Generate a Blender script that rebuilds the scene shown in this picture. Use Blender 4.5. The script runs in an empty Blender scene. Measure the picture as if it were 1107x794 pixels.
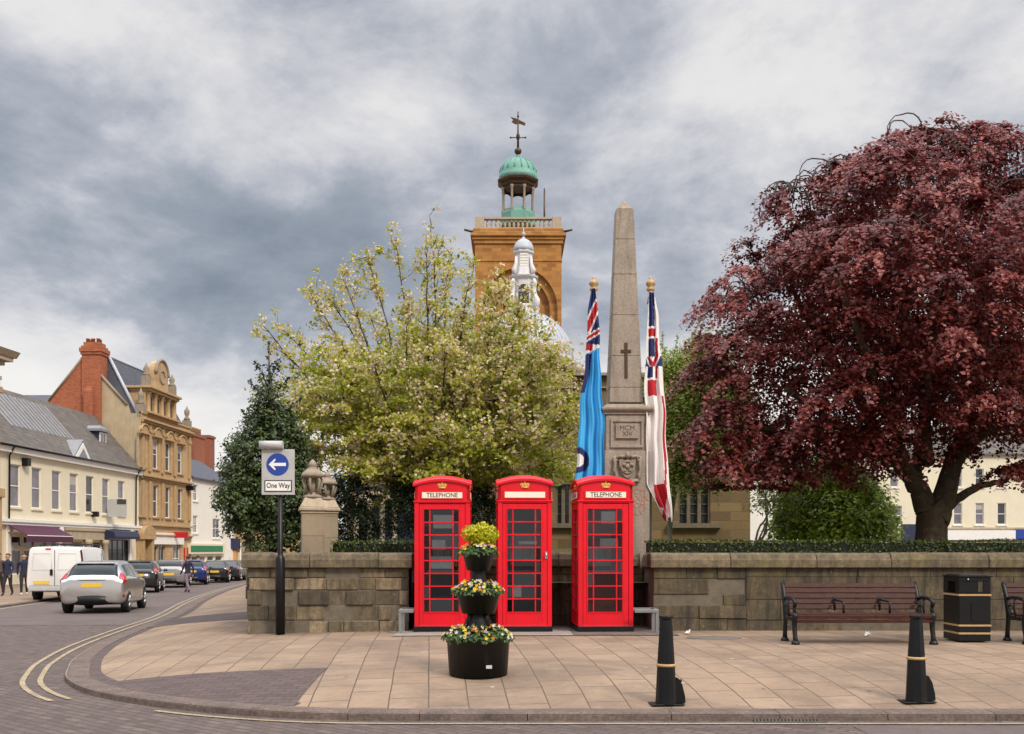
import bpy, math, random
import numpy as np
from mathutils import Vector, Matrix
random.seed(11)
rng = np.random.default_rng(11)
S = bpy.context.scene
COL = S.collection
R = math.radians
PI = math.pi
# ---- survey of the place: focal length in photo pixels, picture centre, eye height (metres)
F, CX, HY, EYE = 1057.0, 553.5, 594.0, 1.6


def W(px, py, D):
    return Vector(((px - CX) / F * D, D, EYE - (py - HY) / F * D))


def XD(px, D):
    return (px - CX) / F * D


def ZD(py, D):
    return EYE - (py - HY) / F * D


def zr(y):                                    # road level falls gently away down the street
    return -0.065 - 0.010 * max(0.0, min(y, 130.0) - 14.0)


KERB = [(60, 9.5), (20, 9.5), (6, 9.5), (0, 9.5), (-1.5, 9.52), (-2.3, 9.66), (-3.4, 10.12), (-4.65, 11.0), (-5.5, 12.1), (-6.0, 13.2), (-6.45, 14.4),
        (-7.2, 17.0), (-8.0, 20.8), (-9.0, 26.0), (-11.0, 34.0), (-13.4, 45.0), (-16.2, 60.7), (-16.9, 72), (-17.3, 120)]
FKERB = [(-11.0, 2.0), (-13.2, 15), (-14.6, 23), (-16.0, 30.6), (-18.6, 45), (-20.1, 52.5), (-20.8, 60), (-20.9, 72), (-21.2, 120)]
_K = np.array(KERB, float)


def kdist(x, y):
    a = _K[:-1]; b = _K[1:]; d = b - a
    t = np.clip(((x - a[:, 0]) * d[:, 0] + (y - a[:, 1]) * d[:, 1]) / (d ** 2).sum(1), 0, 1)
    q = a + d * t[:, None]
    return float(np.hypot(q[:, 0] - x, q[:, 1] - y).min())


def zp(x, y):                                 # pavement level: rises from the kerb towards the wall
    return zr(y) + 0.065 + 0.27 * (1 - math.exp(-max(0.0, kdist(x, y) - .30) / 1.6))


def ground_hit(px, py, fz):
    lo, hi = 4.0, 140.0
    for _ in range(60):
        m = (lo + hi) / 2
        if ZD(py, m) > fz(XD(px, m), m):
            lo = m
        else:
            hi = m
    return XD(px, lo), lo


# ------------------------------------------------------------------ mesh helpers
class MB:
    def __init__(s):
        s.v, s.f, s.m, s.sm = [], [], [], []
        s.T = None

    def add(s, vs, fs, mi=0, smooth=False):
        o = len(s.v)
        for p in vs:
            p = Vector(p)
            s.v.append(tuple(s.T @ p) if s.T else tuple(p))
        for f in fs:
            s.f.append([i + o for i in f]); s.m.append(mi); s.sm.append(smooth)
        return s

    def box(s, x0, x1, y0, y1, z0, z1, mi=0):
        return s.add([(x0, y0, z0), (x1, y0, z0), (x1, y1, z0), (x0, y1, z0), (x0, y0, z1), (x1, y0, z1), (x1, y1, z1), (x0, y1, z1)],
                     [(0, 3, 2, 1), (4, 5, 6, 7), (0, 1, 5, 4), (1, 2, 6, 5), (2, 3, 7, 6), (3, 0, 4, 7)], mi)

    def cb(s, c, d, mi=0):
        return s.box(c[0] - d[0] / 2, c[0] + d[0] / 2, c[1] - d[1] / 2, c[1] + d[1] / 2, c[2] - d[2] / 2, c[2] + d[2] / 2, mi)

    def frustum(s, c, d0, d1, h, mi=0):       # rectangular, c = centre of the base
        x, y, z = c
        a, b = d0[0] / 2, d0[1] / 2; e, g = d1[0] / 2, d1[1] / 2
        return s.add([(x - a, y - b, z), (x + a, y - b, z), (x + a, y + b, z), (x - a, y + b, z), (x - e, y - g, z + h), (x + e, y - g, z + h), (x + e, y + g, z + h), (x - e, y + g, z + h)],
                     [(0, 3, 2, 1), (4, 5, 6, 7), (0, 1, 5, 4), (1, 2, 6, 5), (2, 3, 7, 6), (3, 0, 4, 7)], mi)

    def prism(s, poly, axis, d0, d1, mi=0):   # polygon pulled along an axis
        n = len(poly)
        def P(a, b, d):
            return (d, a, b) if axis == 'x' else (a, d, b) if axis == 'y' else (a, b, d)
        vs = [P(a, b, d0) for a, b in poly] + [P(a, b, d1) for a, b in poly]
        fs = [tuple(range(n)), tuple(range(2 * n - 1, n - 1, -1))] + [(i, i + n, (i + 1) % n + n, (i + 1) % n) for i in range(n)]
        return s.add(vs, fs, mi)

    def tube(s, pts, r, n=8, mi=0, smooth=True):
        pts = [Vector(p) for p in pts]
        k = len(pts)
        rr = r if isinstance(r, (list, tuple)) else [r] * k
        vs = []; side = None
        for i, p in enumerate(pts):
            t = (pts[min(i + 1, k - 1)] - pts[max(i - 1, 0)])
            if t.length < 1e-9:
                t = Vector((0, 0, 1))
            t.normalize()
            if side is None:
                side = t.cross(Vector((0, 0, 1)) if abs(t.z) < .9 else Vector((0, 1, 0))).normalized()
            else:
                side = (side - t * side.dot(t))
                side = side.normalized() if side.length > 1e-6 else t.orthogonal().normalized()
            b = t.cross(side)
            for j in range(n):
                a = 2 * PI * (j + .5) / n
                vs.append(p + (side * math.cos(a) + b * math.sin(a)) * rr[i])
        fs = [(i * n + j, i * n + (j + 1) % n, (i + 1) * n + (j + 1) % n, (i + 1) * n + j) for i in range(k - 1) for j in range(n)]
        s.add(vs, fs, mi, smooth)
        o = len(s.v) - k * n
        for ring, rev in ((0, True), (k - 1, False)):
            f = [o + ring * n + j for j in range(n)]
            s.f.append(f[::-1] if rev else f); s.m.append(mi); s.sm.append(False)
        return s

    def lathe(s, prof, n=20, c=(0, 0, 0), mi=0, smooth=True, a0=0.0, sx=1, sy=1):
        vs = []
        for r, z in prof:
            for j in range(n):
                a = a0 + 2 * PI * j / n
                vs.append((c[0] + r * math.cos(a) * sx, c[1] + r * math.sin(a) * sy, c[2] + z))
        k = len(prof)
        fs = [(i * n + j, i * n + (j + 1) % n, (i + 1) * n + (j + 1) % n, (i + 1) * n + j) for i in range(k - 1) for j in range(n)]
        s.add(vs, fs, mi, smooth)
        o = len(s.v) - k * n
        for ring, rev in ((0, True), (k - 1, False)):
            f = [o + ring * n + j for j in range(n)]
            s.f.append(f[::-1] if rev else f); s.m.append(mi); s.sm.append(False)
        return s

    def ball(s, c, r, n=12, mi=0, sz=1.0):
        return s.lathe([(max(1e-4, r * math.sin(PI * i / 8)), -r * sz * math.cos(PI * i / 8)) for i in range(9)], n, c, mi)

    def build(s, name, mats, parent=None, bevel=0.0, loc=None, rotz=0.0, seg=1, weld=False):
        me = bpy.data.meshes.new(name)
        me.from_pydata(s.v, [], s.f)
        for m in (mats if isinstance(mats, (list, tuple)) else [mats]):
            me.materials.append(m)
        me.polygons.foreach_set('material_index', s.m)
        me.polygons.foreach_set('use_smooth', s.sm)
        me.update()
        o = bpy.data.objects.new(name, me)
        COL.objects.link(o)
        if parent:
            o.parent = parent
        if loc:
            o.location = loc
        o.rotation_euler.z = rotz
        if bevel:
            b = o.modifiers.new('bevel', 'BEVEL'); b.width = bevel; b.segments = seg; b.limit_method = 'ANGLE'; b.angle_limit = R(40)
        return o


def tag(o, label=None, cat=None, group=None, kind=None):
    if label: o['label'] = label
    if cat: o['category'] = cat
    if group: o['group'] = group
    if kind: o['kind'] = kind
    return o


def thing(name, label, cat, loc=(0, 0, 0), rotz=0.0, group=None):
    o = bpy.data.objects.new(name, None)
    o.empty_display_size = .2
    COL.objects.link(o)
    o.location = loc; o.rotation_euler.z = rotz
    return tag(o, label, cat, group)


def structure(o, label=None):
    o['kind'] = 'structure'
    if label: o['label'] = label
    return o


def kids(o):
    return [c for c in bpy.data.objects if c.parent is o]


def copy_tree(o, parent=None):
    c = o.copy(); COL.objects.link(c)
    if parent: c.parent = parent
    for ch in kids(o):
        copy_tree(ch, c)
    return c


def text_mesh(name, body, size, m, parent, loc, rot=(PI / 2, 0, 0), depth=.004, ax='CENTER', sx=1.0, bold=0.0):
    cu = bpy.data.curves.new(name, 'FONT')
    cu.body = body; cu.size = size; cu.extrude = depth; cu.align_x = ax; cu.align_y = 'CENTER'; cu.resolution_u = 3; cu.space_line = .85; cu.offset = bold
    t = bpy.data.objects.new(name + '_src', cu); COL.objects.link(t)
    dg = bpy.context.evaluated_depsgraph_get()
    me = bpy.data.meshes.new_from_object(t.evaluated_get(dg))
    bpy.data.objects.remove(t); bpy.data.curves.remove(cu)
    me.materials.clear(); me.materials.append(m)
    o = bpy.data.objects.new(name, me); COL.objects.link(o)
    o.parent = parent; o.location = loc; o.rotation_euler = rot; o.scale = (sx, 1, 1)
    return o


# ------------------------------------------------------------------ materials
def _new(name):
    m = bpy.data.materials.new(name); m.use_nodes = True
    nt = m.node_tree
    return m, nt, nt.nodes['Principled BSDF'], nt.nodes, nt.links


def _noise(N, L, vec, scale, detail=5, rough=.6, dist=0.0):
    n = N.new('ShaderNodeTexNoise'); n.inputs['Scale'].default_value = scale; n.inputs['Detail'].default_value = detail
    n.inputs['Roughness'].default_value = rough; n.inputs['Distortion'].default_value = dist
    L.new(vec, n.inputs['Vector'])
    return n.outputs['Fac']


def _ramp(N, L, fac, stops, interp='LINEAR'):
    r = N.new('ShaderNodeValToRGB'); r.color_ramp.interpolation = interp
    e = r.color_ramp.elements
    while len(e) > 1:
        e.remove(e[-1])
    for i, (p, c) in enumerate(stops):
        c = tuple(c) + (1,) if len(c) == 3 else c
        if i == 0:
            e[0].position = p; e[0].color = c
        else:
            k = e.new(p); k.color = c
    if fac is not None:
        L.new(fac, r.inputs['Fac'])
    return r.outputs['Color']


def _mix(N, L, a, b, fac, mode='MIX'):
    x = N.new('ShaderNodeMix'); x.data_type = 'RGBA'; x.blend_type = mode
    for v, k in ((a, 6), (b, 7)):
        if isinstance(v, (tuple, list)):
            x.inputs[k].default_value = tuple(v) + (1,) if len(v) == 3 else v
        else:
            L.new(v, x.inputs[k])
    if isinstance(fac, (int, float)):
        x.inputs[0].default_value = fac
    else:
        L.new(fac, x.inputs[0])
    return x.outputs[2]


def _math(N, L, op, a, b=None, clamp=False):
    x = N.new('ShaderNodeMath'); x.operation = op; x.use_clamp = clamp
    for i, v in enumerate((a, b)):
        if v is None: continue
        if isinstance(v, (int, float)): x.inputs[i].default_value = v
        else: L.new(v, x.inputs[i])
    return x.outputs[0]


def _coord(N, L, kind='Object', scale=None):
    t = N.new('ShaderNodeTexCoord')
    v = t.outputs[kind]
    if scale:
        mp = N.new('ShaderNodeMapping'); mp.inputs['Scale'].default_value = scale
        L.new(v, mp.inputs['Vector']); v = mp.outputs['Vector']
    return v


def _bump(N, L, bs, h, strength=.3, dist=.02):
    b = N.new('ShaderNodeBump'); b.inputs['Strength'].default_value = strength; b.inputs['Distance'].default_value = dist
    L.new(h, b.inputs['Height']); L.new(b.outputs['Normal'], bs.inputs['Normal'])


def C(c, k):
    return tuple(min(1, x * k) for x in c[:3])


def plain(name, col, rough=.6, var=.15, scale=5.0, bump=.0, bscale=60, metal=0.0, streak=0.0, streak_col=(.05, .045, .035), coat=0.0, spec=.5, fine=.0):
    m, nt, bs, N, L = _new(name)
    v = _coord(N, L)
    f = _noise(N, L, v, scale, 6, .65)
    c = _ramp(N, L, f, [(.25, C(col, 1 - var)), (.75, C(col, 1 + var))])
    if fine:
        f2 = _noise(N, L, v, scale * 12, 3, .6)
        c = _mix(N, L, c, _ramp(N, L, f2, [(.3, (1 - fine,) * 3), (.7, (1, 1, 1))]), 1.0, 'MULTIPLY')
    if streak:
        sv = _coord(N, L, 'Object', (3.0, 3.0, .35))
        g = _noise(N, L, sv, 2.2, 6, .7)
        k = _ramp(N, L, g, [(.48, (0, 0, 0)), (.75, (streak,) * 3)])
        c = _mix(N, L, c, streak_col, k)
    L.new(c, bs.inputs['Base Color'])
    bs.inputs['Roughness'].default_value = rough
    bs.inputs['Metallic'].default_value = metal
    bs.inputs['Specular IOR Level'].default_value = spec
    if coat:
        bs.inputs['Coat Weight'].default_value = coat; bs.inputs['Coat Roughness'].default_value = .08
    if bump:
        _bump(N, L, bs, _noise(N, L, v, bscale, 5, .6), bump, .01)
    return m


def masonry(name, cols, mortar, bw, bh, msize=.012, rough=.85, bump=.5, stain=.4, stain_col=(.07, .06, .045), turn=0.0, vert=True, mottled=.25, offset=.5, squash=1.0, slo=.45, shi=.8, sscale=.9, gum=False):
    """Courses of brick, stone or slate: vert = on upright faces (x + y, z), else on flat ground (x, y)."""
    m, nt, bs, N, L = _new(name)
    t = _coord(N, L)
    sp = N.new('ShaderNodeSeparateXYZ'); L.new(t, sp.inputs[0])
    cb = N.new('ShaderNodeCombineXYZ')
    if vert:
        L.new(_math(N, L, 'ADD', sp.outputs[0], sp.outputs[1]), cb.inputs[0]); L.new(sp.outputs[2], cb.inputs[1])
    else:
        L.new(sp.outputs[0], cb.inputs[0]); L.new(sp.outputs[1], cb.inputs[1])
    vec = cb.outputs[0]
    if turn:
        mp = N.new('ShaderNodeMapping'); mp.inputs['Rotation'].default_value = (0, 0, turn); L.new(vec, mp.inputs[0]); vec = mp.outputs[0]
    wob = N.new('ShaderNodeTexNoise'); wob.inputs['Scale'].default_value = 1.3; L.new(vec, wob.inputs['Vector'])
    va = N.new('ShaderNodeVectorMath'); va.operation = 'MULTIPLY_ADD'
    L.new(wob.outputs['Color'], va.inputs[0]); va.inputs[1].default_value = (.025, .025, 0); L.new(vec, va.inputs[2])
    b = N.new('ShaderNodeTexBrick'); L.new(va.outputs[0], b.inputs['Vector'])
    b.offset = offset; b.squash = squash
    b.inputs['Color1'].default_value = (0, 0, 0, 1); b.inputs['Color2'].default_value = (1, 1, 1, 1); b.inputs['Mortar'].default_value = (.5, .5, .5, 1)
    b.inputs['Scale'].default_value = 1; b.inputs['Mortar Size'].default_value = msize; b.inputs['Mortar Smooth'].default_value = .3
    b.inputs['Brick Width'].default_value = bw; b.inputs['Row Height'].default_value = bh; b.inputs['Bias'].default_value = 0
    k = len(cols)
    c = _ramp(N, L, b.outputs['Color'], [(i / max(1, k - 1), cols[i]) for i in range(k)])
    f = _noise(N, L, t, 7, 7, .7)
    c = _mix(N, L, c, _ramp(N, L, f, [(.25, (1 - mottled,) * 3), (.75, (1, 1, 1))]), 1.0, 'MULTIPLY')
    c = _mix(N, L, c, mortar, b.outputs['Fac'])
    if stain:
        g = _noise(N, L, _coord(N, L, 'Object', (1, 1, .5) if vert else (1, 1, 1)), sscale, 9, .72, .6)
        c = _mix(N, L, c, stain_col, _ramp(N, L, g, [(slo, (0, 0, 0)), (shi, (stain,) * 3)]))
    if gum:                                   # trodden gum, drips and small dark marks
        for sc_, r_, col_, k_ in ((2.1, .045, (.07, .055, .045), .8), (3.7, .035, (.09, .07, .055), .7), (1.3, .028, (.5, .46, .40), .6)):
            vo = N.new('ShaderNodeTexVoronoi'); vo.inputs['Scale'].default_value = sc_; L.new(t, vo.inputs['Vector'])
            c = _mix(N, L, c, col_, _ramp(N, L, vo.outputs['Distance'], [(r_, (k_,) * 3), (r_ * 1.5, (0, 0, 0))]))
        f3 = _noise(N, L, t, 26, 4, .7)
        c = _mix(N, L, c, (.09, .065, .045), _ramp(N, L, f3, [(.60, (0, 0, 0)), (.74, (.45,) * 3)]))
    L.new(c, bs.inputs['Base Color'])
    bs.inputs['Roughness'].default_value = rough
    h = _math(N, L, 'SUBTRACT', _math(N, L, 'MULTIPLY', _noise(N, L, t, 35, 4), .35), b.outputs['Fac'])
    _bump(N, L, bs, h, bump, .012)
    return m


def island_stone(name, cols, rough=.88, stain=.6, moss=.35, lo=.45, hi=.70):
    m, nt, bs, N, L = _new(name)
    g = N.new('ShaderNodeNewGeometry')
    c = _ramp(N, L, g.outputs['Random Per Island'], [(i / (len(cols) - 1), cols[i]) for i in range(len(cols))])
    v = _coord(N, L)
    f = _noise(N, L, v, 9, 8, .75, .4)
    c = _mix(N, L, c, _ramp(N, L, f, [(.3, (.45, .45, .45)), (.62, (1.15, 1.12, 1.05))]), 1.0, 'MULTIPLY')
    s = _noise(N, L, _coord(N, L, 'Object', (4.5, 4.5, .8)), 1.3, 9, .74, .3)
    c = _mix(N, L, c, (.038, .031, .022), _ramp(N, L, s, [(lo, (0, 0, 0)), (hi, (stain,) * 3)]))
    mo = _noise(N, L, v, 1.7, 7, .7, .5)
    c = _mix(N, L, c, (.12, .11, .025), _ramp(N, L, mo, [(.55, (0, 0, 0)), (.75, (moss,) * 3)]))
    wl = _noise(N, L, v, 14, 4, .6)
    c = _mix(N, L, c, (.5, .47, .4), _ramp(N, L, wl, [(.66, (0, 0, 0)), (.76, (.35,) * 3)]))
    L.new(c, bs.inputs['Base Color']); bs.inputs['Roughness'].default_value = rough
    _bump(N, L, bs, _noise(N, L, v, 28, 7, .7), .55, .02)
    return m


def leafy(name, cols, rough=.45, trans=.25, interp='LINEAR', spec=.4):
    m, nt, bs, N, L = _new(name)
    g = N.new('ShaderNodeNewGeometry')
    n = len(cols)
    at = N.new('ShaderNodeAttribute'); at.attribute_name = 'tint'
    fac = g.outputs['Random Per Island'] if interp == 'CONSTANT' else _math(N, L, 'ADD', _math(N, L, 'MULTIPLY', g.outputs['Random Per Island'], .5), _math(N, L, 'MULTIPLY', at.outputs['Fac'], .5))
    c = _ramp(N, L, fac, [(i / n if interp == 'CONSTANT' else .08 + .84 * i / max(1, n - 1), cols[i]) for i in range(n)], interp)
    L.new(c, bs.inputs['Base Color']); bs.inputs['Roughness'].default_value = rough; bs.inputs['Specular IOR Level'].default_value = spec
    tr = N.new('ShaderNodeBsdfTranslucent'); L.new(c, tr.inputs['Color'])
    mx = N.new('ShaderNodeMixShader'); mx.inputs[0].default_value = trans
    L.new(bs.outputs[0], mx.inputs[1]); L.new(tr.outputs[0], mx.inputs[2])
    L.new(mx.outputs[0], N['Material Output'].inputs['Surface'])
    return m


def glass(name, tint=(.8, .84, .84), refl=.12):
    m, nt, bs, N, L = _new(name)
    tr = N.new('ShaderNodeBsdfTransparent'); tr.inputs['Color'].default_value = tint + (1,)
    gl = N.new('ShaderNodeBsdfGlossy'); gl.inputs['Roughness'].default_value = .03; gl.inputs['Color'].default_value = (.9, .95, 1, 1)
    fr = N.new('ShaderNodeFresnel'); fr.inputs['IOR'].default_value = 1.5
    mx = N.new('ShaderNodeMixShader'); L.new(_math(N, L, 'ADD', fr.outputs[0], refl, True), mx.inputs[0])
    L.new(tr.outputs[0], mx.inputs[1]); L.new(gl.outputs[0], mx.inputs[2])
    L.new(mx.outputs[0], N['Material Output'].inputs['Surface'])
    return m


MT = {}
MT['red'] = plain('red_gloss_paint', (.72, .003, .016), .40, .14, 3, .05, 25, coat=.05, spec=.35, streak=.38, streak_col=(.30, .02, .02), fine=.12)
MT['black'] = plain('black_paint', (.006, .006, .007), .36, .4, 6, .08, 40, spec=.3)
MT['plastic'] = plain('black_plastic', (.006, .006, .006), .4, .3, 5, .05, 60, spec=.3)
MT['iron'] = plain('cast_iron_paint', (.006, .007, .008), .4, .3, 12, .2, 80, spec=.35)
MT['gold'] = plain('gold_paint', (.44, .28, .12), .5, .2, 20)
MT['bright_gold'] = plain('gilt', (.75, .45, .12), .35, .15, 20, metal=.7)
MT['opal'] = plain('opal_panel', (.80, .72, .58), .4, .06, 5)
MT['ink'] = plain('black_lettering', (.05, .045, .04), .6, 0)
MT['chrome'] = plain('chrome', (.7, .7, .7), .2, .05, 5, metal=1)
MT['glass'] = glass('clear_glass', (.80, .83, .84), .01)
MT['darkglass'] = plain('dark_window_glass', (.035, .037, .042), .06, .35, .7, spec=.7)
MT['greyglass'] = plain('curtained_window_glass', (.16, .15, .17), .12, .45, 1.1, spec=.6)
MT['carglass'] = plain('car_glass', (.012, .018, .02), .07, .2, 2, spec=.4)
MT['white'] = plain('white_paint', (.78, .76, .72), .5, .06, 3)
MT['lightgrey'] = plain('light_grey_metal', (.42, .42, .41), .45, .12, 8)
MT['galv'] = plain('galvanised_steel', (.22, .22, .22), .5, .2, 14, metal=.3)
MT['tyre'] = plain('tyre_rubber', (.014, .014, .014), .8, .2, 20)
MT['alloy'] = plain('alloy_rim', (.5, .5, .5), .35, .1, 9, metal=.6)
MT['taillight'] = plain('red_lens', (.45, .008, .015), .15, .15, 8, spec=.7)
MT['plate'] = plain('yellow_plate', (.72, .47, .05), .4, .08, 14)
MT['slab'] = masonry('pavement_slabs', [(.265, .178, .115), (.325, .225, .150), (.29, .20, .132), (.355, .252, .172)], (.075, .052, .034), .60, .405, .008, .85, .4, .9, (.115, .084, .060), PI / 2 - R(4.8), False, .22, slo=.42, shi=.72, sscale=.7, gum=True)
MT['setts'] = masonry('paving_setts', [(.085, .058, .05), (.135, .094, .08), (.108, .075, .067), (.16, .115, .097)], (.05, .038, .032), .22, .11, .010, .8, .5, .35, (.055, .042, .042), R(38), False, .3)
MT['patch'] = masonry('dark_setts', [(.085, .055, .05), (.125, .08, .07), (.10, .066, .062)], (.045, .034, .03), .21, .105, .008, .8, .5, .3, (.06, .045, .04), R(8), False, .3)
MT['asphalt'] = plain('asphalt', (.122, .092, .083), .85, .22, .9, .4, 120, fine=.25)
MT['kerb'] = plain('granite_kerb', (.17, .122, .10), .85, .4, 2.5, .6, 40, fine=.5, streak=.4, streak_col=(.05, .038, .03))
MT['yellow'] = plain('worn_yellow_line', (.42, .325, .20), .8, .3, 3, .2, 80, fine=.55)
MT['ground'] = plain('earth', (.11, .10, .075), .95, .3, .3)
MT['lawn'] = plain('lawn', (.07, .10, .022), .95, .4, 2.5, .4, 60, fine=.4)
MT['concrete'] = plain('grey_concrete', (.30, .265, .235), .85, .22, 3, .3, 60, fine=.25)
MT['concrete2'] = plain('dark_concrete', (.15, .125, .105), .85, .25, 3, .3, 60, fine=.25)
MT['wallstone'] = island_stone('wall_stone', [(.10, .08, .052), (.20, .155, .10), (.25, .19, .12), (.13, .105, .07), (.35, .27, .18), (.17, .13, .08), (.22, .165, .105), (.095, .075, .05), (.15, .12, .08)], stain=.85, moss=.55, lo=.43, hi=.64)
MT['wallstone2'] = island_stone('streaked_wall_stone', [(.115, .086, .05), (.14, .106, .062), (.125, .094, .054), (.16, .122, .074)], stain=.95, moss=.75, lo=.40, hi=.60)
MT['mortar'] = plain('old_mortar', (.14, .115, .085), .95, .3, 8, .4, 60)
MT['coping'] = island_stone('coping_stone', [(.165, .126, .075), (.205, .158, .098), (.145, .112, .068)], stain=.8, moss=.65, lo=.43, hi=.66)
MT['pierstone'] = masonry('pier_ashlar', [(.29, .22, .15), (.36, .28, .19), (.32, .25, .17)], (.16, .13, .09), .9, .42, .006, .85, .45, .6)
MT['obelisk'] = plain('portland_stone', (.36, .295, .235), .88, .22, 2.2, .45, 45, streak=.75, streak_col=(.115, .095, .07), fine=.3)
MT['carved'] = plain('carved_stone', (.33, .265, .20), .9, .25, 9, .6, 45, streak=.4, fine=.3)
MT['bronze'] = plain('dark_bronze', (.07, .04, .022), .45, .2, 9, metal=.6)
MT['redink'] = plain('faded_red_lettering', (.36, .15, .11), .8, .1)
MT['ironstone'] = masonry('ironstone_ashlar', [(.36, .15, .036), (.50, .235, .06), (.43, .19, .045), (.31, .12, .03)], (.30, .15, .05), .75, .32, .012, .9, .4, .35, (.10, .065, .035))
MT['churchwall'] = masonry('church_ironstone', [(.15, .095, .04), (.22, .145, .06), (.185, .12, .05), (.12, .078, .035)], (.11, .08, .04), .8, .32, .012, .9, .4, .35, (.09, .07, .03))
MT['palestone'] = plain('pale_limestone', (.46, .37, .26), .85, .15, 3, .3, 40, streak=.35, fine=.2)
MT['copper'] = plain('verdigris_copper', (.13, .31, .25), .6, .22, 2.5, .2, 30, streak=.35, streak_col=(.07, .15, .12))
MT['lead'] = plain('lead_sheet', (.40, .425, .47), .5, .12, 1.6, .1, 20, streak=.2, streak_col=(.3, .3, .33))
MT['rooflight'] = plain('roof_glazing', (.20, .205, .215), .3, .25, 2)
MT['dulllead'] = plain('dull_lead', (.22, .225, .24), .55, .2, 3)
MT['slate'] = masonry('roof_slates', [(.085, .075, .075), (.15, .125, .11), (.11, .095, .09), (.18, .15, .12)], (.05, .045, .04), .34, .2, .012, .75, .6, .4, (.16, .13, .075))
MT['blueslate'] = masonry('blue_slates', [(.055, .06, .085), (.09, .092, .12), (.07, .074, .10)], (.035, .035, .045), .34, .2, .012, .6, .6, .2)
MT['brick'] = masonry('red_brick', [(.36, .085, .03), (.48, .13, .05), (.42, .105, .04), (.30, .065, .025)], (.30, .16, .10), .24, .08, .010, .9, .4, .3, (.13, .05, .03))
MT['brick2'] = masonry('dull_red_brick', [(.27, .07, .035), (.36, .10, .05), (.31, .085, .04)], (.22, .12, .08), .24, .08, .010, .9, .4, .35, (.10, .05, .03))
MT['cream'] = plain('cream_render', (.72, .65, .49), .8, .05, 1.5, .1, 30, streak=.16, streak_col=(.40, .34, .24))
MT['whiterender'] = plain('white_render', (.76, .73, .66), .8, .05, 1.5, .1, 30, streak=.15, streak_col=(.45, .4, .32))
MT['tanrender'] = plain('stained_tan_render', (.42, .33, .21), .85, .15, 1.2, .2, 30, streak=.35, streak_col=(.16, .12, .08))
MT['sandstone'] = masonry('orange_sandstone', [(.47, .31, .155), (.56, .385, .205), (.51, .345, .175)], (.37, .24, .12), .8, .34, .008, .85, .3, .3, (.16, .09, .05))
MT['sandtrim'] = plain('sandstone_trim', (.47, .31, .155), .85, .18, 4, .3, 40, streak=.45, streak_col=(.12, .08, .05), fine=.2)
MT['purple'] = plain('purple_awning', (.075, .016, .045), .8, .12, 4)
MT['navy'] = plain('navy_paint', (.018, .022, .06), .5, .1, 4)
MT['green'] = plain('green_fascia', (.004, .17, .055), .45, .06, 4)
MT['redsign'] = plain('red_sign', (.50, .01, .02), .45, .06, 4)
MT['bluesign'] = plain('blue_sign', (.015, .05, .30), .4, .04, 4)
MT['orangesign'] = plain('orange_panel', (.62, .28, .07), .5, .1, 4)
MT['bark'] = plain('beech_bark', (.095, .07, .045), .95, .45, 7, 1.0, 14, spec=.15, fine=.4, streak=.7, streak_col=(.03, .022, .017))
MT['bark2'] = plain('cherry_bark', (.07, .05, .042), .85, .3, 8, .6, 25)
MT['palebark'] = plain('pale_bark', (.25, .23, .18), .9, .45, 9, .6, 25)
MT['wood'] = plain('stained_bench_wood', (.05, .014, .010), .55, .4, 9, .25, 40, spec=.22)
MT['skin'] = plain('skin', (.42, .23, .16), .55, .06, 9)
MT['hair'] = plain('dark_hair', (.025, .018, .013), .7, .2, 30)
# ================================================================== camera, sky, sun
cam = bpy.data.cameras.new('camera'); co = bpy.data.objects.new('camera', cam); COL.objects.link(co)
cam.sensor_width = 36; cam.lens = 36 * F / 1107.0; cam.shift_y = (HY - 397.0) / 1107.0; cam.clip_start = .1; cam.clip_end = 6000
co.location = (0, 0, EYE); co.rotation_euler = (PI / 2, 0, 0)
S.camera = co

SUN_EL, SUN_AZ = R(42), math.atan2(.62, -.78)      # behind the photographer, to the right
w = bpy.data.worlds.new('World'); S.world = w; w.use_nodes = True
N, L = w.node_tree.nodes, w.node_tree.links
bg = N['Background']; bg.inputs['Strength'].default_value = .1
sky = N.new('ShaderNodeTexSky'); sky.sky_type = 'NISHITA'; sky.sun_disc = False; sky.sun_elevation = SUN_EL; sky.sun_rotation = SUN_AZ; sky.air_density = 1; sky.dust_density = 2
tc = N.new('ShaderNodeTexCoord')
sp = N.new('ShaderNodeSeparateXYZ'); L.new(tc.outputs['Generated'], sp.inputs[0])
zz = _math(N, L, 'ADD', _math(N, L, 'MAXIMUM', sp.outputs[2], 0.0), .30)
cv = N.new('ShaderNodeCombineXYZ')
L.new(_math(N, L, 'DIVIDE', sp.outputs[0], zz), cv.inputs[0]); L.new(_math(N, L, 'DIVIDE', sp.outputs[1], zz), cv.inputs[1])
mp = N.new('ShaderNodeMapping'); mp.inputs['Location'].default_value = (CLOUD_X, CLOUD_Y, 0) if 'CLOUD_X' in globals() else (3.1, 1.4, 0); mp.inputs['Scale'].default_value = (1.0, .95, 1); mp.inputs['Rotation'].default_value = (0, 0, .5)
L.new(cv.outputs[0], mp.inputs[0])
big = _noise(N, L, mp.outputs[0], 1.25, 10, .55, .25)
wisp = _noise(N, L, mp.outputs[0], 3.4, 12, .64, .2)
mass = _math(N, L, 'ADD', _math(N, L, 'MULTIPLY', big, .62), _math(N, L, 'MULTIPLY', wisp, .38))
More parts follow.
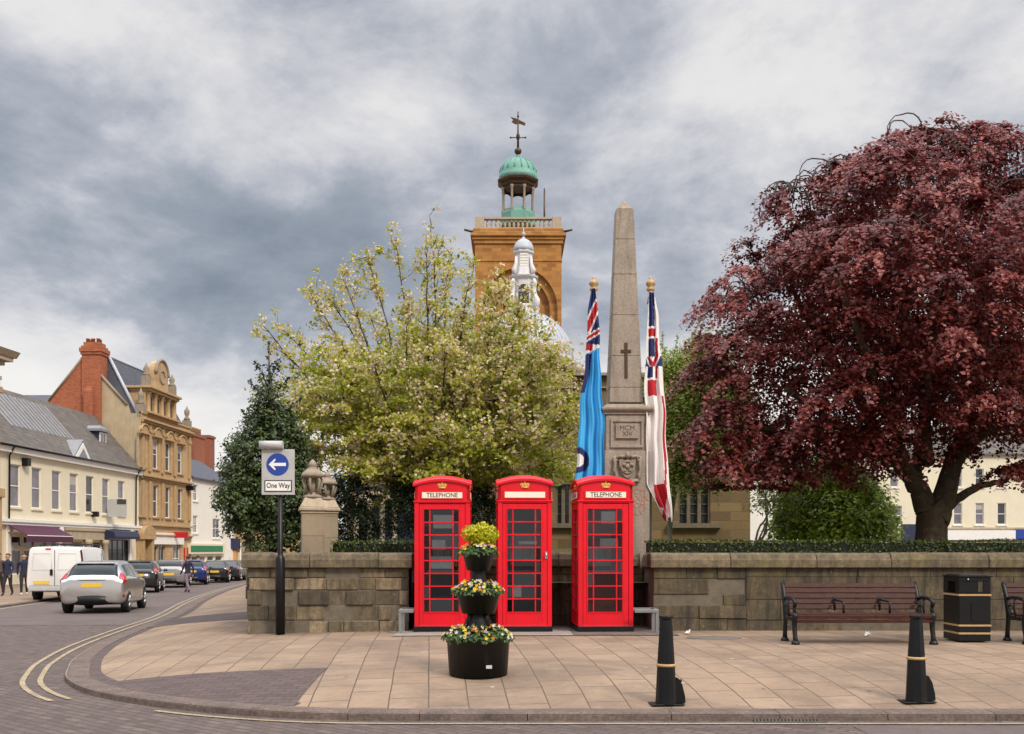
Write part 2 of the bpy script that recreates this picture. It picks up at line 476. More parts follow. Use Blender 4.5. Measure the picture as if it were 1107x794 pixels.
# one long heavier bank of cloud low in the north-west, and a clearer band along the horizon
def lobe(cx, cz, sx, sz, k):
    az = _math(N, L, 'ARCTAN2', sp.outputs[0], sp.outputs[1])
    a = _math(N, L, 'DIVIDE', _math(N, L, 'SUBTRACT', az, cx), sx)
    b = _math(N, L, 'DIVIDE', _math(N, L, 'SUBTRACT', sp.outputs[2], cz), sz)
    e = _math(N, L, 'ADD', _math(N, L, 'MULTIPLY', a, a), _math(N, L, 'MULTIPLY', b, b))
    return _math(N, L, 'MULTIPLY', _math(N, L, 'POWER', 2.718, _math(N, L, 'MULTIPLY', e, -1.0)), k)
mass = _math(N, L, 'ADD', _math(N, L, 'MULTIPLY', _math(N, L, 'SUBTRACT', mass, .5), 1.35), .505)
d = _math(N, L, 'SUBTRACT', mass, lobe(-.42, .275, .34, .075, .085))
d = _math(N, L, 'SUBTRACT', d, lobe(.12, .40, .25, .06, .02))
d = _math(N, L, 'ADD', d, lobe(-.12, .41, .12, .09, .05))
d = _math(N, L, 'ADD', d, lobe(-.45, .44, .25, .06, .03))
hz = N.new('ShaderNodeMapRange'); hz.interpolation_type = 'SMOOTHSTEP'
L.new(sp.outputs[2], hz.inputs[0]); hz.inputs[1].default_value = .27; hz.inputs[2].default_value = .06; hz.inputs[3].default_value = 0; hz.inputs[4].default_value = .26
d = _math(N, L, 'ADD', d, hz.outputs[0])
cc = _ramp(N, L, d, [(.27, (.235, .275, .335)), (.39, (.335, .375, .44)), (.46, (.465, .49, .55)), (.52, (.64, .645, .685)), (.60, (.82, .81, .81)), (.76, (.95, .92, .89))])
# overcast sky brightens towards the zenith; strengthened above the view to add ambient light
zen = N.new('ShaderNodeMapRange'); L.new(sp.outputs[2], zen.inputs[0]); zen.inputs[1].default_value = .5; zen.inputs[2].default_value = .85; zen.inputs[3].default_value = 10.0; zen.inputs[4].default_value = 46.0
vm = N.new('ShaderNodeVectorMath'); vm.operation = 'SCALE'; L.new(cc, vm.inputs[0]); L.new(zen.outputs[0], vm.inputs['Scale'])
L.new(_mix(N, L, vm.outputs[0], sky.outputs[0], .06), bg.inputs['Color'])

sl = bpy.data.lights.new('sun', 'SUN'); so = bpy.data.objects.new('sun', sl); COL.objects.link(so)
sl.energy = 2.8; sl.angle = R(12); sl.color = (1, .89, .74)
dirn = Vector((math.sin(SUN_AZ) * math.cos(SUN_EL), math.cos(SUN_AZ) * math.cos(SUN_EL), math.sin(SUN_EL)))
so.rotation_euler = dirn.to_track_quat('Z', 'Y').to_euler(); so.location = (10, -20, 40)
S.view_settings.view_transform = 'Standard'; S.view_settings.look = 'None'; S.view_settings.exposure = 0.0; S.view_settings.gamma = 1
S.view_settings.use_curve_mapping = False
S.cycles.max_bounces = 6; S.cycles.transparent_max_bounces = 12

# ================================================================== ground, road, pavements
def sheet(xs, ys, fz):
    mb = MB()
    vs = [(x, y, fz(x, y)) for y in ys for x in xs]
    n = len(xs)
    fs = [(j * n + i, j * n + i + 1, (j + 1) * n + i + 1, (j + 1) * n + i) for j in range(len(ys) - 1) for i in range(n - 1)]
    return mb.add(vs, fs)


structure(sheet([-2500, -400, -80, 80, 400, 2500], [-600, -60, 0, 14, 40, 80, 130, 400, 2500], lambda x, y: zr(y) - .03).build('ground', MT['ground']))
structure(sheet([-45 + 5 * i for i in range(24)], [-14 + 4 * i for i in range(36)], lambda x, y: zr(y)).build('road', MT['setts']))
# far carriageway beyond the junction is asphalt
asf = MB()
ys = [22.5 + 2.5 * i for i in range(40)]


def xk(y, poly):
    for (a, b), (c, d2) in zip(poly, poly[1:]):
        if b <= y <= d2 and d2 > b:
            return a + (c - a) * (y - b) / (d2 - b)
    return poly[-1][0]


asf.add([(x, y, zr(y) + .004) for y in ys for x in (xk(y, FKERB) + .02, (xk(y, FKERB) + xk(y, KERB)) / 2, xk(y, KERB) - .02)],
        [(j * 3 + i, j * 3 + i + 1, j * 3 + i + 4, j * 3 + i + 3) for j in range(len(ys) - 1) for i in range(2)])
structure(asf.build('asphalt_road', MT['asphalt']))
pz = MB()
pz.add([(x, y, zr(y) + .004) for y in (8.55, 9.2) for x in (3.2, 8, 14, 30)], [(i, i + 1, i + 5, i + 4) for i in range(3)])
structure(pz.build('asphalt_road_strip', MT['asphalt']))


def resample(poly, step, smooth=True):
    P = [Vector(p) for p in poly]
    if smooth:
        Q = []
        for i in range(len(P) - 1):
            p0, p1, p2, p3 = P[max(i - 1, 0)], P[i], P[i + 1], P[min(i + 2, len(P) - 1)]
            l = (p2 - p1).length
            m1 = (p2 - p0) / max(1e-6, (p2 - p0).length) * l; m2 = (p3 - p1) / max(1e-6, (p3 - p1).length) * l
            for k in range(8):
                t = k / 8
                Q.append((2 * t ** 3 - 3 * t ** 2 + 1) * p1 + (t ** 3 - 2 * t ** 2 + t) * m1 + (-2 * t ** 3 + 3 * t ** 2) * p2 + (t ** 3 - t ** 2) * m2)
        P = Q + [P[-1]]
    out = [P[0]]; acc = 0
    for a, b in zip(P, P[1:]):
        l = (b - a).length
        while acc + l >= step:
            f = (step - acc) / l
            a = a + (b - a) * f; l = (b - a).length; acc = 0
            out.append(a)
        acc += l
    out.append(P[-1])
    return out


KP = resample(KERB, .35)
FK = resample(FKERB, 1.2)
_K = np.array([tuple(p) for p in KP], float)


def normal_at(P, i):
    t = (P[min(i + 1, len(P) - 1)] - P[max(i - 1, 0)]).normalized()
    return Vector((t.y, -t.x))      # to the pavement side (right of travel)


def offset_strip(P, o0, o1, fz, i0=0, i1=None, k=1):
    mb = MB(); i1 = i1 or len(P)
    rows = range(i0, i1)
    vs = []
    for i in rows:
        n = normal_at(P, i)
        for j in range(k + 1):
            q = P[i] + n * (o0 + (o1 - o0) * j / k)
            vs.append((q.x, q.y, fz(q.x, q.y)))
    m = k + 1
    mb.add(vs, [(a * m + j, a * m + j + 1, (a + 1) * m + j + 1, (a + 1) * m + j) for a in range(len(rows) - 1) for j in range(k)])
    return mb


# pavement sheet: from the kerb in to the wall
WALLR = lambda y: -4.42 - .225 * (y - 16.3)          # line of the wall that runs back along the street
pv = MB(); vs = []; NS = 26
def inner(p):
    if p.x > -1.0: return Vector((p.x, 18.9))
    if p.y < 14.4:
        t = min(1, max(0, (p.y - 9.5) / 4.9)); return Vector((-1.0, 18.9)).lerp(Vector((-4.3, 18.2)), t)
    y = p.y + 4.0
    return Vector((WALLR(y) + .3, y))
for p in KP:
    q = inner(p)
    for j in range(NS + 1):
        t = (j / NS) ** 1.25
        a = p.lerp(q, t)
        vs.append((a.x, a.y, zp(a.x, a.y) if j else zr(a.y) + .065))
m = NS + 1
pv.add(vs, [(a * m + j, a * m + j + 1, (a + 1) * m + j + 1, (a + 1) * m + j) for a in range(len(KP) - 1) for j in range(NS)])
structure(pv.build('pavement', MT['slab']))


def kerbstones(name, P, side, wdt, seg, gap=.004):
    mb = MB()
    i = 0
    while i < len(P) - 1:
        j = min(i + (seg if seg < 2 else random.choice((2, 3, 3, 4))), len(P) - 1)
        idx = list(range(i, j + 1))
        ring = []
        for q, k in enumerate(idx):
            n = normal_at(P, k) * side
            t = (P[min(k + 1, len(P) - 1)] - P[max(k - 1, 0)]).normalized()
            c = P[k] + t * (gap if q == 0 else -gap if q == len(idx) - 1 else 0)
            jt = random.uniform(-.005, .005)
            for o, z in ((-.012, -.05), (-.004 , .055), (.025, .074), (wdt, .075 + jt * .3), (wdt, -.05)):
                e = c + n * o; ring.append((e.x, e.y, zr(c.y) + z))
        fs = [(a * 5 + b, a * 5 + b + 1, (a + 1) * 5 + b + 1, (a + 1) * 5 + b) for a in range(len(idx) - 1) for b in range(4)]
        if side > 0: fs = [f[::-1] for f in fs]
        e = len(idx) - 1
        fs += [(0, 1, 2, 3, 4), (e * 5 + 4, e * 5 + 3, e * 5 + 2, e * 5 + 1, e * 5)]
        mb.add(ring, fs)
        i = j
    return structure(mb.build(name, MT['kerb']))


# KP travels from +x to the corner and on down the street: the pavement is on its right-hand side
kerbstones('kerb', KP, 1, .26, 3)
kerbstones('far_kerb', FK, -1, .14, 1)
far = MB(); vs = []
for p in FK:
    for o in (-.14, -2, -6, -14, -40):
        vs.append((p.x + o, p.y, zr(p.y) + .07))
far.add(vs, [(a * 5 + j, a * 5 + j + 1, (a + 1) * 5 + j + 1, (a + 1) * 5 + j) for a in range(len(FK) - 1) for j in range(4)])
structure(far.build('far_pavement', MT['slab']))

zl = lambda x, y: zr(y) + .0085
ib = next(i for i, p in enumerate(KP) if p.y > 10.9)
for o0, o1 in ((-.26, -.325), (-.46, -.525)):
    structure(offset_strip(KP, o0, o1, zl, ib, None, 1).build('road_markings', MT['yellow']))
i1 = next(i for i, p in enumerate(KP) if p.x < -1.0)
structure(offset_strip(KP, -.17, -.23, zl, 30, i1 + 8, 1).build('road_markings', MT['yellow']))
structure(offset_strip(FK, .22, .33, zl, 4, None, 1).build('road_markings', MT['yellow']))
# strip of darker setts inside the corner kerb, and a cross strip further down the street
dk = MB(); vs = []
ids = [i for i, p in enumerate(KP) if p.x < -2.05 and p.y < 12.0]
for i in ids:
    p = KP[i] + normal_at(KP, i) * .27
    q = Vector((p.x, 11.75 + .015 * p.x))
    q.y = max(q.y, p.y + .02)
    for j in range(7):
        a = p.lerp(q, j / 6); vs.append((a.x, a.y, zp(a.x, a.y) + .006))
dk.add(vs, [(a * 7 + j, a * 7 + j + 1, (a + 1) * 7 + j + 1, (a + 1) * 7 + j) for a in range(len(ids) - 1) for j in range(6)])
structure(dk.build('pavement_setts', MT['patch']))
ie = next(i for i, p in enumerate(KP) if p.x < -2.0)
structure(offset_strip(KP, .27, .42, lambda x, y: zp(x, y) + .005, ie, None, 2).build('pavement_edging', MT['patch']))
bnd = MB(); vs = []
for y in (20.6, 21.3, 22.0, 22.7, 23.6):
    for j in range(9):
        x = xk(y, KERB) + .2 + (WALLR(y) + .25 - xk(y, KERB) - .2) * j / 8
        vs.append((x, y, zp(x, y) + .006))
bnd.add(vs, [(a * 9 + j, a * 9 + j + 1, (a + 1) * 9 + j + 1, (a + 1) * 9 + j) for a in range(4) for j in range(8)])
structure(bnd.build('pavement_setts', MT['patch']))
# churchyard lawn behind the wall
lw = MB()
lw.add([(-4.3, 16.9, 1.02), (40, 16.9, 1.02), (55, 50, 1.0), (-11.6, 50, 1.0)], [(0, 1, 2, 3)])
lw.add([(-11.6, 50, 1.0), (55, 50, 1.0), (55, 50, -.6), (-11.6, 50, -.6)], [(0, 1, 2, 3)])
structure(lw.build('churchyard_lawn', MT['lawn']))
# concrete pads under the telephone boxes
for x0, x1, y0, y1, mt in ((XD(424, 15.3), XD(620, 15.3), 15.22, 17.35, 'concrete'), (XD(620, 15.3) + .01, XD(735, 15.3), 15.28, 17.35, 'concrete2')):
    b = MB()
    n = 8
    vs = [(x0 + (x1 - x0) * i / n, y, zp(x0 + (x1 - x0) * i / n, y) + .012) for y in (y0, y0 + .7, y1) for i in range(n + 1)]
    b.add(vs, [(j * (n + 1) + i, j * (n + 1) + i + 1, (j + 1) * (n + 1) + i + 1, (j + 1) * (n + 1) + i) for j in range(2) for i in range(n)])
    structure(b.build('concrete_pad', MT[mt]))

# ================================================================== churchyard wall
wall = thing('stone_wall', 'long weathered stone churchyard wall with flat coping, behind the telephone boxes and benches', 'wall')
COPZ, COPB = 1.545, 1.29


ZTOP = [0]
def blocks(mb, x0, x1, yf, along='x', h0=.0, hmin=.2, hmax=.3, lmin=.28, lmax=.95, jit=.014, ruin=.0, top=None, gap=.005):
    top = top or COPB
    z = h0
    while z < top - .02:
        h = random.uniform(hmin, hmax)
        if z + h > top - .14: h = top - z
        x = x0 - random.uniform(0, .3)
        while x < x1:
            l = random.uniform(lmin, lmax)
            a, b = max(x, x0), min(x + l, x1)
            if b - a > .05:
                d = random.gauss(0, jit)
                if z < .85 and random.random() < ruin: d += random.uniform(.02, .08)
                g = gap
                if along == 'x':
                    mb.box(a + g, b - g, yf + d, yf + .34, z + g, z + h - g)
                else:               # yf is a function giving x at y
                    e = .225
                    mb.add([(yf(a + g) + d, a + g, z + g), (yf(a + g) + .34, a + g, z + g), (yf(b - g) + .34, b - g, z + g), (yf(b - g) + d, b - g, z + g),
                            (yf(a + g) + d, a + g, z + h - g), (yf(a + g) + .34, a + g, z + h - g), (yf(b - g) + .34, b - g, z + h - g), (yf(b - g) + d, b - g, z + h - g)],
                           [(0, 3, 2, 1), (4, 5, 6, 7), (0, 1, 5, 4), (1, 2, 6, 5), (2, 3, 7, 6), (3, 0, 4, 7)])
            x += l
        z += h
    ZTOP[0] = z


XL, XA, XB, XR = -4.42, -1.72, 2.36, 24.0
ms = MB()
blocks(ms, XL, XA, 16.3, h0=-.05, hmin=.19, hmax=.27, lmin=.2, lmax=.62, ruin=.16)
blocks(ms, XA, XB, 17.5, h0=-.05)
ms2 = MB(); blocks(ms, 3.9, XR, 16.3, h0=-.05, hmin=.17, hmax=.2, lmin=.4, lmax=1.2, jit=.012, top=.42, ruin=.25)
blocks(ms2, 3.9, XR, 16.3, h0=ZTOP[0], hmin=.27, hmax=.40, lmin=.7, lmax=1.5, jit=.004, gap=.0022)
blocks(ms2, XB, 3.9, 16.3, h0=-.05, hmin=.17, hmax=.27, ruin=.2, lmin=.35, gap=.003, jit=.008)
ms2.build('streaked_masonry', MT['wallstone2'], wall, bevel=.006)
blocks(ms, 16.66, 60, WALLR, along='y', h0=-.5, lmin=.4, lmax=1.1)
ms.build('masonry', MT['wallstone'], wall, bevel=.012)
mo = MB()
mo.box(XL + .05, XA, 16.325, 16.66, -.2, COPB - .005); mo.box(XA - .30, XA + .0, 16.332, 17.8, -.2, COPB - .007); mo.box(XA - .02, XB + .02, 17.525, 17.86, -.2, COPB - .005)
mo.box(XB, XB + .3, 16.332, 17.8, -.2, COPB - .007); mo.box(XB + .01, XR, 16.325, 16.66, -.2, COPB - .009)
mo.build('mortar_core', MT['mortar'], wall)
cp = MB()


def coping(x0, x1, yf):
    x = x0
    while x < x1 - .05:
        e = min(x1, x + random.uniform(1.0, 1.7))
        if x1 - e < .5: e = x1
        dz = random.uniform(-.006, .006)
        cp.prism([(yf - .075, COPB), (yf + .42, COPB), (yf + .42, COPZ + dz), (yf + .04, COPZ + dz), (yf - .03, COPZ - .03 + dz), (yf - .06, COPZ - .10 + dz), (yf - .075, COPZ - .11 + dz)], 'x', x + .004, e - .004)
        x = e


coping(XL - .08, XA + .06, 16.3); coping(XA + .07, XB - .07, 17.5); coping(XB - .06, XR, 16.3)
cp.prism([(XA + .07, COPB), (XA - .35, COPB), (XA - .35, COPZ - .004), (XA - .03, COPZ - .004), (XA + .03, COPZ - .05)], 'y', 16.73, 17.4)
cp.prism([(XB - .07, COPB), (XB + .35, COPB), (XB + .35, COPZ - .004), (XB + .03, COPZ - .004), (XB - .03, COPZ - .05)], 'y', 16.73, 17.4)
y = 16.74
while y < 60:
    e = y + 1.4
    a, b = WALLR(y) - .07, WALLR(e - .01) - .07
    cp.add([(a, y, COPB), (a + .5, y, COPB), (b + .5, e - .01, COPB), (b, e - .01, COPB), (a + .02, y, COPZ), (a + .48, y, COPZ), (b + .48, e - .01, COPZ), (b + .02, e - .01, COPZ)],
           [(0, 3, 2, 1), (4, 5, 6, 7), (0, 1, 5, 4), (1, 2, 6, 5), (2, 3, 7, 6), (3, 0, 4, 7)])
    y = e
cp.build('coping', MT['coping'], wall, bevel=.012)

# ---- gate piers with urns
def gate_pier(px, D, label, zc, ztop, k=1.0, rz=R(14)):
    t = thing('gate_pier', label, 'pier', (XD(px, D), D, 1.0), rz, 'stone gate piers behind the wall')
    b = MB(); b.box(-.195, .195, -.195, .195, -.5, zc - 1.0); b.build('shaft', MT['pierstone'], t, bevel=.012)
    c = MB(); h = zc - 1.0
    c.box(-.21, .21, -.21, .21, h, h + .05); c.box(-.24, .24, -.24, .24, h + .05, h + .11); c.frustum((0, 0, h + .11), (.45, .45), (.28, .28), .17)
    c.build('cap', MT['palestone'], t, bevel=.012)
    u = MB(); z = h + .28; q = (ztop - zc - .28)
    u.lathe([(.17, z), (.17, z + .05 * q), (.10, z + .10 * q), (.09, z + .14 * q)], 12)
    for i in range(6):
        a = 2 * PI * i / 6 + .2
        u.tube([(.10 * math.cos(a), .10 * math.sin(a), z + .10 * q), (.15 * math.cos(a), .15 * math.sin(a), z + .3 * q), (.17 * math.cos(a), .17 * math.sin(a), z + .45 * q), (.12 * math.cos(a), .12 * math.sin(a), z + .56 * q)], .025, 6)
    u.lathe([(.05, z + .1 * q), (.06, z + .5 * q)], 8)
    u.lathe([(.10, z + .5 * q), (.20, z + .55 * q), (.20, z + .60 * q), (.17, z + .66 * q), (.11, z + .74 * q), (.07, z + .78 * q), (.07, z + .82 * q), (.09, z + .86 * q), (.05, z + .93 * q), (.012, z + 1.0 * q)], 14)
    u.build('urn', MT['carved'], t)


gate_pier(338, 17.1, 'stone gate pier crowned with a carved urn, standing nearer behind the wall end', ZD(556, 17.1), ZD(497, 17.1))
gate_pier(354, 19.4, 'stone gate pier with an urn, mostly hidden behind the nearer gate pier', ZD(556, 19.4), ZD(510, 19.4))

# ---- clipped hedges
def leaf_mesh(name, P, Nn, size, asp, m, parent=None, fold=.12, tint=None):
    n = len(P)
    Nn = Nn / np.maximum(1e-6, np.linalg.norm(Nn, axis=1))[:, None]
    r = rng.normal(size=(n, 3)); T = np.cross(r, Nn); T /= np.maximum(1e-6, np.linalg.norm(T, axis=1))[:, None]
    B = np.cross(Nn, T)
    s = (size * rng.uniform(.7, 1.3, n))[:, None]
    v = np.empty((n, 4, 3))
    v[:, 0] = P - T * s * .5; v[:, 2] = P + T * s * .5
    v[:, 1] = P + B * s * asp * .5 + Nn * s * fold - T * s * .06; v[:, 3] = P - B * s * asp * .5 + Nn * s * fold - T * s * .06
    me = bpy.data.meshes.new(name)
    me.vertices.add(n * 4); me.vertices.foreach_set('co', v.reshape(-1))
    me.loops.add(n * 4); me.loops.foreach_set('vertex_index', np.arange(n * 4, dtype=np.int32))
    me.polygons.add(n); me.polygons.foreach_set('loop_start', np.arange(0, n * 4, 4, dtype=np.int32)); me.polygons.foreach_set('loop_total', np.full(n, 4, dtype=np.int32))
    me.update(calc_edges=True)
    ta = me.attributes.new('tint', 'FLOAT', 'FACE'); ta.data.foreach_set('value', np.asarray(tint if tint is not None else rng.random(n), dtype=np.float32))
    me.materials.append(m)
    o = bpy.data.objects.new(name, me); COL.objects.link(o)
    if parent: o.parent = parent
    return o


MT['hedgeleaf'] = leafy('hedge_leaves', [(.025, .04, .009), (.055, .08, .016), (.11, .14, .028), (.04, .06, .014)], .5, .25)
MT['hedgecore'] = plain('hedge_core', (.012, .016, .008), .95, .3, 20)


def hedge(label, x0, x1, yf, z0, z1, dens=900):
    t = thing('hedge', label, 'hedge', (0, 0, 0), 0, 'clipped hedges behind the wall')
    b = MB(); b.box(x0 + .04, x1 - .04, yf + .06, yf + .5, z0, z1 - .05); b.build('branches', MT['hedgecore'], t)
    n = int((x1 - x0) * dens)
    P = np.column_stack([rng.uniform(x0, x1, n), yf + rng.uniform(0, .56, n), rng.uniform(z0, z1, n)])
    top = rng.random(n) < .4
    P[top, 2] = z1 - np.abs(rng.normal(0, .025, top.sum())) + .03 * np.sin(P[top, 0] * 2.3) * rng.random(top.sum()); P[~top, 1] = yf + np.abs(rng.normal(0, .03, (~top).sum()))
    Nn = rng.normal(size=(n, 3)) * .6; Nn[top, 2] += 1; Nn[~top, 1] -= 1
    leaf_mesh('leaves', P, Nn, .05, .55, MT['hedgeleaf'], t)


hedge('low clipped dark hedge on the wall left of the telephone boxes', XD(360, 17.6), XD(452, 17.6), 17.3, 1.0, ZD(585, 17.4))
hedge('long low clipped hedge running behind the wall under the red tree', XD(698, 17.4), 14.5, 17.15, 1.0, ZD(584, 17.2))

# ================================================================== war memorial obelisk
OD = 17.95
ob = thing('obelisk', 'tall tapering stone war memorial obelisk with a bronze cross, between the two flags', 'monument', (XD(677.5, OD), OD + .45, 1.0), R(1.5))
oz = lambda py: ZD(py, OD) - 1.0
k = OD / F
b = MB()
b.box(-24.5 * k, 24.5 * k, -24.5 * k, 24.5 * k, -.8, oz(487))
b.box(-23.3 * k, 23.3 * k, -23.3 * k, 23.3 * k, oz(487), oz(448))
b.build('pedestal', MT['obelisk'], ob, bevel=.012)
c = MB()
c.box(-25 * k, 25 * k, -25 * k, 25 * k, oz(448), oz(446)); c.frustum((0, 0, oz(446)), (50 * k, 50 * k), (56 * k, 56 * k), oz(443) - oz(446)); c.box(-28 * k, 28 * k, -28 * k, 28 * k, oz(443), oz(440.5))
c.frustum((0, 0, oz(440.5)), (54 * k, 54 * k), (42 * k, 42 * k), oz(436) - oz(440.5))
c.build('cornice', MT['carved'], ob, bevel=.008)
sft = MB()
pz_ = oz; k_ = k
oz = lambda py: ZD(py, OD + .45) - 1.0
k = (OD + .45) / F
def hw(py): return (17.8 + (9.2 - 17.8) * (438 - py) / (438 - 229)) * k
seams = [438, 422, 388, 344, 300, 262, 229]
for a, e in zip(seams, seams[1:]):
    sft.frustum((0, 0, oz(a) + .003), (2 * hw(a), 2 * hw(a)), (2 * hw(e), 2 * hw(e)), oz(e) - oz(a) - .006)
sft.frustum((0, 0, oz(438)), (2 * hw(438) - .02,) * 2, (2 * hw(229) - .02,) * 2, oz(229) - oz(438))
sft.frustum((0, 0, oz(229)), (2 * hw(229), 2 * hw(229)), (.02, .02), oz(217) - oz(229))
sft.build('shaft', MT['obelisk'], ob, bevel=.006)
yfr = -23.3 * k
cr = MB(); cy = -hw(395) - .012
tl = math.atan((hw(412) - hw(374)) / (oz(374) - oz(412)))
def on(py, d): return -hw(py) - d
for (z0, z1, w0) in ((412, 374, .028),):
    cr.add([(-w0, on(z0, .014), oz(z0)), (w0, on(z0, .014), oz(z0)), (w0, on(z1, .014), oz(z1)), (-w0, on(z1, .014), oz(z1)), (-w0, on(z0, -.03), oz(z0)), (w0, on(z0, -.03), oz(z0)), (w0, on(z1, -.03), oz(z1)), (-w0, on(z1, -.03), oz(z1))],
           [(0, 1, 2, 3), (0, 4, 5, 1), (1, 5, 6, 2), (2, 6, 7, 3), (3, 7, 4, 0)])
cr.box(-.095, .095, on(383, .017), on(383, -.03), oz(384.6), oz(381.6)); cr.box(-.03, .03, on(383, .012), on(383, -.02), oz(413), oz(411))
cr.build('cross', MT['bronze'], ob)
oz, k = pz_, k_
pl = MB()
for x0, x1, z0, z1 in ((-18, 18, 484, 481), (-18, 18, 456, 453), (-18, -15.5, 481, 456), (15.5, 18, 481, 456)):
    pl.box(x0 * k, x1 * k, yfr - .022, yfr + .02, oz(z0), oz(z1))
pl.build('plaque_moulding', MT['obelisk'], ob, bevel=.004)
pq = MB(); pq.box(-12.5 * k, 12.5 * k, yfr - .03, yfr + .02, oz(474), oz(458)); pq = pq.build('plaque', MT['obelisk'], ob, bevel=.004)
text_mesh('inscription', 'MCM\nXIV', .125, MT['ink'], pq, (0, yfr - .031, oz(466) ), depth=.003)
yl = -24.5 * k
text_mesh('inscription', 'MCM\nXXXIX\nMCM\nXLV', .15, MT['redink'], ob, (.17, yl - .002, oz(543)), depth=.003)
# coat of arms in relief
arms = MB(); cx0, cz0 = 0.0, oz(505)
sh = [(-.155, .13), (-.10, .15), (-.05, .12), (0, .145), (.05, .12), (.10, .15), (.155, .13), (.145, .02), (.12, -.09), (.06, -.17), (0, -.21), (-.06, -.17), (-.12, -.09), (-.145, .02)]
arms.prism([(cx0 + a, cz0 + b2) for a, b2 in sh][::-1], 'y', yl - .055, yl + .02)
arms.tube([(cx0 + .11 * math.cos(a), yl - .06, cz0 - .01 + .11 * math.sin(a)) for a in np.linspace(0, 2 * PI, 17)], .018, 6)
for sx in (-1, 1):      # supporters, scrolled mantling
    arms.tube([(sx * .20, yl - .03, cz0 + .20), (sx * .245, yl - .05, cz0 + .17), (sx * .225, yl - .05, cz0 + .06), (sx * .25, yl - .05, cz0 - .05), (sx * .20, yl - .05, cz0 - .14), (sx * .235, yl - .05, cz0 - .21), (sx * .16, yl - .04, cz0 - .24)], [.02, .032, .03, .034, .03, .028, .018], 7)
    arms.tube([(sx * .03, yl - .05, cz0 + .21), (sx * .10, yl - .05, cz0 + .18), (sx * .17, yl - .05, cz0 + .20), (sx * .20, yl - .05, cz0 + .13)], [.03, .035, .03, .018], 7)
    arms.tube([(sx * .05, yl - .04, cz0 - .22), (sx * .11, yl - .05, cz0 - .27), (sx * .19, yl - .05, cz0 - .25), (sx * .22, yl - .04, cz0 - .29)], [.02, .03, .028, .015], 7)
    arms.ball((sx * .065, yl - .055, cz0 + .04), .04, 8); arms.ball((sx * .05, yl - .055, cz0 - .07), .035, 8)
    arms.ball((sx * .21, yl - .045, cz0 + .12), .035, 8)
arms.ball((0, yl - .05, cz0 + .21), .055, 10, 0, 1.2); arms.ball((0, yl - .05, cz0 - .0), .05, 10)
arms.tube([(-.2, yl - .03, cz0 - .235), (0, yl - .055, cz0 - .285), (.2, yl - .03, cz0 - .235)], .03, 7)
arms.build('coat_of_arms', MT['carved'], ob)

# ================================================================== flags
FC = {}
for nm, cl in (('navy', (.012, .025, .13)), ('red', (.46, .012, .02)), ('white', (.80, .77, .74)), ('sky', (.05, .38, .72))):
    FC[nm] = plain('flag_' + nm, cl, .8, .06, 3)
FL = ['navy', 'red', 'white', 'sky']


def interp(tab, y):
    for (a, b), (c, d) in zip(tab, tab[1:]):
        if a <= y <= c:
            return b + (d - b) * (y - a) / (c - a)
    return tab[0][1] if y < tab[0][0] else tab[-1][1]


def seg_d(x, y, x0, y0, x1, y1):
    dx, dy = x1 - x0, y1 - y0
    t = max(0, min(1, ((x - x0) * dx + (y - y0) * dy) / (dx * dx + dy * dy)))
    return math.hypot(x - x0 - t * dx, y - y0 - t * dy)


def raf(x, y):
    if math.hypot(x - 622, (y - 498)) < 8: return 'white'
    if math.hypot(x - 621, (y - 498) ) < 15: return 'navy'
    for s in ((647, 327, 634, 357, 2.6, 4.4), (648, 357, 633, 367, 1.5, 3.2)):
        d = seg_d(x, y, *s[:4])
        if d < s[4]: return 'red'
        if d < s[5]: return 'white'
    if y < 372: return 'navy'
    if y < 379 and x < 640: return 'red'
    if y < 383 - (x - 634) * .5: return 'white'
    if y > 383 and x < 640 - (y - 383) * .16 and y < 425: return 'navy'
    return 'sky'


def ens(x, y):
    sx = (698.5, 705.5)
    if y < 355:
        if 701.0 < x < 707.5:
            return 'navy' if y < 352 else 'white'
        return 'white'
    if y < 363: return 'red' if 701 < x < 709 else 'white'
    if y < 366: return 'white'
    if y < 386:
        if 701.5 < x < 708.5: return 'navy'
        return 'red' if 709.2 < x < 711.8 else 'white'
    if y < 396:
        d = seg_d(x, y, 700, 384, 706, 396)
        e = seg_d(x, y, 710, 386, 704, 402)
        return 'red' if min(d, e) < 1.5 else 'white' if min(d, e) < 3.2 else 'navy'
    if y < 409: return 'white' if (x > 706 and x < 709) else 'navy' if x < 707 and x > 701 else 'white' if x < 701 else 'red' if x < 711 else 'white'
    if y < 411: return 'white'
    if y < 428: return 'red' if 701.5 < x < 710 else 'white'
    e = interp([(414, 714), (460, 717.5), (500, 719.5), (530, 719.5), (548, 717)], y)
    if e - 1.2 < x < e + 1.8: return 'red'
    if y > 524 and 708 + (y - 524) * .12 < x < e + 1 and y < 547: return 'red'
    return 'white'


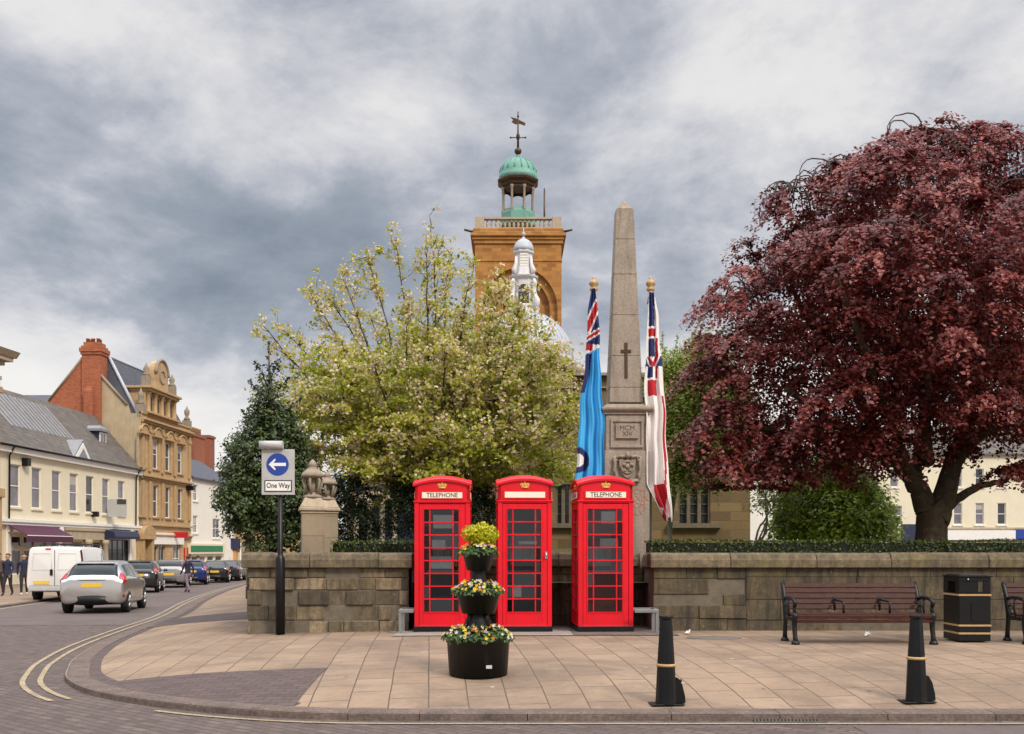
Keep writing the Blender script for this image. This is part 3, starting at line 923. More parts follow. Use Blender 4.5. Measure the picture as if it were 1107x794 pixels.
def flag(px, label, D, left, right, top, bot, fn, seed, folds):
    n, m = 200, 36
    mb = MB(); vs = []; cs = []
    rnd = random.Random(seed); ph = [rnd.uniform(0, 6.28) for _ in range(5)]
    pole = XD(px, D)
    for j in range(n + 1):
        y = top + (bot - top) * j / n
        l, r2 = interp(left, y), interp(right, y)
        t = j / n
        for i in range(m + 1):
            s = i / m
            yy = y + (3.5 * math.sin(s * 9 + ph[4]) + 4 * s) * max(0, t - .8) * 4
            x = l + (r2 - l) * s + (.9 * math.sin(13 * t + ph[3] + 2.2 * s) + .6 * math.sin(29 * t + ph[2])) * min(1, t * 3)
            amp = .02 + .05 * t
            dep = amp * (math.sin(2 * PI * folds * s + ph[0] + .9 * t) + .45 * math.sin(2 * PI * folds * 2.1 * s + ph[1] - 1.5 * t)) + .022 * math.sin(9 * t + 4 * s + ph[2]) + .016 * math.sin(23 * t - 7 * s + ph[0]) * t
            vs.append((XD(x, D) - pole, dep, ZD(yy, D) - 1.0))
    fs = []; mi = []
    for j in range(n):
        for i in range(m):
            y = top + (bot - top) * (j + .5) / n
            x = interp(left, y) + (interp(right, y) - interp(left, y)) * (i + .5) / m
            fs.append((j * (m + 1) + i, (j + 1) * (m + 1) + i, (j + 1) * (m + 1) + i + 1, j * (m + 1) + i + 1)); mi.append(FL.index(fn(x, y)))
    mb.add(vs, fs, 0, True); mb.m = mi
    o = mb.build('flag', [FC[q] for q in FL], loc=(pole, D, 1.0))
    sd = o.modifiers.new('cloth', 'SOLIDIFY'); sd.thickness = .004
    tag(o, label, 'flag', 'flags beside the memorial')
    return o


FD = 17.95
flag(641.5, 'light blue flag with a union canton hanging limp on the left of the obelisk', FD,
     [(312, 639.5), (335, 636), (400, 631.5), (450, 627), (500, 622.5), (545, 620)], [(312, 643.5), (330, 646), (370, 648.5), (440, 651.5), (500, 654), (545, 656)], 312, 540, raf, 3, 3.0)
flag(704.5, 'white flag with red stripe and union canton hanging limp right of the obelisk', FD + .1,
     [(316, 701.5), (350, 699), (430, 697), (500, 697.5), (525, 700), (562, 716)], [(316, 707.5), (340, 712), (420, 718), (480, 722), (545, 725.5), (562, 726)], 316, 560, ens, 5, 2.6)


def flagpole(px, D, ytop, lab):
    t = thing('flagpole', lab, 'flagpole', (XD(px, D), D + .14, 1.0), 0, 'flagpoles beside the memorial')
    b = MB(); h = ZD(ytop + 14, D) - 1.0
    b.tube([(0, 0, 0), (0, 0, h)], [.024, .018], 8); b.build('pole', MT['galv'], t)
    f = MB()
    f.lathe([(.02, h - .10), (.05, h - .08), (.03, h - .03), (.075, h), (.075, h + .03), (.05, h + .06), (.085, h + .10), (.09, h + .14), (.06, h + .18), (.03, h + .2), (.035, h + .23), (.004, h + .26)], 10)
    f.build('finial', MT['gold'], t)
    c = MB(); c.tube([(.0, -.03, h - .02), (.03, -.07, h - .15), (.05, -.07, h - .32)], .02, 6); c.tube([(-.01, -.03, h - .02), (-.05, -.06, h - .16), (-.06, -.06, h - .27)], .018, 6); c.ball((.05, -.07, h - .34), .035, 8)
    c.build('cord', MT['lightgrey'], t)


flagpole(642.5, FD, 298, 'slim flagpole with a gold finial on the left of the obelisk, carrying the blue flag')
flagpole(704.5, FD + .1, 298, 'slim flagpole with a gold finial on the right of the obelisk, carrying the white flag')
# ================================================================== telephone boxes
MT['phone'] = plain('payphone_grey', (.22, .22, .24), .4, .2, 12)
MT['backboard'] = plain('phone_backboard', (.022, .022, .026), .5, .2, 6)
MT['paper'] = plain('notice_paper', (.50, .50, .49), .7, .1, 14)
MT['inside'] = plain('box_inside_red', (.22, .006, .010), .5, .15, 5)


def phone_box(label, px, py, px0, px1, rz, wording, handle=False, seed=0, notices=()):
    x, y = ground_hit(px, py, zp)
    s = F / y
    Wd = (px1 - px0) / s; h = Wd / 2
    t = thing('telephone_box', label, 'phone box', (x, y, zp(x, y) + .012), rz, 'row of red telephone boxes')
    o = 0.0                                   # front face at local y = 0, back at y = Wd
    D = Wd
    b = MB(); b.box(-h - .012, h + .012, -.012, D + .012, 0, .088); b.build('plinth', MT['black'], t, bevel=.008)
    # shell: corner posts, rails, cornice, fascias, back panel
    z0, z1 = .088, 2.10
    pw = .075
    b = MB()
    for sx in (-1, 1):
        for yy in (0, D - pw):
            b.box(min(sx * h, sx * (h - pw)), max(sx * h, sx * (h - pw)), yy, yy + pw, z0, z1)
    b.box(-h + pw, h - pw, D - .03, D - .002, z0 + .004, z1 - .004)            # solid back
    for sx in (-1, 1):                                                        # side panels below and above the glazing
        a, c = sorted((sx * (h - .012), sx * (h - .045)))
        b.box(a, c, pw, D - pw, z0, .315); b.box(a, c, pw, D - pw, 2.0, z1)
        b.box(a, c, pw, pw + .065, .315, 2.0); b.box(a, c, D - pw - .065, D - pw, .315, 2.0)
    b.box(-h + .002, h - .002, .002, D - .002, z0 - .02, z0 + .02)
    b.build('shell', MT['red'], t, bevel=.005)
    b = MB()
    b.box(-h - .008, h + .008, -.008, D + .008, 2.10, 2.118); b.box(-h - .018, h + .018, -.018, D + .018, 2.118, 2.140)
    b.build('cornice', MT['red'], t, bevel=.005)
    # segmental pediments and the vaulted roof
    e0, rise = 2.375, .085
    def arc(u): return e0 + rise * (1 - (u / h) ** 2)
    us = [h * (-1 + 2 * i / 16) for i in range(17)]
    b = MB()
    q = h - .012
    poly = [(-q, 2.140), (q, 2.140)] + [(u * q / h, arc(u)) for u in us[::-1]]
    b.prism(poly, 'y', .012, .05); b.prism(poly, 'y', D - .05, D - .012)
    poly2 = [(D / 2 + a, z) for a, z in poly]
    b.prism(poly2, 'x', -q, -q + .04); b.prism(poly2, 'x', q - .04, q)
    b.build('pediment', MT['red'], t)
    b = MB()
    n = 16; vs = []
    def band(u, top): return arc(u) + (.048 if top else 0)
    for sgn in range(4):
        def pt(u, d, z):
            return [(u, -.022 + d, z), (h + .022 - d, D / 2 + u, z), (-u, D + .022 - d, z), (-h - .022 + d, D / 2 - u, z)][sgn]
        ring = []
        for u in us:
            uu = u * (h + .022) / h
            ring += [pt(uu, 0, arc(u) - .002), pt(uu, 0, arc(u) + .036), pt(uu, .03, arc(u) + .052), pt(uu, .05, arc(u) + .052), pt(uu, .05, arc(u) - .002)]
        fs = [(i * 5 + j, (i + 1) * 5 + j, (i + 1) * 5 + (j + 1) % 5, i * 5 + (j + 1) % 5) for i in range(n) for j in range(5)]
        b.add(ring, fs, 0, False)
    vs = []
    for i in range(n + 1):
        for j in range(n + 1):
            u, v = us[i] * 1.0, us[j] * 1.0
            vs.append((u, D / 2 + v, e0 + .035 + rise * (1 - (u / h) ** 2) + rise * (1 - (v / h) ** 2)))
    b.add(vs, [(i * (n + 1) + j, (i + 1) * (n + 1) + j, (i + 1) * (n + 1) + j + 1, i * (n + 1) + j + 1) for i in range(n) for j in range(n)], 0, True)
    b.build('roof', MT['red'], t)
    # sign panels and crowns on the faces that show
    faces = [((0, 0, 0), 0), ((-h, D / 2, 0), -PI / 2), ((h, D / 2, 0), PI / 2)]
    def fb(mb, m, nm, f):
        (fx, fy, fz), a = faces[f]
        return mb.build(nm, m, t, loc=(fx, fy, 0), rotz=a)
    for f in range(3):
        off = .012 if True else 0
        b = MB(); b.box(-.355, .355, off - .018, off + .01, 2.165, 2.295); fb(b, MT['red'], 'sign_frame', f)
        b = MB(); b.box(-.328, .328, off - .024, off + .0, 2.182, 2.278)
        sg = fb(b, MT['opal'], 'sign_panel', f)
        if wording or f:
            text_mesh('lettering', 'TELEPHONE', .105, MT['ink'], sg, (0, off - .0245, 2.229), depth=.0015, sx=.9, bold=.0012)
        c = MB(); zc = 2.375
        cr = [(-.055, -.035), (.055, -.035), (.06, -.012), (.078, .02), (.066, .045), (.04, .048), (.022, .036), (.012, .05), (.012, .062), (-.012, .062), (-.012, .05), (-.022, .036), (-.04, .048), (-.066, .045), (-.078, .02), (-.06, -.012)]
        c.prism([(a, zc + d) for a, d in cr], 'y', off - .012, off + .004)
        c.ball((0, off - .006, zc + .066), .013, 8); c.tube([(-.05, off - .014, zc - .022), (0, off - .017, zc - .027), (.05, off - .014, zc - .022)], .008, 6)
        for sx in (-1, 1): c.ball((sx * .045, off - .012, zc + .018), .014, 8)
        c.ball((0, off - .012, zc + .018), .014, 8)
        fb(c, MT['bright_gold'], 'crown_emblem', f)
    # glazing: eight rows of one wide and two narrow panes
    gx0, gx1 = -.31 * Wd / .9, .285 * Wd / .9
    gz0, gz1 = .325, 2.0
    def grid(cx0, cx1, d0, d1):
        g = MB(); ww = cx1 - cx0
        for i in range(1, 8):
            z = gz0 + (gz1 - gz0) * i / 8
            g.box(cx0, cx1, d0, d1, z - .0095, z + .0095)
        for fx in (.165, .835):
            xx = cx0 + ww * fx
            g.box(xx - .009, xx + .009, d0 + .003, d1 - .003, gz0, gz1)
        g.box(cx0 - .014, cx1 + .014, d0 - .004, d1, gz0 - .016, gz0); g.box(cx0 - .014, cx1 + .014, d0 - .004, d1, gz1, gz1 + .016)
        g.box(cx0 - .016, cx0, d0 - .004, d1, gz0, gz1); g.box(cx1, cx1 + .016, d0 - .004, d1, gz0, gz1)
        return g
    def panes(x0, x1):                        # every pane sits a hair out of true, as puttied glass does
        g = MB(); xs = [x0, x0 + (x1 - x0) * .165, x0 + (x1 - x0) * .835, x1]
        for i in range(8):
            za, zb = gz0 + (gz1 - gz0) * i / 8, gz0 + (gz1 - gz0) * (i + 1) / 8
            for a, c in zip(xs, xs[1:]):
                u, v_ = random.gauss(0, .004), random.gauss(0, .003)
                g.add([(a, .030 - u - v_, za), (c, .030 + u - v_, za), (c, .030 + u + v_, zb), (a, .030 - u + v_, zb)], [(0, 1, 2, 3)])
        return g
    # door
    b = MB(); hw_ = h - pw - .004
    y0, y1 = .010, .046
    b.box(-hw_, gx0, y0, y1, .10, 2.085); b.box(gx1, hw_, y0, y1, .10, 2.085); b.box(gx0, gx1, y0, y1, .10, gz0 - .0); b.box(gx0, gx1, y0, y1, gz1, 2.085)
    dr = b.build('door', MT['red'], t, bevel=.004)
    grid(gx0 + .016, gx1 - .016, .004, .03).build('glazing_bars', MT['red'], dr)
    panes(gx0, gx1).build('pane', MT['glass'], dr)
    if handle:
        c = MB(); c.box(gx1 + .05, gx1 + .085, -.01, .011, 1.19, 1.30); c.tube([(gx1 + .067, -.012, 1.21), (gx1 + .067, -.045, 1.22), (gx1 + .067, -.045, 1.27), (gx1 + .067, -.012, 1.28)], .010, 6)
        c.build('handle', MT['chrome'], dr)
    for f in (1, 2):
        e = h - pw - .065
        gb = fb(grid(-e + .016, e - .016, .004, .03), MT['red'], 'side_window', f)
        panes(-e, e).build('pane', MT['glass'], gb)
    # inside: backboard, payphone, shelf, notices
    b = MB(); b.box(-h + .06, h - .06, D - .055, D - .032, .12, 2.08); b.build('back_lining', MT['backboard'] if seed != 3 else MT['inside'], t)
    b = MB(); b.box(-.20, .22, D - .15, D - .056, 1.05, 1.62); b.box(-.16, .0, D - .20, D - .151, 1.15, 1.5); b.tube([(.10, D - .19, 1.5), (.12, D - .21, 1.38), (.10, D - .19, 1.22)], .025, 8)
    b.build('payphone', MT['phone'], t, bevel=.01)
    b = MB(); b.box(-.30, .30, D - .27, D - .06, .96, .985); b.build('shelf', MT['galv'], t)
    for (nx, nz, nw, nh) in notices:
        b = MB(); b.box(nx - nw / 2, nx + nw / 2, .052, .055, nz - nh / 2, nz + nh / 2); b.build('notice', MT['paper'], t)
    b = MB(); b.box(-h + .05, h - .05, .05, D - .05, 2.085, 2.10); b.build('ceiling', MT['inside'], t)
    return t


phone_box('red telephone box with TELEPHONE sign, partly hidden on its right by the tall flower planter', 478, 684, 448, 508, R(1.0), True, False, 1, ((-.02, 1.13, .36, .20), (.02, 1.80, .34, .22), (-.06, 1.42, .22, .16)))
phone_box('red telephone box with a blank sign and a chrome door handle, between the other two', 567.5, 684, 538.5, 597, R(3.0), False, True, 2, ((-.13, .66, .15, .19), (.05, 1.45, .30, .05)))
phone_box('red telephone box with TELEPHONE sign standing in front of the obelisk', 655, 684, 624.5, 684.5, R(3.6), True, False, 3, ((.05, 1.86, .24, .20), (.06, 1.45, .30, .14)))

# ================================================================== tiered flower planter
MT['petal'] = leafy('pansy_petals', [(.75, .52, .02), (.72, .68, .60), (.74, .60, .06), (.60, .20, .03), (.72, .62, .62), (.46, .38, .50), (.78, .50, .02), (.70, .68, .45), (.75, .56, .03)], .6, .3, 'CONSTANT')
MT['pansyleaf'] = leafy('pansy_leaves', [(.02, .055, .012), (.05, .11, .02), (.09, .16, .035), (.03, .07, .016)], .5, .25)
MT['lime'] = leafy('lime_shrub_leaves', [(.30, .33, .01), (.50, .50, .015), (.62, .58, .02), (.68, .62, .04)], .5, .3)
px_, py_ = ground_hit(517, 729, zp)
ps = F / py_
pt = thing('flower_planter', 'black three-tier plastic planter full of pansies standing on the pavement before the telephone boxes', 'planter', (px_, py_ + .0, zp(px_, py_)), 0)
q = 1 / ps
pz = lambda py: (729 - py) * q


def bloom(parent, r, z, dome, nflow, nleaf, fs=.040, droop=.06):
    P = []; Nn = []
    for i in range(nleaf):
        a = rng.uniform(0, 2 * PI); rr = r * math.sqrt(rng.uniform(0, 1)) * 1.10
        edge = max(0, (rr / r - .75)) / .35
        zz = z + dome * (1 - (rr / (1.15 * r)) ** 2) * rng.uniform(.0, 1) - droop * edge * rng.uniform(0, 1.2)
        P.append((rr * math.cos(a), rr * math.sin(a), zz)); Nn.append((math.cos(a) * (.4 + edge) + rng.normal() * .6, math.sin(a) * (.4 + edge) + rng.normal() * .6, .8))
    leaf_mesh('flower_foliage', np.array(P), np.array(Nn), .048, .55, MT['pansyleaf'], parent)
    mb = MB()
    for i in range(nflow):
        a = rng.uniform(0, 2 * PI); rr = r * math.sqrt(rng.uniform(.0, 1)) * 1.10
        edge = max(0, (rr / r - .75)) / .35
        zz = z + dome * (1 - (rr / (1.15 * r)) ** 2) * rng.uniform(.75, 1.15) + .012 - droop * edge * rng.uniform(.0, .8)
        c = Vector((rr * math.cos(a), rr * math.sin(a), zz))
        n = Vector((math.cos(a) * (.3 + edge) + rng.normal() * .4, math.sin(a) * (.3 + edge) - .45 + rng.normal() * .4, .75)).normalized()
        u = n.orthogonal().normalized(); v = n.cross(u); s = fs * rng.uniform(.7, 1.15) * .5
        ring = []
        for j in range(15):
            g = 2 * PI * j / 15; w_ = s * (1 + .22 * math.cos(5 * g))
            ring.append(c + (u * math.cos(g) + v * math.sin(g)) * w_ + n * .005 * math.cos(5 * g))
        mb.add([c - n * .004] + ring, [(0, 1 + j, 1 + (j + 1) % 15) for j in range(15)])
    mb.build('blossoms', MT['petal'], parent)


def pot(r0, r1, zb, zt, lip, n=8, name='pot'):
    b = MB()
    a0 = PI / n
    b.lathe([(r0, zb), (r0 + (r1 - r0) * .9, zb + (zt - zb) * .82), (r1 + lip, zb + (zt - zb) * .84), (r1 + lip + .006, zt - .01), (r1 + lip, zt), (r1 - .02, zt), (r1 - .03, zt - .05)], 28)
    return b.build(name, MT['plastic'], pt)


def soil(r, z, parent):
    b = MB(); b.lathe([(r, z - .02), (r * .98, z + .005), (r * .5, z + .02), (.01, z + .025)], 20); b.build('soil', MT['ground'], parent)


p1 = pot(31.5 * q, 34 * q, 0, pz(687), .012)
soil(33 * q, pz(690), p1); bloom(p1, 36 * q, pz(688), .15, 150, 1000, .038, .05)
b = MB(); b.box(-.22, .22, -.335 , -.3, .10, .14); b = MB()
c = MB(); c.lathe([(16 * q, pz(688)), (16 * q, pz(676)), (11 * q, pz(664)), (11 * q, pz(655))], 14)
for i in range(4):
    a = PI / 4 + i * PI / 2
    c.tube([(.15 * math.cos(a), .15 * math.sin(a), pz(684)), (.13 * math.cos(a), .13 * math.sin(a), pz(655))], .03, 6)
c.build('support', MT['plastic'], pt)
p2 = pot(18 * q, 24 * q, pz(663), pz(639), .008); soil(23 * q, pz(642), p2); bloom(p2, 27 * q, pz(639), .13, 115, 620, .038, .045)
c = MB(); c.lathe([(9.5 * q, pz(642)), (9.5 * q, pz(628)), (7 * q, pz(618)), (7 * q, pz(610))], 14); c.build('support', MT['plastic'], pt)
p3 = pot(12.5 * q, 17 * q, pz(617), pz(596), .006); soil(16 * q, pz(598), p3); bloom(p3, 20.5 * q, pz(596), .10, 75, 430, .037, .07)
P = []; Nn = []
for (ex, ez, er) in ((-8, 577, 10), (4, 575, 11), (12, 578, 10), (-2, 580, 11), (7, 581, 11)):
    for i in range(420):
        v = rng.normal(size=3); v /= np.linalg.norm(v)
        rr = er * q * (rng.uniform(.55, 1.05) + .08 * math.sin(v[0] * 9) * math.sin(v[2] * 8))
        P.append((ex * q + v[0] * rr, v[1] * rr * 1.1, pz(ez) + v[2] * rr * .95)); Nn.append(v + rng.normal(size=3) * .5)
leaf_mesh('lime_shrub', np.array(P), np.array(Nn), .038, .5, MT['lime'], p3)
b = MB(); b.box(.10, .165, -32.4 * q, -30.5 * q, .105, .140); b.build('label_plate', MT['paper'], p1)

# ================================================================== bollards
def bollard(label, px, py, top, kind):
    x, y = ground_hit(px, py, zp); s = F / y; H = (py - top) / s
    t = thing('bollard', label, 'bollard', (x, y, zp(x, y)), R(6), 'black bollards along the kerb')
    b = MB()
    b.lathe([(.112, .004), (.108, .06), (.092, .45 * H), (.064, .93 * H), (.062, .955 * H), (.074, .965 * H), (.074, .995 * H), (.068, H), (.01, H + .004)], 8 if kind else 12, smooth=False)
    b.build('post', MT['black'], t, bevel=.004)
    c = MB(); zb = (py - (719 if not kind else 711.5)) / s
    r_ = .098 - .03 * (zb / H - .3)
    c.lathe([(r_ - .012, zb - .016), (r_ + .004, zb - .014), (r_ + .008, zb), (r_ + .004, zb + .014), (r_ - .012, zb + .016)], 16); c.build('gold_band', MT['gold'], t)
    d = MB()
    d.box(-.17, .17, -.10, .10, .0, .012)
    d.prism([(.085, .012), (.20, .012), (.195, .08), (.165, .20), (.125, .265), (.085, .28)], 'y', -.022, .022)
    if not kind: d.ball((.15, -.0, .235), .018, 8)
    d.build('base_bracket', MT['black'], t, bevel=.004)
    return t


bollard('black tapered bollard on the kerb in front of the third telephone box', 720, 761.5, 665.5, 0)
bollard('black tapered bollard on the kerb in front of the bench', 990.5, 759, 665, 1)

# ================================================================== benches
def bench(label, px0, px1, py):
    xa, ya = ground_hit(px0, py, zp)
    L_ = 1.96
    t = thing('park_bench', label, 'bench', (xa + L_ / 2, ya + .30, zp(xa + 1, ya + .2) ), 0, 'benches along the wall')
    h = L_ / 2
    for sx in (-1, 1):
        c = MB(); x = sx * h
        c.tube([(x, .24, .0), (x, .235, .12), (x, .21, .30), (x, .20, .42), (x, .27, .66), (x, .335, .80), (x, .36, .84), (x, .375, .81)], [.040, .032, .03, .038, .034, .03, .034, .022], 8)
        c.tube([(x, -.30, 0), (x, -.285, .10), (x, -.25, .22), (x, -.25, .32), (x, -.29, .40), (x, -.28, .44)], [.042, .032, .034, .04, .044, .03], 8)
        c.tube([(x, -.26, .37), (x, -.1, .345), (x, .10, .35), (x, .21, .40)], [.032, .03, .03, .032], 8)
        c.tube([(x, .25, .62), (x, .10, .645), (x, -.08, .645), (x, -.22, .63), (x, -.285, .585), (x, -.265, .54), (x, -.225, .565)], [.024, .026, .026, .028, .03, .024, .016], 8)
        c.tube([(x, -.25, .58), (x, -.235, .50), (x, -.27, .42)], [.026, .022, .028], 8)
        c.tube([(x, .0, .36), (x, .05, .50), (x, .02, .63)], .014, 6); c.tube([(x, .05, .50), (x, .16, .53), (x, .23, .5)], .013, 6)
        for yy in (.24, -.30): c.lathe([(.062, 0), (.06, .025), (.04, .055)], 10, (x, yy, 0))
        c.build('side_frame', MT['iron'], t)
    s = MB()
    for i, yy in enumerate((-.285, -.19, -.095, 0.0, .095)):
        z = (.40, .388, .378, .378, .39)[i]
        s.box(-h + .015, h - .015, yy, yy + .082, z, z + .032)
    s.box(-h + .015, h - .015, -.31, -.287, .365, .415); s.box(-h + .015, h - .015, -.302, -.279, .305, .350)
    s.build('seat', MT['wood'], t, bevel=.006)
    s = MB(); a = math.atan2(.135, .38)
    for i in range(5):
        u = .50 + i * .078
        yy = .185 + (u - .42) * .36
        s.T = Matrix.Translation((0, yy, u)) @ Matrix.Rotation(-a, 4, 'X')
        s.box(-h + .015, h - .015, -.015, .015, -.034, .034)
    s.T = None
    s.build('backrest', MT['wood'], t, bevel=.006)
    for x in (-.26, .40):
        c = MB(); c.tube([(x, .21, .62), (x, .10, .605), (x, -.16, .60), (x, -.19, .585), (x, -.19, .41)], .016, 7)
        c.tube([(x, .21, .66), (x, .20, .45)], .018, 7); c.build('armrest', MT['iron'], t)
    return t


bench('brown slatted bench with black iron ends, complete in view behind a bollard', 860, 995, 697)
b2 = bench('brown slatted bench with black iron ends, cut off by the picture edge beside the bin', 860, 995, 697)
b2.location.x = XD(1098, b2.location.y) + .98; b2.location.z = zp(b2.location.x, b2.location.y)

# ================================================================== litter bin
x, y = ground_hit(1054, 695, zp)
s_ = F / y
t = thing('litter_bin', 'square black litter bin with gold bands standing between the two benches', 'litter bin', (x, y, zp(x, y)), R(-1))
hw_ = 17 / s_; dp = .54; Hh = 72.5 / s_
zz = lambda py: (695 - py) / s_
b = MB()
b.box(-hw_ + .004, hw_ - .004, .004, dp - .004, .0, .05)
b.box(-hw_, hw_, 0, dp, .03, zz(645))
# hood with openings on the faces
zt0, zt1 = zz(645), Hh - .02
oz0, oz1 = zz(641), zz(629)
for sx in (-1, 1):
    for (yy) in (0, dp - .02):
        b.box(-hw_, hw_, yy, yy + .02, zt0, oz0); b.box(-hw_, hw_, yy, yy + .02, oz1, zt1)
        break
for yy in (0, dp - .02):
    b.box(-hw_, hw_, yy, yy + .02, zt0, oz0); b.box(-hw_, hw_, yy, yy + .02, oz1, zt1)
    b.box(-hw_, -.02 , yy, yy + .02, oz0, oz1) if yy == 0 else b.box(-hw_, .02, yy, yy + .02, oz0, oz1)
    b.box(hw_ - .11, hw_, yy, yy + .02, oz0, oz1)
b2m = MB()
for sx in (-1, 1):
    a, c = sorted((sx * hw_, sx * (hw_ - .02)))
    b2m.box(a, c, .021, dp - .021, zt0, oz0); b2m.box(a, c, .021, dp - .021, oz1, zt1); b2m.box(a, c, .021, .13, oz0, oz1); b2m.box(a, c, dp - .15, dp - .021, oz0, oz1)
nb = MB(); nb.v = []
b = MB()
b.box(-hw_, hw_, 0, dp, .02, zt0)
for yy in (0, dp - .02):
    b.box(-hw_, hw_, yy, yy + .02, zt0, oz0); b.box(-hw_, hw_, yy, yy + .02, oz1, zt1); b.box(-hw_, .04, yy, yy + .02, oz0, oz1); b.box(hw_ - .11, hw_, yy, yy + .02, oz0, oz1)
o = len(b.v)
b.v += b2m.v; b.f += [[i + o for i in f] for f in b2m.f]; b.m += b2m.m; b.sm += b2m.sm
b.build('body', MT['black'], t, bevel=.006)
b = MB(); b.box(-hw_ - .018, hw_ + .018, -.018, dp + .018, Hh - .018, Hh); b.box(-hw_ + .03, hw_ - .03, .03, dp - .03, Hh, Hh + .012); b.build('lid', MT['black'], t, bevel=.006)
for py in (643.5, 676.5, 685):
    b = MB(); z = zz(py)
    b.box(-hw_ - .006, hw_ + .006, -.006, dp + .006, z - .013, z + .013); b.build('gold_band', MT['gold'], t)
b = MB(); b.box(-.055, .11, -.008, -.0005, zz(672), zz(652)); b.build('door_panel', MT['black'], t)
b = MB(); b.ball((-hw_ * .45, -.008, zz(626.5)), .013, 8); b.build('lock', MT['chrome'], t)

# ================================================================== low grey rails beside the boxes
def rail(label, px0, px1, D, sgn):
    x0, x1 = XD(px0, D), XD(px1, D)
    t = thing('low_rail', label, 'rail', (x0, D, zp((x0 + x1) / 2, D)), 0, 'low grey rails beside the boxes')
    ww = x1 - x0; z = ZD(659, D) - t.location.z
    b = MB(); b.box(0, ww, -.03, .03, z - .055, z); b.box(0, ww, .42, .48, z - .055, z); b.build('top_bar', MT['galv'], t, bevel=.006)
    for xx in ((ww - .05, ww) if sgn > 0 else (0, .05)),:
        for yy in (-.025, .425):
            b = MB(); b.box(xx[0], xx[1], yy, yy + .05, 0, z - .056); b.build('leg', MT['galv'], t)
        b = MB(); b.box(xx[0], xx[1], .031, .419, z - .055, z); b.build('end_bar', MT['galv'], t)
    return t


rail('low grey metal rail beside the third telephone box, behind the bollard', 686, 712, 15.75, 1)
rail('low grey metal rail beside the first telephone box, near the sign post', 431, 447, 15.75, -1)

# ================================================================== one way sign
x, y = ground_hit(303, 683, zp); y = 16.02; x = XD(303, y)
s_ = F / y; zb = zp(x, y)
zs = lambda py: ZD(py, y) - zb
t = thing('road_sign', 'blue arrow One Way sign on a black post in front of the wall end', 'road sign', (x, y, zb))
b = MB(); b.lathe([(.078, -.02), (.078, zs(604)), (.05, zs(601)), (.043, zs(600)), (.041, zs(484))], 14); b.build('post', MT['black'], t)
X = lambda px: (px - 303) / s_
b = MB(); b.box(X(284), X(319.5), -.075, -.055, zs(535.5), zs(486.5))
bd = b.build('sign_plate', MT['lightgrey'], t, bevel=.004)
b = MB(); cx_, cz_ = X(301.3), zs(502.8); rr = 12.0 / s_
b.prism([(cx_ + rr * math.cos(a), cz_ + rr * math.sin(a)) for a in np.linspace(0, 2 * PI, 33)[:-1]], 'y', -.080, -.0755)
b.build('blue_disc', MT['bluesign'], bd)
b = MB(); e = 1 / s_
b.prism([(cx_ + a * e, cz_ + d * e) for a, d in ((-9.5, 0), (-3.0, 6.2), (-1.8, 5.0), (-4.4, 1.7), (9, 1.7), (9, -1.7), (-4.4, -1.7), (-1.8, -5.0), (-3.0, -6.2))][::-1], 'y', -.084, -.0805)
b.build('arrow', MT['white'], bd)
b = MB(); b.box(X(287.2), X(316.8), -.080, -.0755, zs(532.3), zs(519.6)); b.build('plate_border', MT['ink'], bd)
b = MB(); b.box(X(288.4), X(315.6), -.083, -.0805, zs(531.1), zs(520.8)); pl_ = b.build('name_plate', MT['white'], bd)
text_mesh('lettering', 'One Way', .115, MT['ink'], pl_, (X(302), -.0835, zs(525.6)), depth=.001, sx=.84, bold=.0025)
b = MB(); b.tube([(X(282.5), -.10, zs(482)), (X(307.5), -.10, zs(482))], .068, 12); b.build('lamp_housing', MT['lightgrey'], t)
b = MB(); b.tube([(X(303), 0, zs(486)), (X(303), -.05, zs(484)), (X(303), -.1, zs(482))], .02, 8); b.build('lamp_arm', MT['black'], t)

# ================================================================== drain grate and litter
MT['worniron'] = plain('worn_iron', (.07, .062, .055), .6, .3, 20)
x, y = ground_hit(849, 779, lambda X_, Y_: zr(Y_))
t = thing('drain_grate', 'dark iron drain grate set in the gutter by the right-hand kerb', 'drain', (x, y, zr(y) + .006))
b = MB(); b.box(-.30, .30, -.16, .16, -.004, .002); b.build('pit', MT['tyre'], t)
b = MB()
for i in range(-9, 10):
    xx = i * .034
    b.add([(xx - .03, -.15, .003), (xx - .014, -.15, .003), (xx + .046, .15, .003), (xx + .03, .15, .003), (xx - .03, -.15, .014), (xx - .014, -.15, .014), (xx + .046, .15, .014), (xx + .03, .15, .014)],
          [(0, 3, 2, 1), (4, 5, 6, 7), (0, 1, 5, 4), (1, 2, 6, 5), (2, 3, 7, 6), (3, 0, 4, 7)])
b.box(-.35, .35, -.18, -.151, 0, .014); b.box(-.35, .35, .151, .18, 0, .014)
b.build('bars', MT['worniron'], t)


def scrap(label, px, py, sz, D=None, z=None):
    if D is None:
        x, y = ground_hit(px, py, zp); zz_ = zp(x, y)
    else:
        x, y, zz_ = XD(px, D), D, z
    n = 7; vs = []
    for j in range(n):
        for i in range(n):
            vs.append((sz * (i / (n - 1) - .5) + random.gauss(0, sz * .05), .8 * sz * (j / (n - 1) - .5) + random.gauss(0, sz * .05), abs(random.gauss(.25, .22)) * sz))
    mb = MB(); mb.add(vs, [(j * n + i, j * n + i + 1, (j + 1) * n + i + 1, (j + 1) * n + i) for j in range(n - 1) for i in range(n - 1)])
    o = mb.build('paper_scrap', MT['white'], loc=(x, y, zz_ + .006)); tag(o, label, 'litter', 'scraps of paper litter')


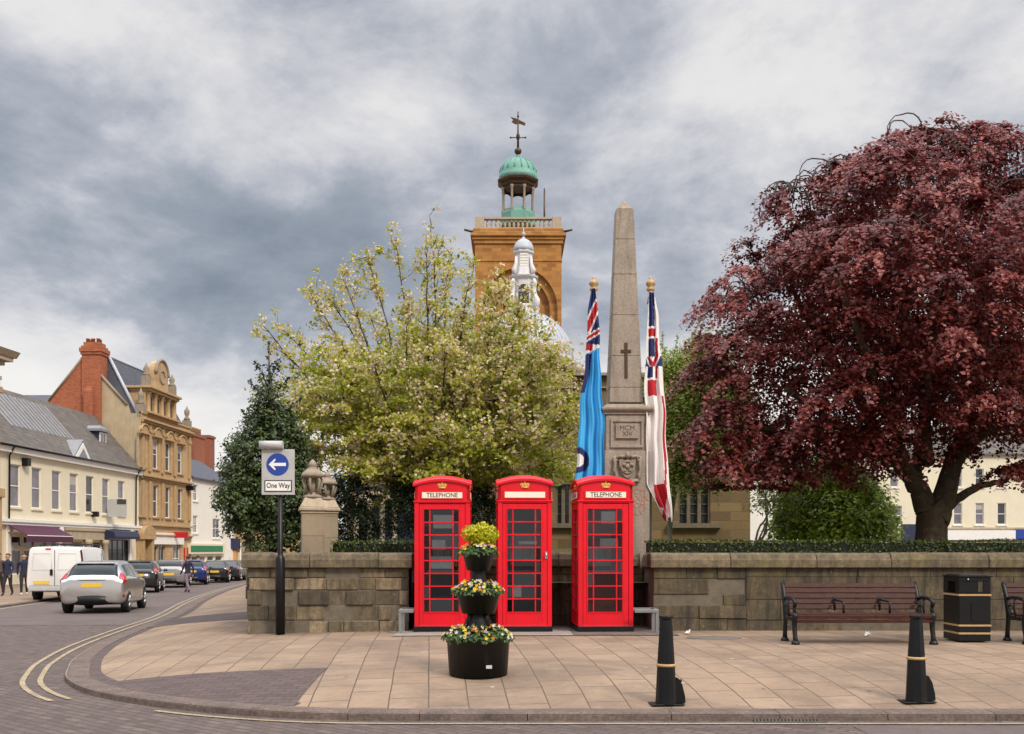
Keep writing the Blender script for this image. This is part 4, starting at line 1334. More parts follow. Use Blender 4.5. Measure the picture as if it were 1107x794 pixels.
scrap('crumpled white paper on the pavement between the bollard and the bench', 743, 686, .10)
scrap('crumpled white paper on the pavement under the bench', 937, 688, .09)
scrap('scrap of white paper lying on the bench seat', 966, 664, .11, 14.75, zp(6, 14.8) + .425)
cv_ = MB(); x, y = ground_hit(772, 690, zp)
n = 24
cv_.lathe([(.42, 0), (.42, .008), (.36, .010), (.01, .011)], n, sy=.62)
o = cv_.build('inspection_cover', MT['concrete2'], loc=(x, y, zp(x, y))); tag(o, 'flat dark inspection cover in the pavement left of the bench', 'cover')
# ================================================================== trees
MT['beechleaf'] = leafy('copper_beech_leaves', [(.05, .010, .010), (.115, .019, .018), (.195, .034, .029), (.27, .055, .044), (.36, .115, .085)], .4, .26)
MT['cherryleaf'] = leafy('cherry_leaves', [(.13, .18, .012), (.27, .31, .02), (.40, .41, .035), (.52, .48, .07), (.48, .36, .08)], .5, .52)
MT['cherrybloom'] = leafy('cherry_blossom', [(.55, .42, .22), (.70, .58, .36), (.76, .64, .44), (.72, .54, .42), (.62, .54, .28)], .6, .42)
MT['hollyleaf'] = leafy('holly_leaves', [(.014, .026, .008), (.035, .056, .016), (.065, .095, .026), (.12, .16, .045)], .4, .18, spec=.35)
MT['greenleaf'] = leafy('bright_green_leaves', [(.06, .12, .010), (.18, .27, .02), (.34, .42, .035), (.48, .54, .06)], .4, .48)
MT['paleleaf'] = leafy('pale_spring_leaves', [(.14, .19, .025), (.26, .32, .045), (.40, .43, .10)], .5, .48)
MT['darkleaf'] = leafy('dark_shrub_leaves', [(.010, .018, .010), (.020, .032, .014), (.035, .05, .02), (.014, .022, .010)], .4, .12)


def unit(a):
    return a / np.maximum(1e-9, np.linalg.norm(a, axis=-1, keepdims=True))


def blob_set(spec, D0):
    """spec rows: photo px, py, radius px, distance, squash in depth."""
    out = []
    for row in spec:
        px, py, r, D = row[:4]
        out.append((np.array(W(px, py, D)), r * D0 / F if len(row) < 5 else r * D / F * 1.0))
    return out


def local(o_loc, A):
    return A - np.array(o_loc)


def limb(mb, pts, r0, r1, n=9, wob=.0):
    P = [Vector(p) for p in pts]
    Q = []
    for i in range(len(P) - 1):
        p0, p1, p2, p3 = P[max(i - 1, 0)], P[i], P[i + 1], P[min(i + 2, len(P) - 1)]
        for k in range(5):
            t = k / 5
            q = .5 * ((2 * p1) + (p2 - p0) * t + (2 * p0 - 5 * p1 + 4 * p2 - p3) * t * t + (3 * p1 - p0 - 3 * p2 + p3) * t ** 3)
            Q.append(q + Vector((random.gauss(0, wob), random.gauss(0, wob), random.gauss(0, wob))))
    Q.append(P[-1])
    m = len(Q)
    mb.tube(Q, [r0 + (r1 - r0) * (i / (m - 1)) ** .8 for i in range(m)], n)
    return Q


# ---------------------------------------------------------------- copper beech
BD = 20.0
base = Vector((XD(1003, BD), BD, 1.0))
bt = thing('copper_beech_tree', 'large copper beech tree with a broad dark red drooping crown behind the wall', 'tree', base)
loc = lambda px, py, D: W(px, py, D) - base
tk = MB()
base_off = loc(1007, 594, 20)
limb(tk, [(.07, 0, -.4), loc(1007, 590, 20), loc(1007, 575, 20), loc(1007, 560, 20), loc(1006, 545, 20)], .33, .29, 14, .008)
for pts, r0, r1 in (
        ([loc(1003, 556, 20), loc(994, 532, 20), loc(983, 514, 20), loc(964, 492, 19.9), loc(940, 474, 19.6), loc(900, 455, 19.2), loc(850, 420, 18.6)], .25, .06),
        ([loc(1011, 562, 20), loc(1020, 536, 20.1), loc(1030, 500, 20.2), loc(1043, 462, 20.3), loc(1062, 390, 20.2), loc(1075, 300, 20)], .30, .06),
        ([loc(990, 526, 20.1), loc(992, 500, 20.3), loc(996, 475, 20.5), loc(998, 450, 20.6), loc(985, 380, 20.4), loc(975, 290, 20.2), loc(985, 190, 20)], .13, .04),
        ([loc(1012, 560, 20), loc(1038, 537, 20.4), loc(1062, 525, 20.8), loc(1085, 520, 21), loc(1110, 498, 21.2)], .12, .04),
        ([loc(1028, 505, 20.2), loc(1060, 470, 19.6), loc(1110, 430, 19), loc(1150, 380, 18.6)], .15, .05),
        ([loc(985, 516, 20), loc(960, 450, 19), loc(935, 380, 18), loc(905, 300, 17.6)], .13, .04),
        ([loc(1003, 500, 20), loc(1000, 430, 18.8), loc(1010, 350, 17.6), loc(1000, 280, 17)], .14, .04),
        ([loc(964, 492, 19.9), loc(920, 420, 20.6), loc(870, 340, 21), loc(840, 270, 20.8)], .12, .03),
        ([loc(940, 474, 19.6), loc(890, 470, 19.6), loc(830, 465, 19.2), loc(775, 460, 19)], .10, .03),
        ([loc(1000, 450, 20.4), loc(1020, 380, 22), loc(1030, 300, 23), loc(1030, 220, 22.6)], .15, .04)):
    limb(tk, pts, r0, r1, 9, .012)
for i in range(9):                                    # root flare and fluting
    a = 2 * PI * i / 9
    tk.tube([(.07 + .20 * math.cos(a), .20 * math.sin(a), 1.5), (.07 + .28 * math.cos(a + .1), .28 * math.sin(a + .1), .6), (.07 + .42 * math.cos(a), .42 * math.sin(a), -.1)], [.04, .06, .09], 6)
trunk = tk.build('trunk', MT['bark'], bt)
spec = [(1000, 172, 40, 20), (1062, 195, 52, 20), (935, 200, 50, 20), (1100, 230, 85, 20.3), (890, 232, 52, 20), (860, 225, 32, 20), (990, 265, 95, 20), (845, 300, 62, 20), (800, 335, 38, 20), (920, 335, 92, 19.6), (1050, 350, 105, 20), (808, 400, 55, 19.6),
        (772, 425, 30, 19.6), (850, 420, 72, 19.2), (930, 420, 72, 19), (795, 470, 42, 19.2), (800, 512, 28, 19), (850, 468, 45, 19), (1110, 400, 95, 20), (1160, 300, 130, 20), (1165, 420, 90, 20), (1040, 420, 62, 19.4),
        (1000, 150, 16, 19.8), (1075, 160, 26, 20), (754, 412, 12, 19.5), (985, 400, 60, 18.4),
        (980, 230, 80, 18.2), (1060, 280, 90, 17.7), (950, 310, 85, 17.7), (1010, 360, 85, 17.2), (890, 370, 65, 18.0), (1090, 370, 85, 17.4), (920, 280, 66, 22), (1000, 240, 90, 22.4), (1080, 300, 100, 23), (960, 350, 90, 23), (870, 350, 70, 22), (1030, 400, 75, 23),
        (885, 480, 40, 20.8), (930, 490, 32, 21.8), (905, 455, 46, 18.2), (965, 425, 48, 17.6), (1040, 425, 52, 17.9), (870, 490, 34, 18.6), (920, 492, 28, 19), (835, 510, 26, 18.8), (800, 535, 15, 18.8), (1095, 455, 50, 18.6), (950, 480, 26, 18.6), (985, 455, 30, 18.2), (890, 515, 20, 19.6), (780, 500, 26, 18.9), (778, 522, 20, 18.8), (812, 530, 20, 18.8), (845, 520, 24, 19), (765, 470, 20, 19), (1085, 470, 42, 19.6), (1100, 505, 18, 19.4), (1130, 490, 50, 19.5)]
BL = [(np.array(W(px, py, D)), r * D / F) for px, py, r, D in spec]
cen = np.array([b[0] for b in BL]); rad = np.array([b[1] for b in BL])


def shoots(BL, n, length, droop, per, scat, keep=.80, up=.25, minz=None, inward=.25):
    cen = np.array([b[0] for b in BL]); rad = np.array([b[1] for b in BL])
    pr = rad ** 2 / (rad ** 2).sum()
    idx = rng.choice(len(BL), n * 2, p=pr)
    v = unit(rng.normal(size=(n * 2, 3)))
    v[:, 2] = np.where(v[:, 2] < -.35, -v[:, 2], v[:, 2])
    p = cen[idx] + v * rad[idx][:, None] * rng.uniform(1 - inward, 1.03, n * 2)[:, None]
    dd = np.linalg.norm(p[:, None, :] - cen[None], axis=2) / rad[None]
    ok = (dd < keep).sum(1) <= 1
    p, v = p[ok][:n], v[ok][:n]
    n = len(p)
    hz = v.copy(); hz[:, 2] = np.maximum(hz[:, 2], 0) * .5; hz = unit(hz + rng.normal(size=(n, 3)) * .25)
    Ln = length * rng.uniform(.55, 1.25, n)
    t = np.linspace(0, 1, per)[None, :, None]
    path = p[:, None, :] + hz[:, None, :] * (Ln[:, None, None] * .62) * t
    path[:, :, 2] += (Ln[:, None] * (up * t[:, :, 0] - droop * t[:, :, 0] ** 2))
    P = path + rng.normal(size=path.shape) * scat
    out = np.repeat(v[:, None, :], per, 1)
    TI = np.clip(rng.normal(.5, .28, n), 0, 1)
    return path, P.reshape(-1, 3), out.reshape(-1, 3), np.repeat(TI, per)




def sprays(BL, ns, dmin, nsh, length, droop, per, scat, keep=.82, up=.22, spread=.8):
    """fans of drooping shoots, each fan a tier of foliage with air between it and the next."""
    cen = np.array([b[0] for b in BL]); rad = np.array([b[1] for b in BL])
    pr = rad ** 1.2 / (rad ** 1.2).sum()
    got = []; gv = []
    tries = 0
    while len(got) < ns and tries < 40:
        tries += 1
        idx = rng.choice(len(BL), 600, p=pr); v = unit(rng.normal(size=(600, 3)))
        v[:, 2] = np.where(v[:, 2] < -.3, -v[:, 2], v[:, 2])
        p = cen[idx] + v * rad[idx][:, None] * rng.uniform(.70, 1.13, 600)[:, None]
        dd = np.linalg.norm(p[:, None, :] - cen[None], axis=2) / rad[None]
        ok = (dd < keep).sum(1) <= 1
        for a, b in zip(p[ok], v[ok]):
            if not got or np.min(np.linalg.norm((np.array(got) - a) * np.array([1, 1, 1.5]), axis=1)) > dmin:
                got.append(a); gv.append(b)
            if len(got) >= ns: break
    paths = []; outs = []; ti = []
    for a, b in zip(got, gv):
        h = b * np.array([1, 1, .35]); t0 = np.clip(rng.normal(.5, .22), 0, 1); sc = rng.uniform(.7, 1.3)
        for _ in range(nsh):
            d = unit(h + rng.normal(size=3) * np.array([spread, spread, .22]))
            ln = length * sc * rng.uniform(.6, 1.2)
            t = np.linspace(0, 1, per)[:, None]
            q = a - h * .1 + d * ln * t * np.array([1, 1, .6])
            q[:, 2] += ln * (up * t[:, 0] - droop * t[:, 0] ** 2)
            paths.append(q); outs.append(np.repeat(unit(b * .5 + d * .5)[None], per, 0)); ti.append(np.full(per, np.clip(t0 + rng.normal() * .12, 0, 1)))
    path = np.array(paths)
    P = path + rng.normal(size=path.shape) * np.array([scat, scat, scat * .7])
    return path, P.reshape(-1, 3), np.array(outs).reshape(-1, 3), np.array(ti).reshape(-1)


path, P, O, TI = sprays(BL, 700, .36, 9, .68, .92, 33, .047)
Nn = O * .6 + rng.normal(size=P.shape) * .38 + np.array([.1, -.3, .75])
k1 = P[:, 2] > 2.75
P, Nn, TI = P[k1], Nn[k1], TI[k1]
fi = rng.choice(len(BL), 44000, p=rad ** 3 / (rad ** 3).sum()); v = unit(rng.normal(size=(44000, 3)))
P2 = cen[fi] + v * rad[fi][:, None] * rng.uniform(.2, .8, 44000)[:, None]
P2 = P2[P2[:, 2] > 3.0]
# hanging fringe seen from below, left of the trunk
nf = 3200
fp = np.array([W(rng.uniform(800, 1000), rng.uniform(470, 520), rng.uniform(20.5, 23)) for _ in range(nf)])
fq = np.array([W(rng.uniform(790, 1107), rng.uniform(340, 478), rng.uniform(19.5, 22.5)) for _ in range(14000)])
fp = np.vstack([fp, fq])
PA = np.vstack([P, P2, fp]); NA = np.vstack([Nn, rng.normal(size=P2.shape) + np.array([0, 0, .5]), rng.normal(size=fp.shape) + np.array([0, -.5, .5])])
crown_ = leaf_mesh('crown', PA - np.array(base), NA, .088, .64, MT['beechleaf'], bt, fold=.08, tint=np.concatenate([TI, rng.uniform(0, .5, len(P2)), rng.uniform(.2, 1, len(fp))]))
tw = MB()
sel = [i for i in range(len(path)) if path[i, 0, 2] > 7.0]
for i in sel[::4][:260]:
    q = path[i][::6]
    tw.tube([Vector(a) - base for a in q], [.011, .010, .009, .008, .006, .005][:len(q)], 4)
for px, py, rr in ((978, 150, 15), (1000, 165, 18), (965, 172, 16), (1080, 150, 14), (1066, 160, 16), (1095, 158, 12), (880, 190, 14), (862, 214, 14), (800, 318, 14), (1020, 150, 12), (845, 208, 10), (915, 178, 11)):
    r_ = rr * BD / F
    for m_ in range(4):
        o_ = rng.normal(size=3) * .12
        c_ = np.array(W(px, py - 2, BD - .3)) + o_
        sg = rng.choice([-1, 1]) if m_ else -1
        tw.tube([Vector(c_ + np.array([sg * -r_ * 1.3, .1, -.25])) - base] + [Vector(c_ + np.array([sg * r_ * -math.cos(a), .1 * a, r_ * math.sin(a) * rng.uniform(.8, 1.1)])) - base for a in np.linspace(.1, PI * .95, 8)] + [Vector(c_ + np.array([sg * r_ * 1.08, .2, -.35])) - base], [.017] * 3 + [.014] * 3 + [.010] * 4, 5)
# pale bare twigs over the sunny side of the crown
for _ in range(70):
    b_ = BL[int(rng.choice([10, 26, 27, 28, 6, 9, 3]))]
    v_ = unit(np.array([rng.normal() * .6, -1, rng.uniform(.1, .9)])); p_ = b_[0] + v_ * b_[1] * 1.02
    d_ = np.array([rng.normal() * .5, -.2, .2])
    tw.tube([Vector(p_ + d_ * t_ * .7 + np.array([rng.normal() * .05, -.06, -.5 * t_ * t_ + rng.normal() * .04])) - base for t_ in np.linspace(0, 1, 6)], [.010, .009, .008, .007, .006, .004], 4)
import bmesh
to_ = tw.build('twigs', MT['bark2'], bt)
bm = bmesh.new(); bm.from_mesh(crown_.data); nf_ = len(bm.faces); bm.from_mesh(to_.data); bm.faces.ensure_lookup_table()
for f_ in bm.faces[nf_:]: f_.material_index = 1
bm.to_mesh(crown_.data); bm.free(); crown_.data.materials.append(MT['bark2'])
bpy.data.objects.remove(to_)

# ---------------------------------------------------------------- flowering cherry
CD = 22.5
base = Vector((XD(472, CD), CD, 1.0))
ct = thing('cherry_tree', 'wide flowering cherry tree with yellow green leaves and pale blossom above the telephone boxes', 'tree', base)
loc = lambda px, py, D: W(px, py, D) - base
mb = MB()
limb(mb, [(0, 0, -.3), (.02, 0, .6), (0, .0, 1.5)], .24, .17, 10, .01)
tips = [(284, 352, 21.5), (308, 358, 22), (342, 328, 22), (370, 300, 22.5), (352, 318, 24), (396, 278, 23), (428, 262, 23.5), (466, 243, 22.5), (462, 268, 21), (490, 268, 24), (512, 292, 22), (530, 318, 23), (548, 325, 21.5), (560, 345, 24),
        (585, 375, 22), (606, 400, 22.5), (545, 300, 22), (566, 322, 21.5), (576, 350, 22.5), (592, 392, 21), (555, 372, 20.6), (532, 345, 20.6), (505, 315, 21), (575, 400, 20.4), (600, 425, 20.6), (618, 430, 21.8), (622, 470, 22), (612, 505, 21.5), (590, 500, 20.5), (560, 440, 20), (520, 400, 19.8), (480, 370, 19.8), (440, 360, 19.9), (400, 380, 19.9), (365, 400, 20.2), (335, 420, 21), (318, 450, 22), (335, 490, 21.2), (380, 500, 20.2), (430, 480, 19.6), (480, 450, 19.5), (530, 480, 19.6), (500, 330, 25), (440, 320, 25.2), (400, 340, 25.5), (560, 400, 25.3), (350, 390, 25), (450, 420, 19.6), (585, 460, 19.9)]
LP, LN, BP, BN = [], [], [], []
origin = Vector((0, 0, 1.5))


LT, BT = [], []


def dress(p, d, dens):
    if rng.random() < .32: return
    c = np.array(p) + rng.normal(size=3) * .06
    tl, tb = rng.random(), rng.random(); pb = rng.uniform(.15, .8)
    for _ in range(dens * 3):
        off = rng.normal(size=3) * .062
        if rng.random() > pb: LP.append(c + off); LT.append(tl)
        else: BP.append(c + off); BT.append(tb)


def twig(p, d, ln, r, lev):
    pts = [p]; q = Vector(p); dd = Vector(d).normalized()
    m = max(3, int(ln / .17))
    for i in range(m):
        dd = (dd + Vector(rng.normal(size=3) * .10) + Vector((0, 0, .015))).normalized()
        q = q + dd * (ln / m); pts.append(q.copy())
    mb.tube(pts, [r * (1 - .75 * i / m) for i in range(m + 1)], 5 if lev else 6)
    for i, a in enumerate(pts[1:]):
        dress(a, dd, 4 if lev else 3)
        if lev == 0 and i % 2 == 0 and rng.random() < .6:
            s = (dd + Vector(rng.normal(size=3)) * .65).normalized()
            twig(a, s, rng.uniform(.25, .5), r * .5, 1)


for px, py, D in tips:
    e = loc(px, py, D)
    st = origin + Vector((rng.normal() * .1, rng.normal() * .1, rng.uniform(-.4, .5)))
    L_ = (e - st).length
    mid = st.lerp(e, .4) + Vector((0, 0, .10 * L_ * rng.uniform(-.3, .8)))
    Q = limb(mb, [st, st.lerp(mid, .5) + Vector(rng.normal(size=3) * .06), mid, mid.lerp(e, .55) + Vector(rng.normal(size=3) * .07), e], .062, .008, 6, .012)
    dirn_ = (e - st).normalized()
    for i in range(4, len(Q)):
        f = i / len(Q)
        dress(Q[i], dirn_, 4 if f > .45 else 2)
        nb_ = 2 if f < .9 else 1
        for _ in range(nb_):
            if rng.random() < .75:
                s = (dirn_ * .75 + Vector(rng.normal(size=3)) * .55 + Vector((0, 0, .10))).normalized()
                twig(Q[i], s, rng.uniform(.35, .9) * (1.15 - .85 * f), .014, 0)
mb.build('trunk', MT['bark2'], ct)
# fuller lower crown
fill = [(400, 445, 55, 21), (460, 440, 62, 21), (530, 455, 62, 21.5), (585, 470, 42, 21.5), (360, 455, 40, 21.5), (430, 500, 45, 20.6), (500, 505, 42, 20.4), (565, 510, 38, 20.8), (470, 395, 38, 22.5), (605, 515, 22, 20.6), (375, 495, 34, 21), (450, 470, 72, 24), (540, 450, 62, 24), (380, 440, 45, 24), (345, 480, 24, 21.4), (600, 440, 26, 22), (335, 430, 26, 21.6), (352, 402, 26, 21.8), (318, 455, 18, 21.4), (392, 405, 24, 22.4), (500, 375, 24, 22.8), (550, 385, 34, 21.6), (585, 400, 28, 21.4)]
BLc = [(np.array(W(a, b_, D)), r * D / F) for a, b_, r, D in fill]
pth, PF, OF, TF = sprays(BLc, 310, .34, 7, .75, .28, 17, .055, up=.12, spread=.9)
PF = PF - np.array(base); hb = rng.random(len(PF)) < np.clip(TF * .75, .08, .6) * np.clip((PF[:, 2] - 1.2) / 3.2, .25, 1)
LPa = np.vstack([np.array(LP), PF[~hb]]); BPa = np.vstack([np.array(BP), PF[hb]])
leaf_mesh('crown', LPa, rng.normal(size=LPa.shape) * .6 + np.array([.1, -.4, .6]), .105, .58, MT['cherryleaf'], ct, tint=np.concatenate([LT, TF[~hb]]))
leaf_mesh('blossom', BPa + rng.normal(size=BPa.shape) * .02, rng.normal(size=BPa.shape) * .7 + np.array([0, -.5, .4]), .07, .9, MT['cherrybloom'], ct, tint=np.concatenate([BT, TF[hb]]))


# ---------------------------------------------------------------- general leafy tree from clumps
def clump_tree(name, label, cat, px, D, spec, mleaf, size, n, length, droop, per, scat, bark, r0, tops, group=None, asp=.55, sprays=(), up=.2, inward=.45, zb=1.0, keep=.75):
    base = Vector((XD(px, D), D, zb))
    t = thing(name, label, cat, base, 0, group)
    mb = MB()
    h0 = min(ZD(s[1], s[3]) for s in spec)
    for (ax, ay, aD) in tops:
        e = W(ax, ay, aD) - base
        m1 = Vector((e.x * .25 + random.gauss(0, .1), e.y * .25, e.z * .45))
        limb(mb, [(0, 0, -.2), (0, 0, min(.8, e.z * .2)), m1, m1.lerp(e, .55) + Vector((random.gauss(0, .12), random.gauss(0, .12), 0)), e], r0, r0 * .12, 7, .01)
    for a, b_, r in sprays:
        mb.tube([Vector(a) - base, (Vector(a) * .5 + Vector(b_) * .5) - base + Vector((0, 0, .06)), Vector(b_) - base], [r, r * .6, r * .3], 5)
    mb.build('trunk', bark, t)
    BLx = [(np.array(W(a, c, d)), r * d / F) for a, c, r, d in spec]
    pth, P_, O_, T_ = shoots(BLx, n, length, droop, per, scat, up=up, inward=inward, keep=keep)
    for a, b_, r in sprays:
        a, b_ = np.array(a), np.array(b_)
        u = rng.uniform(.1, 1.03, 90)[:, None]
        q = a + (b_ - a) * u + rng.normal(size=(90, 3)) * (.10 * (1.15 - u))
        P_ = np.vstack([P_, q]); T_ = np.concatenate([T_, np.full(90, rng.uniform(.2, .8))]); O_ = np.vstack([O_, unit(rng.normal(size=q.shape))])
    Nn_ = O_ * .6 + rng.normal(size=P_.shape) * .42 + np.array([.05, -.25, .6])
    leaf_mesh('crown', P_ - np.array(base), Nn_, size, asp, mleaf, t, tint=T_)
    return t


def W3(px, py, D): return tuple(W(px, py, D))


sp_ = [(W3(290, 470, 19.6), W3(291, 372, 19.6), .03), (W3(288, 440, 19.7), W3(270, 412, 19.6), .018), (W3(292, 440, 19.7), W3(312, 408, 19.6), .018), (W3(285, 470, 19.6), W3(262, 445, 19.4), .018), (W3(295, 470, 19.7), W3(325, 430, 19.7), .018), (W3(290, 420, 19.6), W3(276, 392, 19.6), .014), (W3(291, 415, 19.6), W3(303, 388, 19.6), .014),
       (W3(270, 530, 19.2), W3(236, 536, 19), .018), (W3(265, 545, 19.2), W3(231, 548, 19), .018), (W3(270, 510, 19.2), W3(238, 512, 19), .018), (W3(270, 560, 19.2), W3(243, 563, 19), .018), (W3(268, 490, 19.2), W3(243, 482, 19), .018)]
clump_tree('holly_tree', 'dark green holly tree with a thin twiggy spire, behind the sign and gate piers', 'tree', 296, 19.8,
           [(290, 470, 24, 19.7), (278, 500, 30, 19.6), (305, 480, 20, 19.8), (312, 500, 22, 19.9), (320, 520, 20, 20), (268, 535, 26, 19.5), (300, 540, 40, 19.7), (325, 560, 24, 20), (275, 570, 26, 19.6), (300, 585, 30, 19.8), (300, 455, 10, 19.8), (264, 520, 16, 19.4), (292, 425, 8, 19.6), (300, 458, 13, 19.8), (288, 445, 12, 19.6), (262, 548, 18, 19.3)],
           MT['hollyleaf'], .08, 1900, .38, .3, 18, .06, MT['bark2'], .10, [(290, 385, 19.6), (275, 470, 19.6), (325, 470, 19.9), (265, 520, 19.5)], sprays=sp_)
clump_tree('bush', 'dense dark evergreen shrub under the cherry tree, seen left of the first telephone box', 'shrub', 372, 21,
           [(362, 555, 26, 21), (385, 570, 22, 21), (378, 535, 22, 21.4), (360, 590, 20, 21), (400, 588, 14, 21)], MT['darkleaf'], .07, 700, .35, .2, 14, .06, MT['bark2'], .05, [(362, 545, 21), (385, 560, 21)], 'dark shrubs under the cherry')
clump_tree('bush', 'dark evergreen shrub hard against the left side of the first telephone box, behind the hedge', 'shrub', 442, 21,
           [(440, 560, 22, 21), (448, 540, 22, 21.2), (432, 580, 15, 21), (470, 560, 30, 21.3), (515, 560, 30, 21.3)], MT['darkleaf'], .07, 800, .35, .2, 14, .06, MT['bark2'], .05, [(440, 550, 21), (470, 550, 21)], 'dark shrubs under the cherry')
# bright laurel-like bush under the beech
clump_tree('laurel_bush', 'bright green drooping laurel bush below the red tree crown, left of its trunk', 'shrub', 900, 25.5,
           [(900, 520, 26, 25.5), (880, 545, 30, 25.5), (920, 545, 32, 25.5), (865, 560, 20, 25.3), (945, 562, 18, 25.3), (900, 570, 36, 25), (930, 575, 26, 25), (870, 580, 20, 25)], MT['greenleaf'], .125, 1500, .75, .9, 15, .085, MT['bark2'], .07, [(900, 520, 25.5), (880, 545, 25.5), (930, 550, 25.5)], up=.1, inward=.3)
clump_tree('sapling', 'small pale green sapling with thin branches between the church and the laurel bush', 'tree', 818, 24.5,
           [(832, 530, 16, 24.5), (850, 515, 16, 24.6), (825, 550, 12, 24.4), (845, 545, 14, 24.6), (855, 560, 10, 24.6), (838, 500, 12, 24.6)], MT['paleleaf'], .075, 260, .5, .3, 12, .07, MT['palebark'], .055, [(832, 520, 24.5), (850, 505, 24.6), (825, 540, 24.4), (855, 555, 24.6)], inward=.8)
# light willowy tree between the memorial and the beech
wsp = []
for i in range(34):
    px = random.uniform(700, 800); py = random.uniform(345, 440)
    wsp.append((W3(730 + (px - 745) * .5, py + random.uniform(25, 60), 25.5), W3(px, py, 25.5 + random.gauss(0, .8)), .014))
clump_tree('birch_tree', 'thin pale green tree with feathery twigs between the white flag and the red tree', 'tree', 724, 25.5,
           [(705, 430, 20, 25.4), (735, 405, 26, 25.6), (762, 395, 26, 25.8), (730, 440, 30, 25.5), (760, 430, 34, 25.7), (785, 440, 26, 26), (745, 480, 34, 25.4), (720, 480, 22, 25.3), (770, 480, 28, 25.8), (735, 520, 24, 25.4), (760, 515, 18, 25.6), (712, 520, 14, 25.3)],
           MT['paleleaf'], .08, 2600, .7, .9, 18, .07, MT['palebark'], .07, [(735, 370, 25.5), (760, 360, 25.6), (720, 400, 25.4), (780, 390, 25.8), (750, 440, 25.5)], sprays=wsp, up=.35, inward=.7)
# ================================================================== buildings
class Facade:
    """Local frame: x along the street front (away from the camera), y into the building, z up from base."""

    def __init__(s, A, B, zb):
        s.A, s.B, s.zb = Vector(A), Vector(B), zb
        s.e = (s.B - s.A).normalized(); s.n = Vector((-s.e.y, s.e.x)); s.L = (s.B - s.A).length
        s.rot = math.atan2(s.e.y, s.e.x)

    def lx(s, px, off=0.0):                  # local x where the sight line through column px meets the plane y = off
        a = s.A + s.n * off; k = (px - CX) / F
        return (k * a.y - a.x) / (s.e.x - k * s.e.y)

    def D(s, lx, off=0.0):
        return s.A.y + s.e.y * lx + s.n.y * off

    def z(s, px, py, off=0.0):
        return ZD(py, s.D(s.lx(px, off), off)) - s.zb

    def thing(s, name, label, cat, group=None):
        return thing(name, label, cat, (s.A.x, s.A.y, s.zb), s.rot, group)


def holed_wall(mb, L0, L1, z0, z1, holes, y=0.0, depth=.16, mi=0):
    xs = sorted({L0, L1} | {v for h in holes for v in h[:2] if L0 < v < L1}); zs_ = sorted({z0, z1} | {v for h in holes for v in h[2:] if z0 < v < z1})
    for a, b in zip(xs, xs[1:]):
        for c, d in zip(zs_, zs_[1:]):
            if not any(h[0] <= a + 1e-6 and b <= h[1] + 1e-6 and h[2] <= c + 1e-6 and d <= h[3] + 1e-6 for h in holes):
                mb.add([(a, y, c), (b, y, c), (b, y, d), (a, y, d)], [(0, 1, 2, 3)], mi)
    for x0, x1, a, b in holes:
        mb.add([(x0, y, a), (x1, y, a), (x1, y, b), (x0, y, b), (x0, y + depth, a), (x1, y + depth, a), (x1, y + depth, b), (x0, y + depth, b)],
               [(0, 4, 5, 1), (1, 5, 6, 2), (2, 6, 7, 3), (3, 7, 4, 0)], mi)


MT['blind'] = plain('window_blind', (.42, .39, .35), .8, .12, 4)


def sash(t, x0, x1, z0, z1, mfr=None, mgl=None, y=.09, bars=1, mid=True, sill=None, sillm=None, rows=2):
    mfr = mfr or MT['white']; mgl = mgl or MT['darkglass']
    b = MB(); w_ = .065
    b.box(x0, x0 + w_, y, y + .07, z0, z1); b.box(x1 - w_, x1, y, y + .07, z0, z1); b.box(x0 + w_, x1 - w_, y, y + .07, z0, z0 + w_ * 1.3); b.box(x0 + w_, x1 - w_, y, y + .07, z1 - w_, z1)
    for i in range(1, rows):
        zm = z0 + (z1 - z0) * i / rows
        b.box(x0 + w_, x1 - w_, y + .01, y + .06, zm - .028, zm + .028)
    for i in range(1, bars + 1):
        if bars: xm = x0 + (x1 - x0) * i / (bars + 1); b.box(xm - .014, xm + .014, y + .015, y + .055, z0 + w_, z1 - w_)
    f = b.build('window', mfr, t)
    g = MB(); g.box(x0 + w_ * .5, x1 - w_ * .5, y + .052, y + .058, z0 + .03, z1 - .03); g.build('pane', mgl if random.random() < .6 else random.choice((MT['darkglass'], MT['greyglass'])), f)
    if rows == 2 and x1 - x0 < 1.4 and random.random() < .45:
        q = random.uniform(.2, .5); g = MB(); g.box(x0 + w_, x1 - w_, y + .045, y + .050, z1 - w_ - (z1 - z0) * q, z1 - w_); g.build('blind', MT['blind'], f)
    if sill:
        g = MB(); g.box(x0 - .1, x1 + .1, -sill, y + .02, z0 - .11, z0 - .002); g.build('sill', sillm or mfr, f)
    return f


def body(mb, L0, L1, dep, z0, z1, near=True, farw=True, back=True, mi=0):
    """near end, far end and back walls (the front is a holed wall)."""
    if near: mb.add([(L0, 0, z0), (L0, 0, z1), (L0, dep, z1), (L0, dep, z0)], [(0, 1, 2, 3)], mi)
    if farw: mb.add([(L1, 0, z0), (L1, dep, z0), (L1, dep, z1), (L1, 0, z1)], [(0, 1, 2, 3)], mi)
    if back: mb.add([(L0, dep, z0), (L0, dep, z1), (L1, dep, z1), (L1, dep, z0)], [(0, 1, 2, 3)], mi)


def pitched(t, L0, L1, y0, y1, ze, zrg, m, name='roof', over=.12, th=.16):
    ym = (y0 + y1) / 2
    b = MB()
    k = (zrg - ze) / (ym - y0)
    a = y0 - over; za = ze - k * over
    c = y1 + over
    poly = [(a, za), (ym, zrg), (c, za), (c, za + th), (ym, zrg + th), (a, za + th)]
    b.prism(poly, 'x', L0, L1)
    return b.build(name, m, t)


